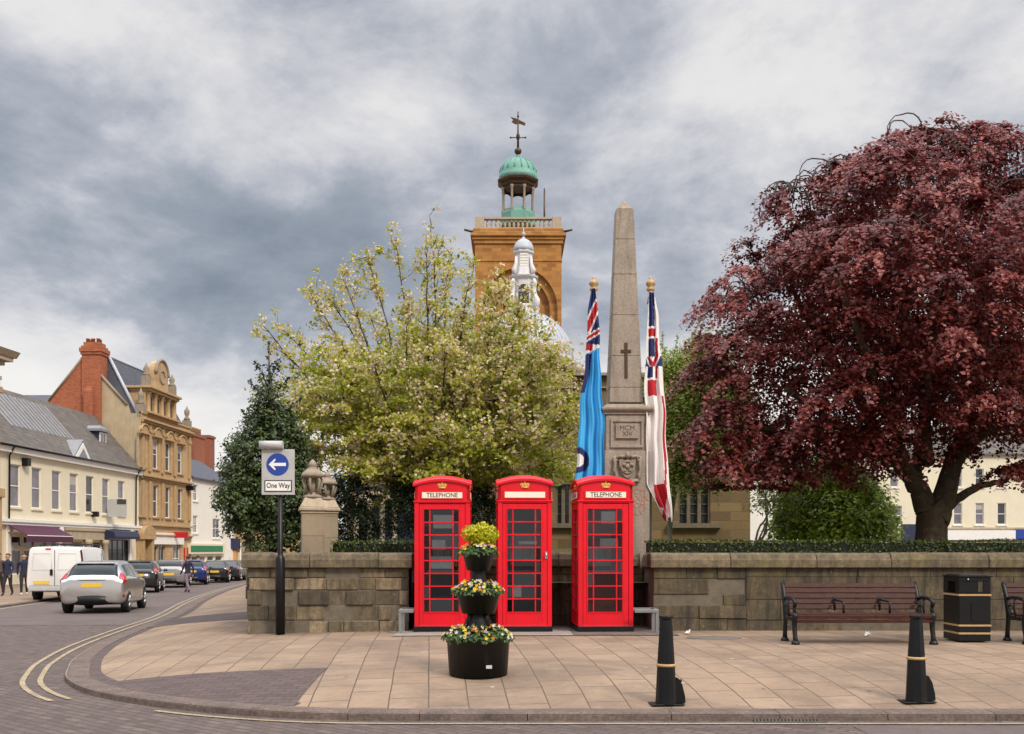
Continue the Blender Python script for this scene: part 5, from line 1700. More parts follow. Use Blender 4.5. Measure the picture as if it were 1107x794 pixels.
def pots(parent, pts, z, h, r, m):
    b = MB()
    for x, y in pts:
        b.lathe([(r, z - .05), (r * .85, z + h * .8), (r * 1.05, z + h * .85), (r * .95, z + h)], 8, (x, y, 0))
    return b.build('chimney_pots', m, parent)


# ---------------------------------------------------------------- cream terrace
G = -.62
f1 = Facade((-28.75, 52.9), (-27.85, 73.0), G)
t = f1.thing('cream_building', 'cream painted two storey building with slate roof, seven sash windows and purple awning', 'building')
ze = 8.05
wins = [(11, 18.4), (34.4, 41), (56.2, 62.3), (75.4, 81.2), (93, 98.9), (110.6, 116.2), (127.5, 133)]
zw0, zw1 = f1.z(37, 550), f1.z(37, 505.5)
holes = []
for a, b_ in wins:
    x0 = f1.lx(a); holes.append((x0, x0 + 1.12, zw0, zw1))
zs0 = 4.0
shop = []
for a, b_ in ((12.5, 25), (25.5, 39), (39.5, 52), (52.5, 63.5)):
    shop.append((f1.lx(a), f1.lx(b_) - .1, 2.35, 3.0)); shop.append((f1.lx(a), f1.lx(b_) - .1, .75, 2.2))
shop += [(f1.lx(75), f1.lx(90), .1, 2.7), (f1.lx(100), f1.lx(110), .1, 2.7), (f1.lx(117), f1.lx(139), .7, 2.9)]
b = MB(); holed_wall(b, 0, f1.L, -.4, ze, holes + shop); body(b, 0, f1.L, 6.8, -.4, ze)
b.build('wall', MT['cream'], t)
for h in holes: sash(t, *h, mgl=MT['greyglass'], bars=0, sill=.09, sillm=MT['cream'])
for h in shop[:8]: sash(t, *h, y=.06, bars=0, rows=1)
for h in shop[8:10]: sash(t, *h, mfr=MT['palestone'], y=.10, bars=0, rows=1)
sash(t, *shop[10], mfr=MT['navy'], y=.05, bars=3, rows=3)
b = MB(); b.box(-.02, f1.L + .02, -.28, 0, ze - .32, ze - .06); b.box(-.02, f1.L + .02, -.36, 0, ze - .06, ze + .02); b.build('cornice', MT['white'], t)
b = MB(); b.tube([(-.0, -.42, ze + .05), (f1.L, -.42, ze + .05)], .07, 6)
for px in (10, 147):
    x = f1.lx(px, -.1); b.tube([(x, -.42, ze), (x, -.12, ze - .5), (x, -.1, 3.9)], .055, 6)
b.build('gutter', MT['black'], t)
pitched(t, 0, f1.L, -.15, 6.9, ze + .05, 12.05, MT['slate'])
b = MB(); x0, x1 = f1.lx(-6, 2), f1.lx(62, 2)         # glazed strips in the roof slope
k = (12.05 - ze - .05) / 3.525
for i in range(15):
    xx = x0 + (x1 - x0) * i / 14
    b.T = None
    y0_, y1_ = 1.0, 3.0
    b.add([(xx, y0_, ze + .05 + k * (y0_ + .15) + .18), (xx + .34, y0_, ze + .05 + k * (y0_ + .15) + .18), (xx + .34, y1_, ze + .05 + k * (y1_ + .15) + .18), (xx, y1_, ze + .05 + k * (y1_ + .15) + .18),
           (xx, y0_, ze + .05 + k * (y0_ + .15) + .14), (xx + .34, y0_, ze + .05 + k * (y0_ + .15) + .14), (xx + .34, y1_, ze + .05 + k * (y1_ + .15) + .14), (xx, y1_, ze + .05 + k * (y1_ + .15) + .14)],
          [(0, 1, 2, 3), (4, 7, 6, 5), (0, 4, 5, 1), (1, 5, 6, 2), (2, 6, 7, 3), (3, 7, 4, 0)])
b.build('roof_light', MT['rooflight'], t)
# little pediment at the eaves and the dormer above it
xm = f1.lx(87, -.1)
b = MB(); zb_ = ze - .03
b.prism([(xm - 1.15, zb_), (xm + 1.15, zb_), (xm, zb_ + 1.15)], 'y', -.30, -.10); pe = b.build('pediment', MT['white'], t)
b = MB(); b.prism([(xm - .62, zb_ + .16), (xm + .62, zb_ + .16), (xm, zb_ + .78)], 'y', -.315, -.302); b.build('pane', MT['greyglass'], pe)
b = MB(); b.prism([(xm - 1.25, zb_ + .02), (xm, zb_ + 1.24), (xm + 1.25, zb_ + .02), (xm + 1.25, zb_ + .12), (xm, zb_ + 1.36), (xm - 1.25, zb_ + .12)], 'y', -.28, 1.4); b.build('pediment_roof', MT['dulllead'], pe)
xd = f1.lx(110, 1.4); dz = ZD(486, f1.D(xd, 1.4)) - G
b = MB(); b.box(xd - .55, xd + .55, 1.35, 3.4, dz - .3, dz + 1.25); dm = b.build('dormer', MT['navy'], t)
b = MB(); b.box(xd - .75, xd + .75, 1.15, 3.6, dz + 1.25, dz + 1.42); b.frustum((xd, 2.4, dz + 1.42), (1.4, 2.4), (.3, 2.0), .28); b.build('dormer_roof', MT['dulllead'], dm)
b = MB(); b.box(xd - .50, xd + .50, 1.30, 1.349, dz - .1, dz + 1.2); b.build('window_frame', MT['white'], dm)
b = MB(); b.box(xd - .38, xd - .03, 1.288, 1.299, dz + .03, dz + 1.08); b.box(xd + .03, xd + .38, 1.288, 1.299, dz + .03, dz + 1.08); b.build('pane', MT['greyglass'], dm)
# shop front pieces
b = MB(); b.box(-.02, f1.L, -.30, 0, 3.78, 3.95); b.box(-.02, f1.L, -.22, 0, 3.62, 3.78); b.build('string_course', MT['white'], t)
xa, xb = f1.lx(15, -.6), f1.lx(66, -.6)
b = MB(); b.add([(xa, -.25, 3.6), (xb, -.25, 3.6), (xb, -1.35, 3.05), (xa, -1.35, 3.05), (xa, -.25, 3.55), (xb, -.25, 3.55), (xb, -1.35, 3.0), (xa, -1.35, 3.0)], [(0, 1, 2, 3), (4, 7, 6, 5), (0, 4, 5, 1), (1, 5, 6, 2), (2, 6, 7, 3), (3, 7, 4, 0)])
b.box(xa, xb, -1.37, -1.352, 2.62, 3.02); b.build('awning', MT['purple'], t)
b = MB(); b.box(xa, xb, -1.374, -1.3705, 2.98, 3.03); b.build('awning_edge', MT['white'], t)
for px in (9.5, 65, 141):
    x = f1.lx(px, -.1); b = MB(); b.box(x - .16, x + .16, -.14, -.001, -.3, 3.6); b.box(x - .2, x + .2, -.26, -.141, 3.2, 3.6); b.build('pilaster', MT['white'], t, bevel=.02)
b = MB(); b.box(f1.lx(66.5), f1.lx(115), -.20, -.001, 2.85, 3.6); b.box(f1.lx(66.5), f1.lx(115), -.27, -.001, 3.42, 3.6); b.build('stone_fascia', MT['palestone'], t)
for px in (71, 93.5, 112):
    x = f1.lx(px, -.1); b = MB(); b.lathe([(.27, -.3), (.27, .3), (.21, .35), (.19, 2.5), (.26, 2.58), (.28, 2.85)], 12, (x, -.22, 0)); b.build('column', MT['palestone'], t)
xa, xb = f1.lx(116, -.4), f1.lx(143, -.4)
b = MB(); b.prism([(-.02, 2.95), (-.02, 3.6), (-.85, 3.45), (-.98, 3.1), (-.95, 2.95)], 'x', xa, xb); b.build('shop_hood', MT['navy'], t)
xa = f1.lx(128, -.95)
b = MB(); zz_ = ZD(547, f1.D(xa)) - G
b.box(xa, xa + .09, -1.5, -.2, zz_ - .75, zz_ + .45); hs = b.build('hanging_sign', MT['lightgrey'], t)
b = MB(); b.box(xa - .012, xa - .001, -1.5, -.85, zz_ + .1, zz_ + .44); b.build('dark_panel', MT['ink'], hs)
b = MB(); x = f1.lx(29, -.2); b.box(x - .2, x + .2, -.35, -.001, ZD(504, f1.D(x)) - G, ZD(495.5, f1.D(x)) - G); b.build('alarm_box', MT['black'], t)
x = f1.lx(103, -.2); b = MB(); b.box(x - .15, x + .15, -.4, -.001, zw0 - .25, zw0 + .1); b.build('floodlight', MT['black'], t)

# ---------------------------------------------------------------- near stone building, only its end shows
f0 = Facade((-29.0, 38.0), (-27.75, 52.75), G)
t = f0.thing('classical_building', 'pale classical stone building at the left edge with a heavy overhanging cornice', 'building')
zc = f0.z(8, 391)
b = MB(); b.box(0, f0.L, 0, 7, -.4, zc); b.build('wall', MT['sandtrim'], t)
b = MB(); L_ = f0.L
b.box(-.1, L_ + .15, -.15, 7, zc - 1.15, zc - .95); b.box(-.1, L_ + .25, -.25, 7.0, zc - .35, zc - .12); b.box(-.1, L_ + .55, -.55, 7.0, zc - .12, zc + .10); b.prism([(0, zc + .1), (-.62, zc + .1), (-.85, zc + .42), (0, zc + .42)], 'x', -.1, L_ + .75); b.box(-.1, L_ + .75, 0, 7.0, zc + .101, zc + .42)
b.build('cornice', MT['palestone'], t)
b = MB(); b.box(0, L_ - .1, .1, 7, zc + .42, zc + 1.35); b.build('parapet', MT['sandtrim'], t)
for x in (L_ - .55, L_ - 4.2, L_ - 8):
    b = MB(); b.box(x - .45, x + .45, -.22, -.001, 5.6, zc - 1.15); b.box(x - .55, x + .55, -.32, -.001, zc - 1.9, zc - 1.55); b.box(x - .5, x + .5, -.3, -.001, 3.2, 5.0); b.box(x - .6, x + .6, -.42, -.001, 5.0, 5.5); b.box(x - .5, x + .5, -.3, -.001, -.3, 3.199)
    b.build('pilaster', MT['sandtrim'], t, bevel=.03)
for x in (L_ - 2.4, L_ - 6.2):
    b = MB(); b.box(x - .6, x + .6, -.02, .0, 6.2, 9.2); fr = b.build('window', MT['white'], t)
    b = MB(); b.box(x - .5, x + .5, -.03, -.0205, 6.3, 9.1); b.build('pane', MT['darkglass'], fr)
b = MB(); b.box(L_ - 3.2, L_ - 1.2, -.012, -.0005, .1, 3.0); b.build('shop_window', MT['darkglass'], t)

# ---------------------------------------------------------------- tall orange stone building with the dormer gable
G2 = -.66
f2 = Facade((-27.8, 73.25), (-27.35, 83.1), G2)
t = f2.thing('gabled_building', 'tall orange stone building with ornate dormer gable, brick chimney and steep slate roof', 'building')
zt = 12.45
cols_ = [f2.lx(p) for p in (150.5, 165.2, 178.6, 192)]
ww = 1.12
h3 = [(x, x + ww, f2.z(152, 504), f2.z(152, 471)) for x in cols_]; h2 = [(x, x + ww, f2.z(152, 558), f2.z(152, 522)) for x in cols_]
xs0, xs1 = f2.lx(163), f2.lx(184)
h1 = [(xs0 + .1, xs0 + 1.35, .9, 2.55), (xs0 + 1.45, xs0 + 2.8, .9, 2.55), (f2.lx(187), f2.lx(195), .1, 2.9), (f2.lx(151), f2.lx(157.5), .1, 2.9)]
b = MB(); holed_wall(b, 0, f2.L, -.4, zt, h3 + h2 + h1, depth=.22); body(b, 0, f2.L, 9, -.4, zt, near=False)
b.build('wall', MT['sandstone'], t)
for h in h3 + h2: sash(t, *h, y=.14, bars=0, sill=.12, sillm=MT['sandtrim'])
for h in h1[:2]: sash(t, *h, mfr=MT['green'] if 0 else MT['lightgrey'], y=.1, bars=1, rows=1)
sash(t, *h1[2], mfr=MT['white'], y=.1, bars=1, rows=2); sash(t, *h1[3], mfr=MT['black'], y=.12, bars=0, rows=1)
for i, x in enumerate(cols_):                      # carved hoods
    b = MB(); xm = x + ww / 2
    b.prism([(xm + .75 * math.cos(a), h3[0][3] + .28 + .55 * math.sin(a)) for a in np.linspace(0, PI, 13)], 'y', -.22, -.001); b.box(xm - .8, xm + .8, -.3, -.001, h3[0][3] + .13, h3[0][3] + .279)
    b.build('window_hood', MT['sandtrim'], t, bevel=.02)
    b = MB(); b.tube([(xm + .78 * math.cos(a), -.25, h3[0][3] + .29 + .58 * math.sin(a)) for a in np.linspace(.05, PI - .05, 11)], .07, 6); b.build('hood_moulding', MT['sandtrim'], t)
for x in [.25] + [(a + ww + c) / 2 for a, c in zip(cols_, cols_[1:])] + [f2.L - .3]:
    b = MB(); b.box(x - .2, x + .2, -.14, -.001, h3[0][2] - .3, h3[0][3] + 1.0); b.box(x - .26, x + .26, -.2, -.001, h3[0][3] + .35, h3[0][3] + .62); b.box(x - .2, x + .2, -.14, -.001, h2[0][2] - .1, h2[0][3] + .2)
    b.build('pilaster', MT['sandtrim'], t, bevel=.02)
b = MB()
for z0, z1, p in ((3.15, 3.3, .18), (3.3, 3.42, .3), (4.05, 4.2, .22), (h2[0][3] + .35, h2[0][3] + .5, .15), (h2[0][3] + .5, h2[0][3] + .66, .32), (h3[0][3] + 1.05, h3[0][3] + 1.2, .2), (h3[0][3] + 1.2, h3[0][3] + 1.36, .4), (zt, zt + .12, .16)):
    b.box(-.02, f2.L + .02, -p, -.0005, z0, z1)
b.build('string_course', MT['sandtrim'], t, bevel=.02)
b = MB(); b.box(0, f2.L, -.05, .3, zt - .3, zt + .0); b.build('parapet', MT['sandtrim'], t)
for x in (.35, f2.L - .35):
    b = MB(); b.box(x - .3, x + .3, -.15, .45, zt + .121, zt + .7); b.lathe([(.22, zt + .7), (.28, zt + .85), (.12, zt + 1.0), (.2, zt + 1.25), (.23, zt + 1.5), (.08, zt + 1.75), (.02, zt + 1.95)], 10, (x, .15, 0)); b.build('finial', MT['carved'], t)
# dormer gable
xa, xb = f2.lx(158), f2.lx(189); xm = (xa + xb) / 2
zd0, zd1 = zt + .12, f2.z(172, 424)
b = MB(); b.box(xa, xb, .05, 2.2, zd0, zd1); dg_ = b.build('dormer_gable', MT['sandstone'], t)
b = MB()
for x in np.linspace(xa + .25, xb - .25, 5):
    b.lathe([(.24, zd0), (.24, zd0 + .2), (.17, zd0 + .26), (.15, zd1 - .5), (.22, zd1 - .42), (.24, zd1 - .3)], 10, (x, -.05, 0))
b.build('column', MT['sandtrim'], dg_)
for i in range(4):
    x0 = xa + .25 + (xb - xa - .5) * i / 4 + .28; x1 = xa + .25 + (xb - xa - .5) * (i + 1) / 4 - .28
    b = MB(); b.box(x0, x1, .035, .0495, zd0 + .35, zd1 - .6); b.build('pane', MT['darkglass'], dg_)
b = MB(); b.box(xa - .1, xb + .1, -.35, 2.2, zd1 - .3, zd1 - .1); b.box(xa - .3, xb + .3, -.5, 2.3, zd1 - .1, zd1 + .08); b.box(xa - .2, xb + .2, -.42, .4, zd0 + .001, zd0 + .18); b.build('entablature', MT['sandtrim'], dg_, bevel=.02)
b = MB(); r_ = 1.15; za = f2.z(178, 412)
b.box(xm - r_, xm + r_, -.1, .5, zd1 + .08, za + .3); b.prism([(xm + r_ * math.cos(a), za + .3 + r_ * math.sin(a)) for a in np.linspace(0, PI, 15)], 'y', -.1, .5)
b.build('arched_top', MT['sandstone'], dg_)
b = MB(); b.tube([(xm + (r_ + .03) * math.cos(a), -.1, za + .3 + (r_ + .03) * math.sin(a)) for a in np.linspace(0, PI, 15)], .14, 6)
b.build('arch_moulding', MT['carved'], dg_)
b = MB(); b.tube([(xm + .5 * math.cos(a), -.12, za + .15 + .5 * math.sin(a)) for a in np.linspace(0, 2 * PI, 17)], .07, 6); b.build('roundel', MT['carved'], dg_)
for sx in (xa + .3, xb - .3):
    b = MB(); b.box(sx - .28, sx + .28, -.15, .4, zd1 + .081, zd1 + .9); b.lathe([(.26, zd1 + .9), (.32, zd1 + 1.0), (.15, zd1 + 1.15), (.24, zd1 + 1.4), (.1, zd1 + 1.7), (.03, zd1 + 1.9)], 10, (sx, .12, 0)); b.build('urn', MT['carved'], dg_)
b = MB(); b.box(xa + .05, xb - .05, 2.21, 5.2, zd0, zd1 - .35); b.build('dormer_cheek', MT['blueslate'], dg_)
# mansard roof, hipped at the near end
zrf = f2.z(118, 386, 3.0)
b = MB()
q = [(0.15, .3, zt - .1), (f2.L - .1, .3, zt - .1), (f2.L - .1, 6.4, zt - .1), (.15, 6.4, zt - .1), (1.1, 3.0, zrf), (f2.L - .2, 3.0, zrf), (f2.L - .2, 3.3, zrf), (1.1, 3.3, zrf)]
b.add(q, [(0, 3, 2, 1), (4, 5, 6, 7), (0, 1, 5, 4), (1, 2, 6, 5), (2, 3, 7, 6), (3, 0, 4, 7)])
rf = b.build('roof', MT['blueslate'], t)
b = MB(); b.tube([(.13, .27, zt - .05), (1.08, 2.97, zrf + .03)], .13, 6); b.tube([(1.1, 3.0, zrf + .03), (f2.L - .2, 3.0, zrf + .03)], .1, 6); b.tube([(1.1, 3.0, zrf + .03), (1.1, 3.3, zrf + .03)], .1, 6); b.tube([(f2.lx(141, 2), 2.0, zd1 - .2), (f2.lx(141, 2), .9, zd0 + .3)], .08, 6)
b.build('lead_flashing', MT['lead'], rf)
# near end wall: stained render towards the street, brick behind, with the great chimney
ZN = lambda py: ZD(py, 73.4) - G2
YN = lambda px: -(XD(px, 73.3) - XD(148, 73.3))
b = MB(); b.prism([(0.0, -.4), (YN(101), -.4), (YN(101), ZN(404)), (YN(132), ZN(437)), (YN(136), zt), (0, zt)], 'x', -.0, .35); b.build('end_wall', MT['tanrender'], t)
b = MB(); b.tube([(-.02, YN(100.5), ZN(402)), (-.02, YN(133), ZN(438))], .11, 6); b.build('wall_coping', MT['carved'], t)
b = MB(); b.prism([(YN(101) + .002, -.4), (9.2, -.4), (9.2, ZN(452)), (YN(47), ZN(434)), (YN(83), ZN(388)), (YN(101) + .002, ZN(404))], 'x', -.02, .36); bw = b.build('brick_end_wall', MT['brick'], t)
b = MB(); b.tube([(-.04, YN(46), ZN(433.5)), (-.04, YN(83.5), ZN(387))], .09, 6); b.build('wall_coping', MT['carved'], bw)
yc0, yc1 = YN(105), YN(84.5); ym = (yc0 + yc1) / 2; wd = yc1 - yc0
b = MB()
b.box(-.25, .9, yc0, yc1, ZN(460), ZN(382)); b.box(-.33, .98, yc0 - .08, yc1 + .08, ZN(384), ZN(381)); b.box(-.40, 1.05, yc0 - .15, yc1 + .15, ZN(381), ZN(377)); b.box(-.3, .95, yc0 - .05, yc1 + .05, ZN(377), ZN(374.5)); b.box(-.2, .85, yc0 + .1, yc1 - .1, ZN(374.5), ZN(370.5))
b.box(-.55, -.251, YN(98), YN(88.5), ZN(460), ZN(424)); b.frustum((-.4, (YN(98) + YN(88.5)) / 2, ZN(424)), (.3, .65), (.05, .4), .35)
ch = b.build('chimney', MT['brick'], t)
pots(ch, [(.1, ym - .4), (.1, ym), (.1, ym + .4), (.55, ym - .3), (.55, ym + .3)], ZN(371), .35, .16, MT['brick'])
xk_, yk_ = f2.lx(166, 4.5), 4.5
b = MB(); b.box(f2.lx(157, 5), f2.lx(173, 5), 4.4, 5.6, zrf - 2.5, f2.z(162, 412, 5)); c2 = b.build('chimney', MT['brick2'], t)
pots(c2, [(f2.lx(p, 5), 5) for p in (158.5, 162, 166, 171)], f2.z(162, 412, 5), 1.15, .2, MT['brick2'])
# shop front
b = MB(); b.box(f2.lx(162.5), f2.lx(196.5), -.2, -.001, 2.1 - .0 + .55, 3.1 + .45); b.build('fascia_sign', MT['white'], t)
b = MB(); xm = f2.lx(154)
b.box(xm - 1.0, xm - .65, -.5, -.001, -.3, 3.0); b.box(xm + .65, xm + 1.0, -.5, -.001, -.3, 3.0); b.box(xm - 1.15, xm + 1.15, -.6, -.001, 3.0, 3.3)
b.prism([(xm + 1.15 * math.cos(a), 3.3 + .75 * math.sin(a)) for a in np.linspace(0, PI, 13)], 'y', -.6, -.001); b.build('porch', MT['sandtrim'], t, bevel=.02)
b = MB(); x = f2.lx(196.5, -.8); b.box(x, x + .1, -1.3, -.1, f2.z(199, 582), f2.z(199, 576)); b.build('projecting_sign', MT['redsign'], t)
for px in (199.5, 203):
    b = MB(); x = f2.lx(px, -.05); b.box(x - .05, x + .05, -.1, -.0, -.3, 2.4); b.build('painted_strip', MT['redsign'], t)

# ---------------------------------------------------------------- white building with the green shop fascia
G3 = -.75
f3 = Facade((-27.33, 83.3), (-26.75, 94.0), G3)
t = f3.thing('white_building', 'white rendered building with a green shop fascia, beyond the orange stone building', 'building')
ze = f3.z(203, 516)
xa, xb = f3.lx(208.6), f3.lx(213.8); xc, xd = f3.lx(230), f3.lx(238)
hs_ = [(xa, xb, f3.z(211, 541.7), f3.z(211, 524)), (xa, xb, f3.z(211, 576.6), f3.z(211, 557.6)), (xc, xc + 1.2, f3.z(233, 545), f3.z(233, 530)), (xc, xd, f3.z(233, 582), f3.z(233, 561))]
zf0, zf1 = f3.z(205, 599), f3.z(205, 589)
sh_ = [(f3.lx(207), f3.lx(214), .2, zf0 - .2), (f3.lx(215.5), f3.lx(222), .6, zf0 - .2), (f3.lx(224), f3.lx(231), .6, zf0 - .2), (f3.lx(233), f3.lx(240), .6, zf0 - .2)]
b = MB(); holed_wall(b, 0, f3.L, -.4, ze, hs_ + sh_); body(b, 0, f3.L, 6.5, -.4, ze); b.build('wall', MT['whiterender'], t)
for h in hs_: sash(t, *h, bars=1, sill=.08, rows=2)
for h in sh_: sash(t, *h, mfr=MT['cream'], y=.06, bars=0, rows=1)
pitched(t, 0, f3.L, -.1, 6.6, ze, ze + 2.2, MT['blueslate'])
b = MB(); b.box(f3.lx(205, -.2), f3.lx(243, -.2), -.28, -.001, zf0, zf1 + .1); fs_ = b.build('fascia', MT['cream'], t)
b = MB(); b.box(f3.lx(206.5, -.3), f3.lx(241, -.3), -.31, -.281, zf0 + .17, zf1 - .08); b.build('green_panel', MT['green'], fs_)
b = MB(); x = f3.lx(206, -.3); b.box(x - .2, x + .2, -.6, -.001, f3.z(206, 531), f3.z(206, 526)); b.build('alarm_box', MT['black'], t)
b = MB(); b.box(f3.lx(205, 5), f3.lx(217.5, 5), 4.6, 5.9, ze, f3.z(210, 470, 5)); b.box(f3.lx(204.3, 5), f3.lx(218.2, 5), 4.5, 6.0, f3.z(210, 473, 5), f3.z(210, 471.5, 5)); ch = b.build('chimney', MT['brick2'], t)
pots(ch, [(f3.lx(p, 5.2), 5.2) for p in (207.5, 210, 212.5, 215)], f3.z(210, 470, 5), .75, .24, MT['sandtrim'])
# brick house behind
f4 = Facade((-34.5, 92.0), (-33.4, 108.0), G3)
t = f4.thing('brick_house', 'red brick house with a slate roof and square chimney, behind the white building', 'house')
ze4 = f4.z(222, 512)
b = MB(); b.box(0, f4.L, 0, 7, -.4, ze4); b.prism([(0, ze4), (7, ze4), (3.5, ze4 + 2.6)], 'x', 0.01, f4.L - .01); b.build('wall', MT['brick2'], t)
pitched(t, .05, f4.L, 0, 7, ze4, ze4 + 2.6, MT['slate'])
b = MB(); x0 = f4.lx(222, 3); b.box(x0, x0 + 1.6, 2.5, 4.2, ze4, f4.z(224, 471, 3)); b.box(x0 - .12, x0 + 1.72, 2.38, 4.32, f4.z(224, 474, 3), f4.z(224, 471.8, 3)); b.build('chimney', MT['brick2'], t)
# ---------------------------------------------------------------- stone building with the arch, at the bend
G5 = -.85
f5 = Facade((-26.7, 94.2), (-22.6, 104.0), G5)
t = f5.thing('arched_building', 'sandy stone building with a tall dark archway, at the far end of the street', 'building')
b = MB(); x0, x1 = f5.lx(262), f5.lx(272); xm = (x0 + x1) / 2; r_ = (x1 - x0) / 2
zsp = f5.z(266, 582)
holed_wall(b, 0, f5.L, -.4, 10, [(x0, x1, -.4, zsp)], depth=1.2)
body(b, 0, f5.L, 8, -.4, 10); b.box(.01, f5.L - .01, .01, 7.99, 9.9, 9.99); b.build('wall', MT['sandtrim'], t)
b = MB(); b.box(x0 + .0, x1 - .0, 1.15, 1.19, -.4, zsp + .01); b.build('gate', MT['bronze'], t)
b = MB(); b.prism([(xm + r_ * math.cos(a), zsp + r_ * math.sin(a)) for a in np.linspace(0, PI, 15)], 'y', -.03, -.001); b.build('arch_recess', MT['bronze'], t)
b = MB(); b.tube([(x0, -.08, -.3), (x0, -.08, zsp)] + [(xm + r_ * math.cos(a), -.08, zsp + r_ * math.sin(a)) for a in np.linspace(PI, 0, 11)] + [(x1, -.08, -.3)], .22, 6); b.build('arch_moulding', MT['palestone'], t)
b = MB(); b.box(f5.lx(243.6, -.3), f5.lx(252, -.3), -.45, -.001, f5.z(248, 582), f5.z(248, 576.5)); b.build('white_sign', MT['white'], t)
b = MB(); b.box(f5.lx(246, -.3), f5.lx(260, -.3), -.3, -.001, f5.z(252, 594), f5.z(252, 582.5)); bs_ = b.build('shop_sign', MT['navy'], t)
b = MB(); b.box(f5.lx(246.5, -.4), f5.lx(251, -.4), -.33, -.301, f5.z(249, 592), f5.z(249, 583)); b.build('blue_panel', MT['bluesign'], bs_)
b = MB(); b.box(f5.lx(247, -.1), f5.lx(255, -.1), -.1, -.001, f5.z(250, 612), f5.z(250, 595)); b.build('shop_panel', MT['orangesign'], t)
b = MB(); b.box(f5.lx(258.5, -.1), f5.lx(260, -.1), -.2, -.001, -.3, f5.z(259, 586)); b.build('downpipe', MT['white'], t)
b = MB(); b.box(.3, f5.L - .3, -.15, -.001, f5.z(250, 562), f5.z(250, 560)); b.build('string_course', MT['palestone'], t)
# dark slate roof beyond the cream building
f6 = Facade((-41.5, 76.0), (-38.0, 96.0), G2)
t = f6.thing('slate_roofed_house', 'house of which only the long dark slate roof shows, above the cream building', 'house')
b = MB(); zr6 = ZD(419, 80) - G2
b.box(0, 9, 0, 8, -.4, zr6 - 3.2); b.build('wall', MT['brick2'], t)
b = MB(); b.prism([(-.3, zr6 - 3.3), (8.3, zr6 - 3.3), (4, zr6)], 'y', -6, 8.2)
t.rotation_euler.z = 0; t.location = (XD(-30, 80), 80, G2)
b = MB(); b.prism([(-.3, zr6 - 3.3), (8.3, zr6 - 3.3), (4, zr6)], 'x', -.2, 9.2); b.build('roof', MT['blueslate'], t)

# ================================================================== church
MT['mullion'] = plain('dark_tracery_stone', (.13, .10, .065), .9, .3, 8)
t = thing('church', 'large ironstone church with a copper-domed bell tower, lead dome and tall nave wall', 'church', (0, 0, 1.0))
Zc = lambda py, D: ZD(py, D) - 1.0
TD = 80.0
X = lambda px: XD(px, TD)
Z = lambda py: Zc(py, TD)
xl, xr = X(513.5), X(607); tw_ = xr - xl; xm = (xl + xr) / 2
# tower body with a recessed giant arch
ax = X(562); R1 = X(606) - ax - .25; zsp = Z(335)
b = MB()
seg = 24
zt = Z(263)
y0 = TD
outer = [(ax + (R1) * math.cos(a), zsp + (R1) * 1.12 * math.sin(a)) for a in np.linspace(PI, 0, seg + 1)]
R2 = R1 * .80
inn = [(ax + R2 * math.cos(a), zsp + R2 * 1.12 * math.sin(a)) for a in np.linspace(PI, 0, seg + 1)]
# front wall above the arch as a fan of quads, jambs either side
vs = []; fs = []
for i, (u, v) in enumerate(outer):
    vs += [(u, y0, v), (xl + (xr - xl) * i / seg, y0, zt)]
b.add(vs, [(2 * i, 2 * i + 2, 2 * i + 3, 2 * i + 1) for i in range(seg)])
b.add([(xl, y0, zsp), (outer[0][0], y0, zsp), (xl, y0, zt)], [(0, 1, 2)]); b.add([(outer[-1][0], y0, zsp), (xr, y0, zsp), (xr, y0, zt)], [(0, 1, 2)])
b.box(xl, outer[0][0], y0, y0 + .8, -1, zsp); b.box(outer[-1][0], xr, y0, y0 + .8, -1, zsp)
vs = []
for (u, v), (p, q) in zip(outer, inn):
    vs += [(u, y0, v), (u, y0 + .35, v), (p, y0 + .35, q), (p, y0 + .8, q)]
b.add(vs, [(4 * i + j, 4 * i + j + 1, 4 * i + 4 + j + 1, 4 * i + 4 + j) for i in range(seg) for j in range(3)])
b.add([(outer[0][0], y0 + .35, -1), (inn[0][0], y0 + .35, -1), (inn[0][0], y0 + .35, zsp), (outer[0][0], y0 + .35, zsp)], [(0, 1, 2, 3)])
b.add([(inn[-1][0], y0 + .35, -1), (outer[-1][0], y0 + .35, -1), (outer[-1][0], y0 + .35, zsp), (inn[-1][0], y0 + .35, zsp)], [(0, 1, 2, 3)])
b.box(inn[0][0] - .01, inn[-1][0] + .01, y0 + .801, y0 + 1.2, -1, zsp + R2 * 1.12)
b.box(xl, xl + .8, y0 + .801, y0 + tw_, -1, zt); b.box(xr - .8, xr, y0 + .801, y0 + tw_, -1, zt); b.box(xl, xr, y0 + tw_ - .8, y0 + tw_, -1, zt - .002); b.box(xl + .01, xr - .01, y0 + .02, y0 + tw_ - .01, zt - .3, zt - .003)
b.box(xl, xl + .8, y0 + .002, y0 + .8, zsp, zt - .001)
b.box(xr - .6, xr, y0 + .45, y0 + .8, zsp, zt - .001)
tower = b.build('tower', MT['ironstone'], t)
b = MB()
b.box(xl - .05, xr + .05, y0 - .06, y0 + tw_ + .05, Z(283), Z(281)); 
for py0, py1, e in ((264, 260, .12), (260, 256.5, .22), (256.5, 253.5, .36), (253.5, 251.5, .30), (251.5, 247.5, .15)):
    b.box(xl - e, xr + e, y0 - e, y0 + tw_ + e, Z(py0), Z(py1))
b.build('cornice', MT['ironstone'], tower, bevel=.03)
b = MB(); zb0, zb1 = Z(247.5), Z(234.5)
for e0 in ((xl, y0), (xr - .75, y0), (xl, y0 + tw_ - .75), (xr - .75, y0 + tw_ - .75)):
    b.box(e0[0], e0[0] + .75, e0[1], e0[1] + .75, zb0, zb1)
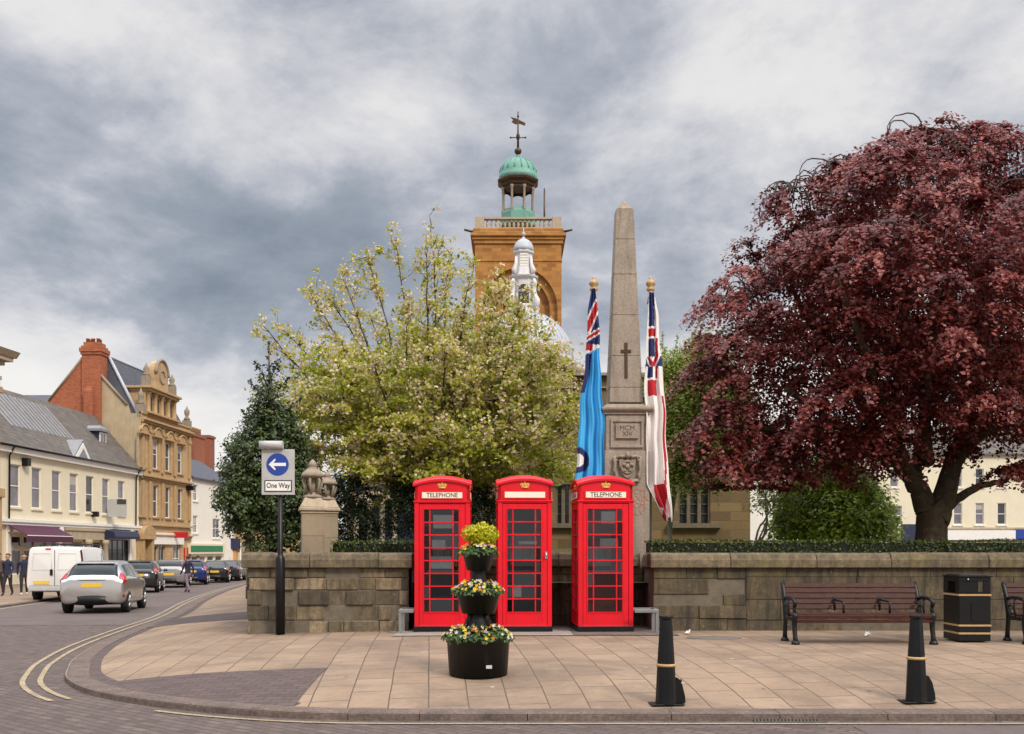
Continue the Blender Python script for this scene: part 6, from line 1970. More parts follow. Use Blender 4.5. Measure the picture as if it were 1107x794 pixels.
b.box(xl, xr, y0 + .1, y0 + .45, zb0, zb0 + .15); b.box(xl, xr, y0 + .05, y0 + .5, zb1 - .16, zb1 - .002); b.box(xl, xr, y0 + tw_ - .5, y0 + tw_ - .05, zb1 - .16, zb1 - .004)
b.box(xl + .05, xl + .5, y0 + .5, y0 + tw_ - .5, zb1 - .16, zb1 - .002); b.box(xr - .5, xr - .05, y0 + .5, y0 + tw_ - .5, zb1 - .16, zb1 - .002)
hb = zb1 - zb0
for i in range(15):
    x = xl + 1.0 + (tw_ - 2.0) * i / 14
    for yy in (y0 + .28, y0 + tw_ - .28):
        b.lathe([(.09, zb0 + .15), (.06, zb0 + .22), (.13, zb0 + .4), (.11, zb0 + .5), (.06, zb0 + .68), (.09, zb1 - .16)], 8, (x, yy, 0))
b.build('balustrade', MT['palestone'], tower)
b = MB(); fy = y0 + 1.2; fx = X(589)
b.tube([(fx, fy, Z(248)), (fx, fy, Z(198))], [.09, .06], 8); b.build('mast', MT['bronze'], tower)
for sx, px in ((-1, 508), (1, 614)):
    b = MB(); xx = xl if sx < 0 else xr
    b.tube([(xx - sx * .1, y0 - .1, Z(252)), (xx + sx * .85, y0 - .45, Z(250.5))], [.12, .09], 6); b.build('water_spout', MT['bronze'], tower)
# cupola
cy = y0 + tw_ / 2; cxm = X(560); k = (TD + tw_ / 2) / F
Zq = lambda py: Zc(py, cy)
rc = 17.2 * k
cxm = XD(560, cy)
b = MB()
b.lathe([(19.5 * k, Zq(246)), (19.5 * k, Zq(233)), (17 * k, Zq(231)), (15 * k, Zq(228)), (3 * k, Zq(226))], 8, (cxm, cy, 0), smooth=False, a0=PI / 8)
cup = b.build('cupola', MT['copper'], t)
for i in range(8):
    a = PI / 8 + i * PI / 4
    c = (cxm + rc * math.cos(a), cy + rc * math.sin(a), 0)
    b = MB(); b.lathe([(1.9 * k, Zq(234)), (1.9 * k, Zq(231)), (1.4 * k, Zq(229.5)), (1.25 * k, Zq(209)), (1.9 * k, Zq(207)), (2.0 * k, Zq(205.5))], 10, c); b.build('column', MT['carved'], cup)
b = MB()
for i in range(8):                                   # arched spandrels between the columns
    a0_, a1_ = PI / 8 + i * PI / 4, PI / 8 + (i + 1) * PI / 4
    p0 = Vector((cxm + rc * math.cos(a0_), cy + rc * math.sin(a0_), 0)); p1 = Vector((cxm + rc * math.cos(a1_), cy + rc * math.sin(a1_), 0))
    n = 8; vs = []
    for j in range(n + 1):
        p = p0.lerp(p1, j / n); u = 2 * j / n - 1
        zlow = Zq(211) + (Zq(206.5) - Zq(211)) * math.sqrt(max(0, 1 - u * u))
        for sc in (.97, 1.03):
            for zq_ in (zlow, Zq(204)):
                vs.append((cxm + (p.x - cxm) * sc, cy + (p.y - cy) * sc, zq_))
    b.add(vs, [f for j in range(n) for f in ((4 * j, 4 * j + 4, 4 * j + 5, 4 * j + 1), (4 * j + 2, 4 * j + 3, 4 * j + 7, 4 * j + 6), (4 * j, 4 * j + 2, 4 * j + 6, 4 * j + 4))])
b.lathe([(18.2 * k, Zq(205)), (19.5 * k, Zq(203.5)), (19.5 * k, Zq(201.5)), (23 * k, Zq(199.5)), (23.6 * k, Zq(197.5)), (22.5 * k, Zq(196.5)), (5 * k, Zq(195))], 8, (cxm, cy, 0), smooth=False, a0=PI / 8)
b.build('entablature', MT['bronze'], cup)
b = MB(); b.lathe([(21.2 * k, Zq(197)), (21.0 * k, Zq(191.5)), (20.4 * k, Zq(191)), (20.3 * k, Zq(188)), (18.8 * k, Zq(183)), (15.5 * k, Zq(178)), (11 * k, Zq(174.5)), (6 * k, Zq(172.7)), (2.5 * k, Zq(172)), (2 * k, Zq(170)), (2.4 * k, Zq(168.5)), (1 * k, Zq(167.5))], 16, (cxm, cy, 0), a0=PI / 16)
for i in range(16):
    a = PI / 16 + i * PI / 8
    b.tube([(cxm + r_ * k * math.cos(a), cy + r_ * k * math.sin(a), Zq(p) + .02) for r_, p in ((20.3, 188), (18.9, 183), (15.6, 178), (11, 174.5), (6, 172.6))], .05, 5)
b.build('dome', MT['copper'], cup)
b = MB(); b.ball((cxm, cy, Zq(163.8)), 3.9 * k, 14); b.tube([(cxm, cy, Zq(168)), (cxm, cy, Zq(121))], [.12, .05], 8)
b.ball((cxm, cy, Zq(148)), .16, 8, 0, 2.2); b.ball((cxm, cy, Zq(126)), .1, 8)
b.tube([(cxm - 8 * k, cy, Zq(149)), (cxm + 8 * k, cy, Zq(149))], .045, 6); b.tube([(cxm, cy - 8 * k, Zq(149)), (cxm, cy + 8 * k, Zq(149))], .045, 6)
for sx in (-8, 8): b.ball((cxm + sx * k, cy, Zq(149)), .09, 6)
b.prism([(cxm - 8 * k, Zq(127)), (cxm - 2 * k, Zq(128.5)), (cxm + 3 * k, Zq(131)), (cxm + 8 * k, Zq(133.5)), (cxm + 7.5 * k, Zq(136)), (cxm + 2 * k, Zq(134)), (cxm - 3 * k, Zq(134.5)), (cxm - 7 * k, Zq(132)), (cxm - 5 * k, Zq(130))], 'y', cy - .05, cy + .05)
b.build('weather_vane', MT['bronze'], cup)
# lead dome with its white lantern
MT['lanternpaint'] = plain('weathered_white_paint', (.60, .585, .60), .6, .15, 2, streak=.3, streak_col=(.3, .27, .25))
DD = 58.0; k = DD / F
dx, dz = XD(566, DD), Zc(392, DD)
b = MB(); rd = 54 * k
b.lathe([(rd * 1.04, dz - 1.8), (rd * 1.04, dz - .25), (rd * 1.07, dz - .2), (rd * 1.07, dz), (rd, dz + .02)] + [(rd * math.cos(a), dz + rd * math.sin(a)) for a in np.linspace(.06, PI / 2 - .12, 12)], 40, (dx, DD, 0))
for i in range(40):
    a = 2 * PI * i / 40
    b.tube([(dx + (rd + .01) * math.cos(q) * math.cos(a), DD + (rd + .01) * math.cos(q) * math.sin(a), dz + (rd + .01) * math.sin(q)) for q in np.linspace(.06, PI / 2 - .15, 9)], .035, 4)
dome = b.build('lead_dome', MT['lead'], t)
Zl = lambda py: Zc(py, DD)
b = MB()
b.lathe([(17 * k, Zl(340)), (17 * k, Zl(333)), (13.5 * k, Zl(331)), (13.0 * k, Zl(304)), (16.5 * k, Zl(302)), (17 * k, Zl(300.5)), (12.5 * k, Zl(299)), (10.5 * k, Zl(290)), (10 * k, Zl(277)), (12 * k, Zl(275)), (12.2 * k, Zl(273.5)), (10.8 * k, Zl(272.5))], 8, (dx, DD, 0), smooth=False, a0=PI / 8)
for i in range(4):                                   # scrolled buttresses
    a = PI / 4 + i * PI / 2
    for r_, p in ((17, 330),):
        b.tube([(dx + rr_ * k * math.cos(a), DD + rr_ * k * math.sin(a), Zl(pp)) for rr_, pp in ((17, 338), (20, 334), (20, 328), (17, 323), (15.5, 315), (17, 309), (15, 305))], [.1, .16, .18, .14, .11, .14, .1], 7)
    b.tube([(dx + rr_ * k * math.cos(a), DD + rr_ * k * math.sin(a), Zl(pp)) for rr_, pp in ((14, 299), (14.5, 295), (11.5, 288), (11, 280))], [.12, .16, .11, .08], 7)
b.build('lantern', MT['lanternpaint'], dome)
b = MB(); b.lathe([(11.3 * k, Zl(273)), (11 * k, Zl(269)), (9.3 * k, Zl(264)), (6 * k, Zl(260.5)), (2.2 * k, Zl(258.5)), (.8 * k, Zl(256))], 16, (dx, DD, 0)); b.ball((dx, DD, Zl(253.5)), 2.2 * k, 10); b.tube([(dx, DD, Zl(256)), (dx, DD, Zl(247))], .04, 6)
b.build('lantern_cap', MT['lead'], dome)
b = MB()
b.prism([(dx - 5.5 * k, Zl(331)), (dx + 5.5 * k, Zl(331)), (dx + 5.5 * k, Zl(316))] + [(dx + 5.5 * k * math.cos(a), Zl(316) + 5.5 * k * math.sin(a)) for a in np.linspace(0, PI, 9)][1:-1] + [(dx - 5.5 * k, Zl(316))], 'y', DD - 12.9 * k, DD - 12.0 * k)
b.build('lantern_window', MT['darkglass'], dome)
b = MB()
for i in range(7):
    b.box(dx - 4 * k, dx + 4 * k, DD - 9.95 * k, DD - 9.2 * k, Zl(296) + i * .16, Zl(296) + i * .16 + .1)
b.build('louvre', MT['white'], dome)
# roof pediment below the dome
PD = 46.0; k = PD / F
Zp = lambda py: Zc(py, PD)
b = MB(); xa, xb, xm = XD(515, PD), XD(640, PD), XD(578, PD)
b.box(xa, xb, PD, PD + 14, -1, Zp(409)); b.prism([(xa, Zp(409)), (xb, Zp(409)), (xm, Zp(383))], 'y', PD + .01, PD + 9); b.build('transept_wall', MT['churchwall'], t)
b = MB(); b.tube([(xa - .2, PD - .05, Zp(410)), (xm, PD - .05, Zp(381)), (xb + .2, PD - .05, Zp(410))], .22, 6); b.box(xa, xb, PD - .18, PD - .01, Zp(411), Zp(408.5))
b.tube([(XD(540, PD) , PD - .1, Zp(397)), (XD(560, PD), PD - .1, Zp(389)), (xm, PD - .1, Zp(387)), (XD(596, PD), PD - .1, Zp(389)), (XD(616, PD), PD - .1, Zp(397))], .14, 6)
b.build('pediment_moulding', MT['carved'], t)
b = MB(); b.tube([(XD(640, PD), PD - .12, Zp(438)), (XD(636, PD), PD - .12, Zp(424)), (XD(622, PD), PD - .12, Zp(414)), (XD(608, PD), PD - .12, Zp(424)), (XD(604, PD), PD - .12, Zp(440))], .15, 6); b.build('arch_moulding', MT['palestone'], t)
# nave wall facing the street
ND = 34.0; k = ND / F
Zn = lambda py: Zc(py, ND)
XN = lambda px: XD(px, ND)
b = MB()
wx0, wx1, wz0, wz1 = XN(733), XN(768), Zn(566), Zn(524)
ux0, ux1 = XN(601), XN(625)
holed_wall(b, XN(375), XN(811), -1, Zn(407), [(wx0, wx1, wz0, wz1), (ux0, ux1, wz0, wz1)], y=ND, depth=.35)
b.add([(XN(811), ND, -1), (XN(811), ND + 14, -1), (XN(811), ND + 14, Zn(407)), (XN(811), ND, Zn(407))], [(0, 1, 2, 3)]); b.add([(XN(375), ND, -1), (XN(375), ND, Zn(407)), (XN(375), ND + 14, Zn(407)), (XN(375), ND + 14, -1)], [(0, 1, 2, 3)])
b.box(XN(375) + .01, XN(811) - .01, ND + .3, ND + 13.9, Zn(409), Zn(408))
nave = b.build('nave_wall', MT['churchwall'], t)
b = MB(); b.box(XN(374), XN(812), ND - .2, ND + .4, Zn(407), Zn(404)); b.box(XN(375), XN(811), ND - .08, ND - .001, Zn(420), Zn(418.5)); b.build('parapet_coping', MT['carved'], nave)
for a, c in ((wx0, wx1), (ux0, ux1)):
    g = MB(); g.box(a, c, ND + .2, ND + .22, wz0, wz1); wn = g.build('church_window', MT['darkglass'], t)
    g = MB()
    for i in range(4):
        x = a + (c - a) * i / 3
        g.box(x - .06, x + .06, ND + .05, ND + .2, wz0, wz1)
    for i in range(1, 4): g.box(a, c, ND + .16, ND + .195, wz0 + (wz1 - wz0) * i / 4 - .015, wz0 + (wz1 - wz0) * i / 4 + .015)
    g.box(a - .12, c + .12, ND - .1, ND + .2, wz1 + .002, wz1 + .14); g.build('mullion', MT['mullion'], wn)
    g = MB(); g.box(a - .35, c + .35, ND - .22, ND + .1, wz0 - .16, wz0 - .001); g.build('sill', MT['mullion'], wn)
g = MB(); rx, rz_ = XN(741), Zn(479)

g.prism([(rx + .34 * math.cos(a), rz_ + .34 * math.sin(a)) for a in np.linspace(0, 2 * PI, 25)[:-1]], 'y', ND - .05, ND - .001); rw = g.build('round_window', MT['darkglass'], t)
g = MB(); g.tube([(rx + .40 * math.cos(a), ND - .06, rz_ + .40 * math.sin(a)) for a in np.linspace(0, 2 * PI, 25)], .10, 6); g.build('stone_ring', MT['palestone'], rw)
# porch arcade under the cherry
AD = 30.0
XA_ = lambda px: XD(px, AD)
Za = lambda py: Zc(py, AD)
for px in (385, 399.5, 413, 426.5):
    g = MB(); g.lathe([(.12, -.5), (.12, .1), (.085, .15), (.08, Za(548)), (.12, Za(546)), (.12, Za(544.5))], 10, (XA_(px), AD, 0)); g.build('arcade_column', MT['palestone'], t)
g = MB()
for p0, p1 in ((385, 399.5), (413, 426.5)):
    xm_, r_ = XA_((p0 + p1) / 2), (XA_(p1) - XA_(p0)) / 2
    g.tube([(xm_ + r_ * math.cos(a), AD, Za(545) + r_ * math.sin(a)) for a in np.linspace(0, PI, 11)], .09, 6)
g.box(XA_(378), XA_(436), AD, AD + .3, Za(535), Za(530)); g.build('arcade_arch', MT['palestone'], t)
g = MB(); g.box(XA_(376), XA_(440), AD + 2.2, AD + 2.4, -1, Za(530)); g.box(XA_(376), XA_(440), AD + .1, AD + 3.9, Za(529.9), Za(526)); g.build('arcade_back', MT['navy'], t)

# ================================================================== buildings behind the beech, on the right
RD = 80.0
t = thing('cream_shops', 'cream rendered shop building with three sash windows seen behind the trunk of the red tree', 'building', (XD(950, RD), RD, 0))
b = MB(); XR_ = lambda px: XD(px, RD) - XD(950, RD); ZR = lambda py: ZD(py, RD)
hl = [(XR_(a), XR_(a + 9.2), ZR(567.5), ZR(544)) for a in (1031, 1054.5, 1078.3, 1112, 1136)]
hu = [(XR_(a), XR_(a + 9), ZR(527), ZR(507)) for a in (962, 1031, 1054.5, 1078.3)]
sh_ = [(XR_(955), XR_(975), ZR(568), ZR(547))]
holed_wall(b, 0, XR_(1200), -1.2, ZR(492), hl + hu + sh_); body(b, 0, XR_(1200), 10, -1.2, ZR(492)); b.build('wall', MT['cream'], t)
for h in hl + hu: sash(t, *h, bars=0, mgl=MT['greyglass'], sill=.08, y=.08)
sash(t, *sh_[0], mfr=MT['white'], bars=1, mgl=MT['greyglass'])
pitched(t, 0, XR_(1200), -.1, 10, ZR(492), ZR(455), MT['slate'])
b = MB(); b.box(XR_(1023), XR_(1096), -.3, -.001, ZR(584), ZR(573.5)); b.build('fascia_sign', MT['white'], t)
b = MB(); b.box(XR_(1096.5), XR_(1160), -.3, -.001, ZR(584), ZR(573)); b.build('blue_fascia', MT['bluesign'], t)
b = MB(); b.box(XR_(974), XR_(1003), -.3, -.001, -1, ZR(567)); b.build('shop_front', MT['navy'], t)
b = MB(); b.box(XR_(955), XR_(970), -.35, -.001, ZR(577.5), ZR(573.5)); b.build('shop_sign', MT['white'], t)
b = MB(); b.box(0, XR_(1200), -.15, -.001, ZR(572.5), ZR(570.5)); b.build('string_course', MT['palestone'], t)
WD = 62.0
t = thing('white_cottage', 'low white rendered house glimpsed between the church and the laurel bush', 'house', (XD(806, WD), WD, 0))
b = MB(); XW = lambda px: XD(px, WD) - XD(806, WD); ZW = lambda py: ZD(py, WD)
hw1 = [(XW(836), XW(848), ZW(584), ZW(560)), (XW(822), XW(830), ZW(540), ZW(524)), (XW(880), XW(890), ZW(584), ZW(560))]
holed_wall(b, 0, XW(905), -1.2, ZW(512), hw1); body(b, 0, XW(905), 8, -1.2, ZW(512)); b.build('wall', MT['whiterender'], t)
for h in hw1: sash(t, *h, bars=2, rows=3, sill=.08)
pitched(t, 0, XW(905), -.1, 8, ZW(512), ZW(478), MT['slate'])
# ================================================================== vehicles
def pchip(xs, ys, x):
    xs = np.asarray(xs, float); ys = np.asarray(ys, float)
    h = np.diff(xs); d = np.diff(ys, axis=0) / (h[:, None] if ys.ndim > 1 else h)
    m = np.zeros_like(ys); m[0], m[-1] = d[0], d[-1]
    a, b = d[:-1], d[1:]
    s = np.where(a * b > 0, 2 * a * b / np.where(np.abs(a + b) < 1e-9, 1e-9, a + b), 0)
    m[1:-1] = s
    i = int(np.clip(np.searchsorted(xs, x) - 1, 0, len(xs) - 2))
    t = (x - xs[i]) / h[i]
    return (2 * t ** 3 - 3 * t ** 2 + 1) * ys[i] + (t ** 3 - 2 * t ** 2 + t) * h[i] * m[i] + (-2 * t ** 3 + 3 * t ** 2) * ys[i + 1] + (t ** 3 - t ** 2) * h[i] * m[i + 1]


class CarSurf:
    """stations: x, z bottom, z belt, z roof, half width sill, half width belt, half width roof"""

    def __init__(s, st):
        s.x = [r[0] for r in st]; s.y = np.array([r[1:] for r in st])

    def ring(s, x):
        zb, zl, zf, ws, wb, wr = pchip(s.x, s.y, x)
        e = min(.07, max(.012, (zf - zl) * .5))
        return np.array([(0, zb), (ws * .82, zb), (ws, zb + .10), (wb, (zb + zl) / 2 + .04), (wb * .985, zl), (wr, zf - e), (wr * .82, zf - .004), (0, zf + .01)])

    def p(s, x, v):
        r = s.ring(x)
        y, z = pchip(range(8), r, v)
        return Vector((x, y, z))

    def n(s, x, v):
        a = s.p(x + .01, v) - s.p(x - .01, v); b = s.p(x, min(7, v + .05)) - s.p(x, max(0, v - .05))
        q = b.cross(a)
        return q.normalized() if q.length > 1e-9 else Vector((0, 0, 1))

    def body(s, mb, mi=0):
        xs = []
        for a, b in zip(s.x, s.x[1:]):
            k = max(2, int((b - a) / .09)); xs += [a + (b - a) * i / k for i in range(k)]
        xs.append(s.x[-1])
        vv = np.linspace(0, 7, 36)
        vs = []; m = len(vv)
        for x in xs:
            r = s.ring(x); q = [pchip(range(8), r, v) for v in vv]
            vs += [(x, y, z) for y, z in q] + [(x, -y, z) for y, z in q[-2:0:-1]]
        w = 2 * m - 2
        fs = [(i * w + j, (i + 1) * w + j, (i + 1) * w + (j + 1) % w, i * w + (j + 1) % w) for i in range(len(xs) - 1) for j in range(w)]
        fs += [tuple(range(w)), tuple(range((len(xs) - 1) * w + w - 1, (len(xs) - 1) * w - 1, -1))]
        mb.add(vs, fs, mi, True)

    def panel(s, mb, c, side, off=.008, n=8, m=6, mi=0):
        """c: four (x, v) corners, rear-low, front-low, front-high, rear-high."""
        vs = []
        for j in range(m + 1):
            for i in range(n + 1):
                u, t = i / n, j / m
                x = (c[0][0] * (1 - u) + c[1][0] * u) * (1 - t) + (c[3][0] * (1 - u) + c[2][0] * u) * t
                v = (c[0][1] * (1 - u) + c[1][1] * u) * (1 - t) + (c[3][1] * (1 - u) + c[2][1] * u) * t
                p = s.p(x, v); q = s.n(x, v)
                if q.y < 0 and v < 6.5: q = -q
                if v >= 6 and q.z < 0: q = -q
                p = p + q * off
                vs.append((p.x, p.y * side, p.z))
        mb.add(vs, [(j * (n + 1) + i, j * (n + 1) + i + 1, (j + 1) * (n + 1) + i + 1, (j + 1) * (n + 1) + i) for j in range(m) for i in range(n)], mi, True)


HATCH = [(-1.97, .38, .68, .88, .62, .74, .58), (-1.94, .31, .90, .985, .76, .825, .68), (-1.82, .27, .94, 1.07, .82, .855, .68), (-1.66, .25, .95, 1.24, .83, .86, .63), (-1.42, .23, .96, 1.40, .84, .865, .60), (-.9, .22, .95, 1.465, .85, .865, .60), (-.1, .22, .925, 1.48, .855, .86, .60),
         (.45, .22, .91, 1.42, .855, .86, .585), (.85, .22, .91, 1.20, .855, .855, .62), (1.2, .22, .90, .975, .85, .85, .70), (1.6, .24, .82, .87, .82, .81, .62), (1.88, .28, .68, .74, .74, .71, .52), (1.97, .34, .54, .60, .60, .58, .42)]
ESTATE = [(-2.28, .40, .62, .84, .58, .70, .55), (-2.25, .32, .88, 1.0, .76, .84, .70), (-2.14, .28, .97, 1.10, .83, .875, .70), (-1.95, .25, .98, 1.30, .86, .89, .64), (-1.72, .23, .98, 1.43, .87, .895, .62), (-1.0, .22, .96, 1.49, .875, .895, .62), (-.1, .22, .935, 1.49, .88, .89, .62),
          (.5, .22, .92, 1.42, .88, .89, .60), (.95, .22, .92, 1.18, .88, .885, .64), (1.3, .22, .90, .98, .87, .88, .72), (1.75, .24, .82, .87, .84, .83, .64), (2.1, .28, .68, .74, .76, .73, .54), (2.22, .34, .54, .60, .62, .60, .44)]
SALOON = [(-2.25, .40, .62, .78, .58, .68, .55), (-2.22, .32, .88, .97, .76, .82, .70), (-2.1, .28, .96, 1.02, .82, .85, .72), (-1.75, .25, .97, 1.05, .855, .87, .72), (-1.35, .23, .96, 1.27, .865, .875, .62), (-.95, .22, .95, 1.41, .87, .875, .58), (-.1, .22, .93, 1.45, .87, .87, .58),
          (.45, .22, .92, 1.39, .87, .87, .575), (.9, .22, .91, 1.16, .87, .865, .62), (1.25, .22, .90, .97, .86, .86, .70), (1.75, .24, .82, .87, .83, .81, .62), (2.08, .28, .68, .74, .74, .71, .52), (2.18, .34, .54, .60, .60, .58, .42)]
VAN = [(-2.42, .48, 1.0, 1.86, .86, .88, .78), (-2.40, .44, 1.0, 1.92, .90, .93, .82), (-2.3, .40, 1.02, 1.95, .93, .95, .84), (-1.5, .34, 1.04, 1.97, .94, .955, .84), (0, .34, 1.05, 1.97, .945, .955, .84), (.9, .34, 1.05, 1.93, .945, .955, .82), (1.25, .34, 1.06, 1.75, .945, .95, .80), (1.65, .34, 1.06, 1.35, .94, .94, .82), (1.95, .36, 1.02, 1.10, .92, .92, .80), (2.25, .40, .86, .92, .86, .85, .70), (2.40, .46, .66, .72, .72, .70, .56)]


def wheel(t, x, y, r, side, face=True):
    w_ = MB()
    def lat(mb, prof):
        vs = []; n = 22
        for rr, d in prof:
            for j in range(n):
                a = 2 * PI * j / n; vs.append((x + rr * math.cos(a), y + side * d, r + rr * math.sin(a)))
        k = len(prof)
        mb.add(vs, [(i * n + j, i * n + (j + 1) % n, (i + 1) * n + (j + 1) % n, (i + 1) * n + j) for i in range(k - 1) for j in range(n)], 0, True)
        mb.add([vs[(k - 1) * n + j] for j in range(n)], [tuple(range(n))]); mb.add([vs[j] for j in range(n)], [tuple(range(n))])
    lat(w_, [(r * .6, -.20), (r * .97, -.19), (r, -.15), (r, -.03), (r * .96, 0), (r * .68, .004)])
    o = w_.build('wheel', MT['tyre'], t)
    h = MB(); lat(h, [(r * .66, -.02), (r * .64, .008), (r * .56, -.015)])
    for i in range(5):
        a = 2 * PI * i / 5 + .3
        h.tube([(x, y + side * .008, r), (x + .6 * r * math.cos(a), y + side * .004, r + .6 * r * math.sin(a))], [.045, .035], 5)
    h.build('rim', MT['alloy'], o)
    return o


def car(label, st, paint, x, y, head, kind, group='cars parked along the street', cat='car', name='parked_car', detail=True):
    c = CarSurf(st)
    t = thing(name, label, cat, (x, y, zr(y)), head, group)
    slope = math.atan(.01) if y > 14 else 0
    t.rotation_euler.y = slope * math.sin(head)     # sits on the falling road
    b = MB(); c.body(b); bd = b.build('body', paint, t)
    xr, xf = st[0][0], st[-1][0]
    hw_ = max(r[5] for r in st)
    rw = .335 if kind == 'van' else .31
    ax0, ax1 = (-1.36, 1.55) if kind == 'van' else (xr + .70, xf - .76)
    for ax in (ax0, ax1):                              # wheel arches
        for sd in (-1, 1):
            b = MB(); q = abs(c.p(ax, 2.4).y) + .004
            pts = [(ax + (rw + .055) * math.cos(a), rw + (rw + .055) * math.sin(a)) for a in np.linspace(-.35, PI + .35, 19)]
            b.prism(pts, 'y', sd * (q - .10), sd * q); b.build('wheel_arch', MT['tyre'], t)
            wheel(t, ax, sd * (q + .008), rw, sd)
    if kind == 'van':
        g = MB(); sw = ((.55, 4.25), (1.45, 4.2), (1.20, 4.95), (.55, 4.95))
        for sd in (-1, 1):
            g = MB(); c.panel(g, sw, sd); g.build('side_window', MT['carglass'], t)
            g = MB(); c.panel(g, ((-2.40, 3.85), (-2.26, 3.85), (-2.26, 4.9), (-2.40, 4.9)) if sd < 0 else ((-2.405, 2.6), (-2.32, 2.6), (-2.32, 4.5), (-2.405, 4.5)), sd, .012); g.build('tail_light', MT['taillight'] if sd > 0 else MT['darklens'], t)
            g = MB(); g.box(1.0, 1.12, sd * .96, sd * 1.12, 1.15, 1.45); g.build('mirror', MT['plastic'], t)
            g = MB(); c.panel(g, ((-1.9, 2.72), (1.9, 2.72), (1.9, 2.95), (-1.9, 2.95)), sd, .012, 16, 2); g.build('side_moulding', MT['plastic'], t)
        g = MB()
        for sd in (-1, 1): c.panel(g, ((1.20, 5.3), (1.72, 5.3), (1.72, 7), (1.20, 7)), sd, .008)
        g.build('windscreen', MT['carglass'], t)
        g = MB(); g.box(-2.432, -2.421, -.008, .008, .60, 1.84); g.box(-2.432, -2.421, -.84, .84, .575, .59); g.build('door_seam', MT['ink'], t)
        g = MB(); g.box(-2.47, -2.38, -.86, .86, .40, .56); g.build('bumper', MT['lightgrey'], t, bevel=.02)
        g = MB(); g.box(-2.45, -2.425, .06, .15, .95, 1.16); g.build('door_handle', MT['plastic'], t)
        g = MB(); g.box(-2.44, -2.426, .18, .70, .64, .76); g.build('number_plate', MT['plate'], t)
        g = MB(); g.box(-2.445, -2.41, .12, .30, 1.865, 1.905); g.build('brake_light', MT['taillight'], t)
        for sd, y0_, y1_ in ((1, .10, .74), (-1, -.74, -.10)):
            g = MB(); g.tube([(-2.428, y0_, 1.15), (-2.428, y1_, 1.15), (-2.428, y1_ - .04, 1.72), (-2.428, y0_, 1.72), (-2.428, y0_, 1.15)], .008, 4); g.build('door_panel', paint, t)
        g = MB()
        for xx in (-1.6, -.3, .8):
            g.tube([(xx, -.72, 1.98), (xx, -.66, 2.07), (xx, .66, 2.07), (xx, .72, 1.98)], .022, 6)
        g.build('roof_bars', MT['plastic'], t)
        g = MB(); c.panel(g, ((-2.0, 3.6), (.35, 3.6), (.35, 5.0), (-2.0, 5.0)), -1, .004, 12, 6); g.build('side_panel', paint, t)
        return t
    # glazing
    L_ = xf - xr
    if kind == 'hatch':
        side = [((-.28, 4.14), (.98, 4.12), (.42, 4.88), (-.22, 4.90)), ((-1.42, 4.22), (-.36, 4.14), (-.30, 4.90), (-1.22, 4.86))]
        scr, wsc = ((-1.815, 5.12), (-1.45, 5.12)), ((.50, 5.3), (1.10, 5.3))
    elif kind == 'estate':
        side = [((-.10, 4.14), (1.08, 4.12), (.48, 4.88), (-.05, 4.90)), ((-1.05, 4.16), (-.18, 4.14), (-.13, 4.90), (-1.0, 4.90)), ((-1.85, 4.24), (-1.13, 4.16), (-1.08, 4.90), (-1.66, 4.86))]
        scr, wsc = ((-2.11, 5.25), (-1.76, 5.25)), ((.55, 5.3), (1.2, 5.3))
    else:
        side = [((-.10, 4.14), (1.02, 4.12), (.45, 4.88), (-.05, 4.90)), ((-1.35, 4.3), (-.18, 4.14), (-.13, 4.90), (-.95, 4.86))]
        scr, wsc = ((-1.70, 5.3), (-1.0, 5.3)), ((.5, 5.3), (1.16, 5.3))
    for sd in (-1, 1):
        for c4 in side:
            g = MB(); c.panel(g, c4, sd, .006); g.build('side_window', MT['carglass'], t)
        g = MB()
        if kind == 'estate': c4 = ((xr + .03, 3.55), (xr + .26, 3.7), (xr + .45, 4.95), (xr + .28, 5.1))
        elif kind == 'hatch': c4 = ((xr + .035, 3.6), (xr + .34, 3.85), (xr + .36, 4.6), (xr + .12, 5.06))
        else: c4 = ((xr + .03, 3.3), (xr + .30, 3.5), (xr + .28, 4.2), (xr + .04, 4.6))
        c.panel(g, c4, sd, .012); g.build('tail_light', MT['taillight'], t)
        g = MB(); c.panel(g, ((xr + .035, 2.35), (xr + .12, 2.35), (xr + .12, 2.6), (xr + .035, 2.6)), sd, .012); g.build('reflector', MT['taillight'], t)
        g = MB(); xm_ = side[0][1][0] - .12; g.ball((xm_, sd * (hw_ + .10), 1.0), .10, 10, 0, .7); g.build('mirror', paint, t)
        for c4 in side[:2]:
            g = MB(); c.panel(g, ((c4[0][0] + .1, 3.72), (c4[0][0] + .28, 3.72), (c4[0][0] + .28, 3.82), (c4[0][0] + .1, 3.82)), sd, .02); g.build('door_handle', paint, t)
        g = MB(); xx = side[0][0][0] - .04
        c.panel(g, ((xx, 2.3), (xx + .018, 2.3), (xx + .018, 4.1), (xx, 4.1)), sd, .004, 1, 14); c.panel(g, ((side[0][1][0] - .04, 2.3), (side[0][1][0] - .022, 2.3), (side[0][1][0] + .02, 4.1), (side[0][1][0] + .0, 4.1)), sd, .004, 1, 14); g.build('door_seam', MT['ink'], t)
    g = MB()
    for sd in (-1, 1): c.panel(g, (scr[0], scr[1], (scr[1][0], 7), (scr[0][0], 7)), sd, .007, 8, 10)
    g.build('rear_window', MT['carglass'], t)
    g = MB()
    for sd in (-1, 1): c.panel(g, (wsc[0], wsc[1], (wsc[1][0], 7), (wsc[0][0], 7)), sd, .007, 8, 10)
    g.build('windscreen', MT['carglass'], t)
    g = MB(); g.box(xr - .012, xr + .06, -.27, .27, .665, .79) if kind != 'hatch' else g.box(xr - .015, xr + .06, -.27, .27, .745, .86); g.build('number_plate', MT['plate'], t)
    g = MB(); zb_ = .30
    vs = []
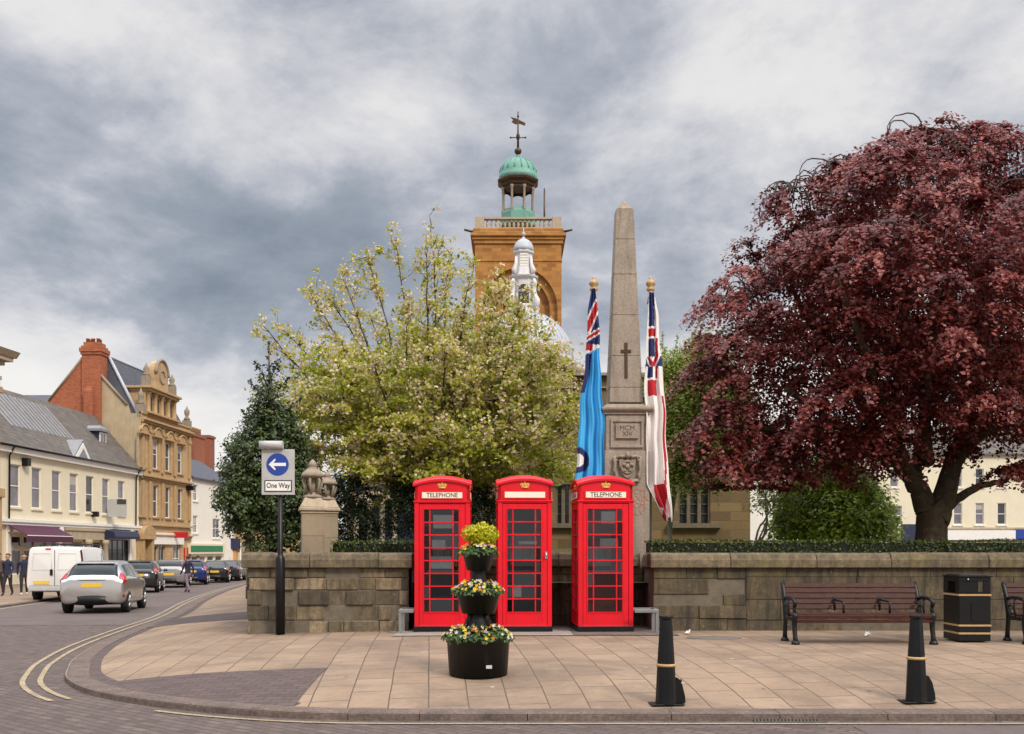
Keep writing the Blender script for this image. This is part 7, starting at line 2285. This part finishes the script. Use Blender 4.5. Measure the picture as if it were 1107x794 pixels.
    for yv in np.linspace(-.66, .66, 15):
        bx = xr - .02 + .16 * (abs(yv) / .66) ** 3
        vs += [(bx, yv, .24 + .10 * (abs(yv) / .66) ** 4), (bx - .012, yv, .51 - .16 * (abs(yv) / .66) ** 3), (bx + .25, yv, .51 - .16 * (abs(yv) / .66) ** 3), (bx + .25, yv, .24 + .10 * (abs(yv) / .66) ** 4)]
    g.add(vs, [(4 * i + j, 4 * i + 4 + j, 4 * i + 4 + (j + 1) % 4, 4 * i + (j + 1) % 4) for i in range(14) for j in range(4)], 0, True)
    g.build('rear_valance', MT['plastic'], t)
    g = MB()
    zs_ = st[2][3] - .10
    g.tube([(xr + .055, -.62, zs_ - .03), (xr + .012, -.3, zs_ - .035), (xr + .005, 0, zs_ - .035), (xr + .012, .3, zs_ - .035), (xr + .055, .62, zs_ - .03)], .012, 5); g.build('tailgate_seam', MT['ink'], t)
    if kind == 'hatch':
        g = MB(); c_ = c.p(-1.46, 7); g.box(-1.53, -1.36, -.50, .50, c_.z - .0, c_.z + .02); g.build('spoiler', paint, t, bevel=.01)
    g = MB(); g.tube([(-.7 if kind != 'van' else 0, 0, c.p(-.7, 7).z), (-.78, 0, c.p(-.7, 7).z + .22)], .008, 5); g.build('aerial', MT['plastic'], t)
    return t


def paint(nm, col, metal=.5, rough=.28):
    m = plain(nm, col, rough, .03, 2, metal=metal, coat=.6); return m


MT['darklens'] = plain('dark_lens', (.05, .008, .01), .15, .15, 8)
PT = dict(silver=paint('silver_paint', (.56, .54, .52), .75, .26), whitev=paint('van_white', (.72, .71, .69), 0, .35), black=paint('black_car_paint', (.012, .012, .014), .1, .2), grey=paint('grey_car_paint', (.32, .31, .29), .6, .3), blue=paint('blue_car_paint', (.012, .03, .14), .3, .25), dgrey=paint('dark_grey_car_paint', (.03, .032, .035), .4, .25), champagne=paint('pale_car_paint', (.42, .37, .33), .5, .3))
HD = math.atan2(1, -.215)                               # heading up the street


def put(px, py, st, head, dx=0.0):
    """reference pixel is the point under the middle of the rear bumper"""
    x, y = ground_hit(px, py, lambda a, b: zr(b))
    return x - math.cos(head) * (st[0][0]) + dx, y - math.sin(head) * (st[0][0])


x, y = put(99, 664, HATCH, HD - .02); car('silver five-door hatchback driving away up the street, nearest car', HATCH, PT['silver'], x, y, HD - .02, 'hatch', None, 'car', 'hatchback_car')
x, y = put(59, 651.5, VAN, HD - .05); car('white panel van with roof bars, parked by the left kerb', VAN, PT['whitev'], x, y, HD - .05, 'van', None, 'van', 'panel_van')
for px, py, st, pt_, kd, lb in ((146, 641.5, HATCH, 'black', 'hatch', 'black hatchback parked just beyond the moving silver hatchback'),
                                (180, 636, ESTATE, 'grey', 'estate', 'grey estate car parked behind the walking person in mauve trousers'),
                                (205, 632.8, HATCH, 'blue', 'hatch', 'blue hatchback parked just right of the walking person in mauve trousers'),
                                (230, 630.5, SALOON, 'black', 'saloon', 'black saloon parked below the green shop fascia'),
                                (247, 628.6, SALOON, 'dgrey', 'saloon', 'dark grey saloon parked between the black saloon and the pale saloon'),
                                (262, 627.4, SALOON, 'champagne', 'saloon', 'pale saloon parked farthest down the street beside the stone wall end')):
    x, y = put(px, py, st, HD); car(lb, st, PT[pt_], x, y, HD + (.05 if px < 240 else -.06), kd)

# ================================================================== people
MT['jacket'] = plain('navy_jacket', (.014, .018, .045), .85, .2, 9)
MT['trousers'] = plain('dark_trousers', (.022, .02, .024), .9, .2, 9)
MT['brownjacket'] = plain('brown_coat', (.10, .06, .045), .85, .2, 9)
MT['mauve'] = plain('mauve_trousers', (.20, .14, .19), .9, .15, 9)
MT['pale'] = plain('cream_shirt', (.55, .50, .40), .85, .1, 9)
MT['shoe'] = plain('dark_shoes', (.02, .018, .016), .6, .2, 9)
MT['paleshoe'] = plain('pale_shoes', (.5, .48, .45), .6, .1, 9)


def person(label, x, y, z, head, top, legs, shoes, H=1.76, stride=.22, bend=.0, arm=.12, hood=False):
    """one continuous skinned body; local +y is the way they face."""
    s = H / 1.76
    V, E, RR = [], [], []
    def v(p, r, par=None):
        V.append(tuple(q * s for q in p)); RR.append(r * s)
        if par is not None: E.append((par, len(V) - 1))
        return len(V) - 1
    pel = v((0, 0, .95), .145); wa = v((0, .01, 1.10), .135, pel); chest = v((0, .02, 1.32), .155, wa); nb = v((0, .0, 1.47), .085, chest)
    nk = v((0, .01, 1.53), .058, nb); hd0 = v((0, .025, 1.60), .082, nk); hd1 = v((0, .02, 1.68), .098, hd0); v((0, .01, 1.735), .06, hd1)
    for sd in (-1, 1):
        st = stride * sd
        sh = v((sd * .185, .0, 1.42), .066, chest); el = v((sd * .245, -.03 - arm * sd * .5, 1.15), .05, sh); wr = v((sd * .245, .07 - arm * sd * 1.1, .92), .037, el); v((sd * .24, .09 - arm * sd * 1.2, .86), .036, wr)
        hp = v((sd * .095, .0, .86), .105, pel); kn = v((sd * .10, .05 + st * .55, .48), .066, hp); an = v((sd * .10, -.01 + st * 1.15, .09 + (.05 if st < 0 else 0)), .046, kn); v((sd * .11, .13 + st * 1.15, .045 + (.0 if st < 0 else 0)), .042, an)
    me = bpy.data.meshes.new('skin'); me.from_pydata(V, E, [])
    o = bpy.data.objects.new('skin', me); COL.objects.link(o)
    md = o.modifiers.new('skin', 'SKIN'); sv = me.skin_vertices[0].data
    for i, r in enumerate(RR):
        sv[i].radius = (r, r * (.72 if i in (0, 1, 2) else 1)); sv[i].use_root = (i == 0)
    ss = o.modifiers.new('sub', 'SUBSURF'); ss.levels = ss.render_levels = 2
    dg = bpy.context.evaluated_depsgraph_get()
    m2 = bpy.data.meshes.new_from_object(o.evaluated_get(dg)); bpy.data.objects.remove(o)
    bm_v = [tuple(a.co) for a in m2.vertices]; polys = [tuple(p.vertices) for p in m2.polygons]
    b = MB(); b.add(bm_v, polys, 0, True)
    # fingers: five short bent tapering tubes on each hand
    for sd in (-1, 1):
        c = Vector((sd * .24, .09 - arm * sd * 1.2, .835)) * s
        for i in range(5):
            o_ = Vector((0, (i - 1.5) * .017, 0)) if i < 4 else Vector((-sd * .015, .04, .03))
            ln = (.065, .075, .078, .06, .05)[i] * s
            p0 = c + o_; b.tube([p0, p0 + Vector((-sd * .006, .006 if i < 4 else .02, -ln * .55)), p0 + Vector((-sd * .02, .014 if i < 4 else .025, -ln))], [.010, .009, .006], 5)
    # face: nose, eyes, ears belong to the body mesh
    f = Vector((0, .118, 1.645)) * s
    b.tube([f + Vector((0, -.012, .02)), f + Vector((0, .006, -.012))], [.010, .016], 6)
    for sd in (-1, 1):
        b.ball(f + Vector((sd * .032, -.014, .022)), .011, 6, 0); b.ball(Vector((sd * .094, .015, 1.645)) * s, .022, 6, 0, 1.3)
    bo = b.build('person', [MT['skin'], top, legs, shoes])
    for p in bo.data.polygons:
        cz = p.center.z / s; ax = abs(p.center.x) / s
        p.material_index = 3 if cz < .13 else 2 if (cz < .93 and ax < .2) else 1 if (.93 <= cz < 1.525 or (cz >= .90 and ax >= .2)) else 0
    tag(bo, label, 'person')
    bo.location = (x, y, z); bo.rotation_euler.z = head
    h = MB(); c = Vector((0, .005, 1.675)) * s
    vs = []; n = 14
    for i in range(7):
        a = PI / 2 * i / 6 * 1.25 - .42
        for j in range(n):
            g = 2 * PI * j / n
            k_ = 1.0 if math.sin(g) < .35 else (1.0 if a > .35 else .72)
            vs.append(c + Vector((math.cos(g) * .104 * math.cos(a) * k_, math.sin(g) * .114 * math.cos(a) * k_ - .008, .02 + .092 * math.sin(a))) * s)
    h.add(vs, [(i * n + j, i * n + (j + 1) % n, (i + 1) * n + (j + 1) % n, (i + 1) * n + j) for i in range(6) for j in range(n)], 0, True)
    h.add([vs[6 * n + j] for j in range(n)], [tuple(range(n))], 0, True)
    h.build('hair', MT['hair'], bo)
    return bo


fz = lambda a, b: zr(b) + .07
for px, py, hd, tp, lg, sh, lb, Hh, strd in (
        (26, 644, PI + .45, 'jacket', 'trousers', 'paleshoe', 'person in a navy jacket and pale shoes walking beside the white van', 1.66, .16),
        (8.5, 644.5, PI - .1, 'jacket', 'trousers', 'shoe', 'person in a dark navy jacket and dark shoes walking by the picture edge', 1.66, .14),
        (-1, 641, PI + .2, 'brownjacket', 'trousers', 'shoe', 'person in a brown coat cut off by the left picture edge', 1.7, .15)):
    x, y = ground_hit(px, py, fz)
    person(lb, x, y, fz(x, y), hd, MT[tp], MT[lg], MT[sh], Hh, strd)
x, y = ground_hit(203, 641, lambda a, b: zr(b)); person('person in a dark blue top and mauve trousers walking across the street', x, y, zr(y), .9, MT['jacket'], MT['mauve'], MT['shoe'], 1.66, .26)
y = 62.0; x = XD(214, y); person('person in a cream shirt standing among the parked cars', x, y, zr(y), .2, MT['pale'], MT['trousers'], MT['shoe'], 1.74, .05)
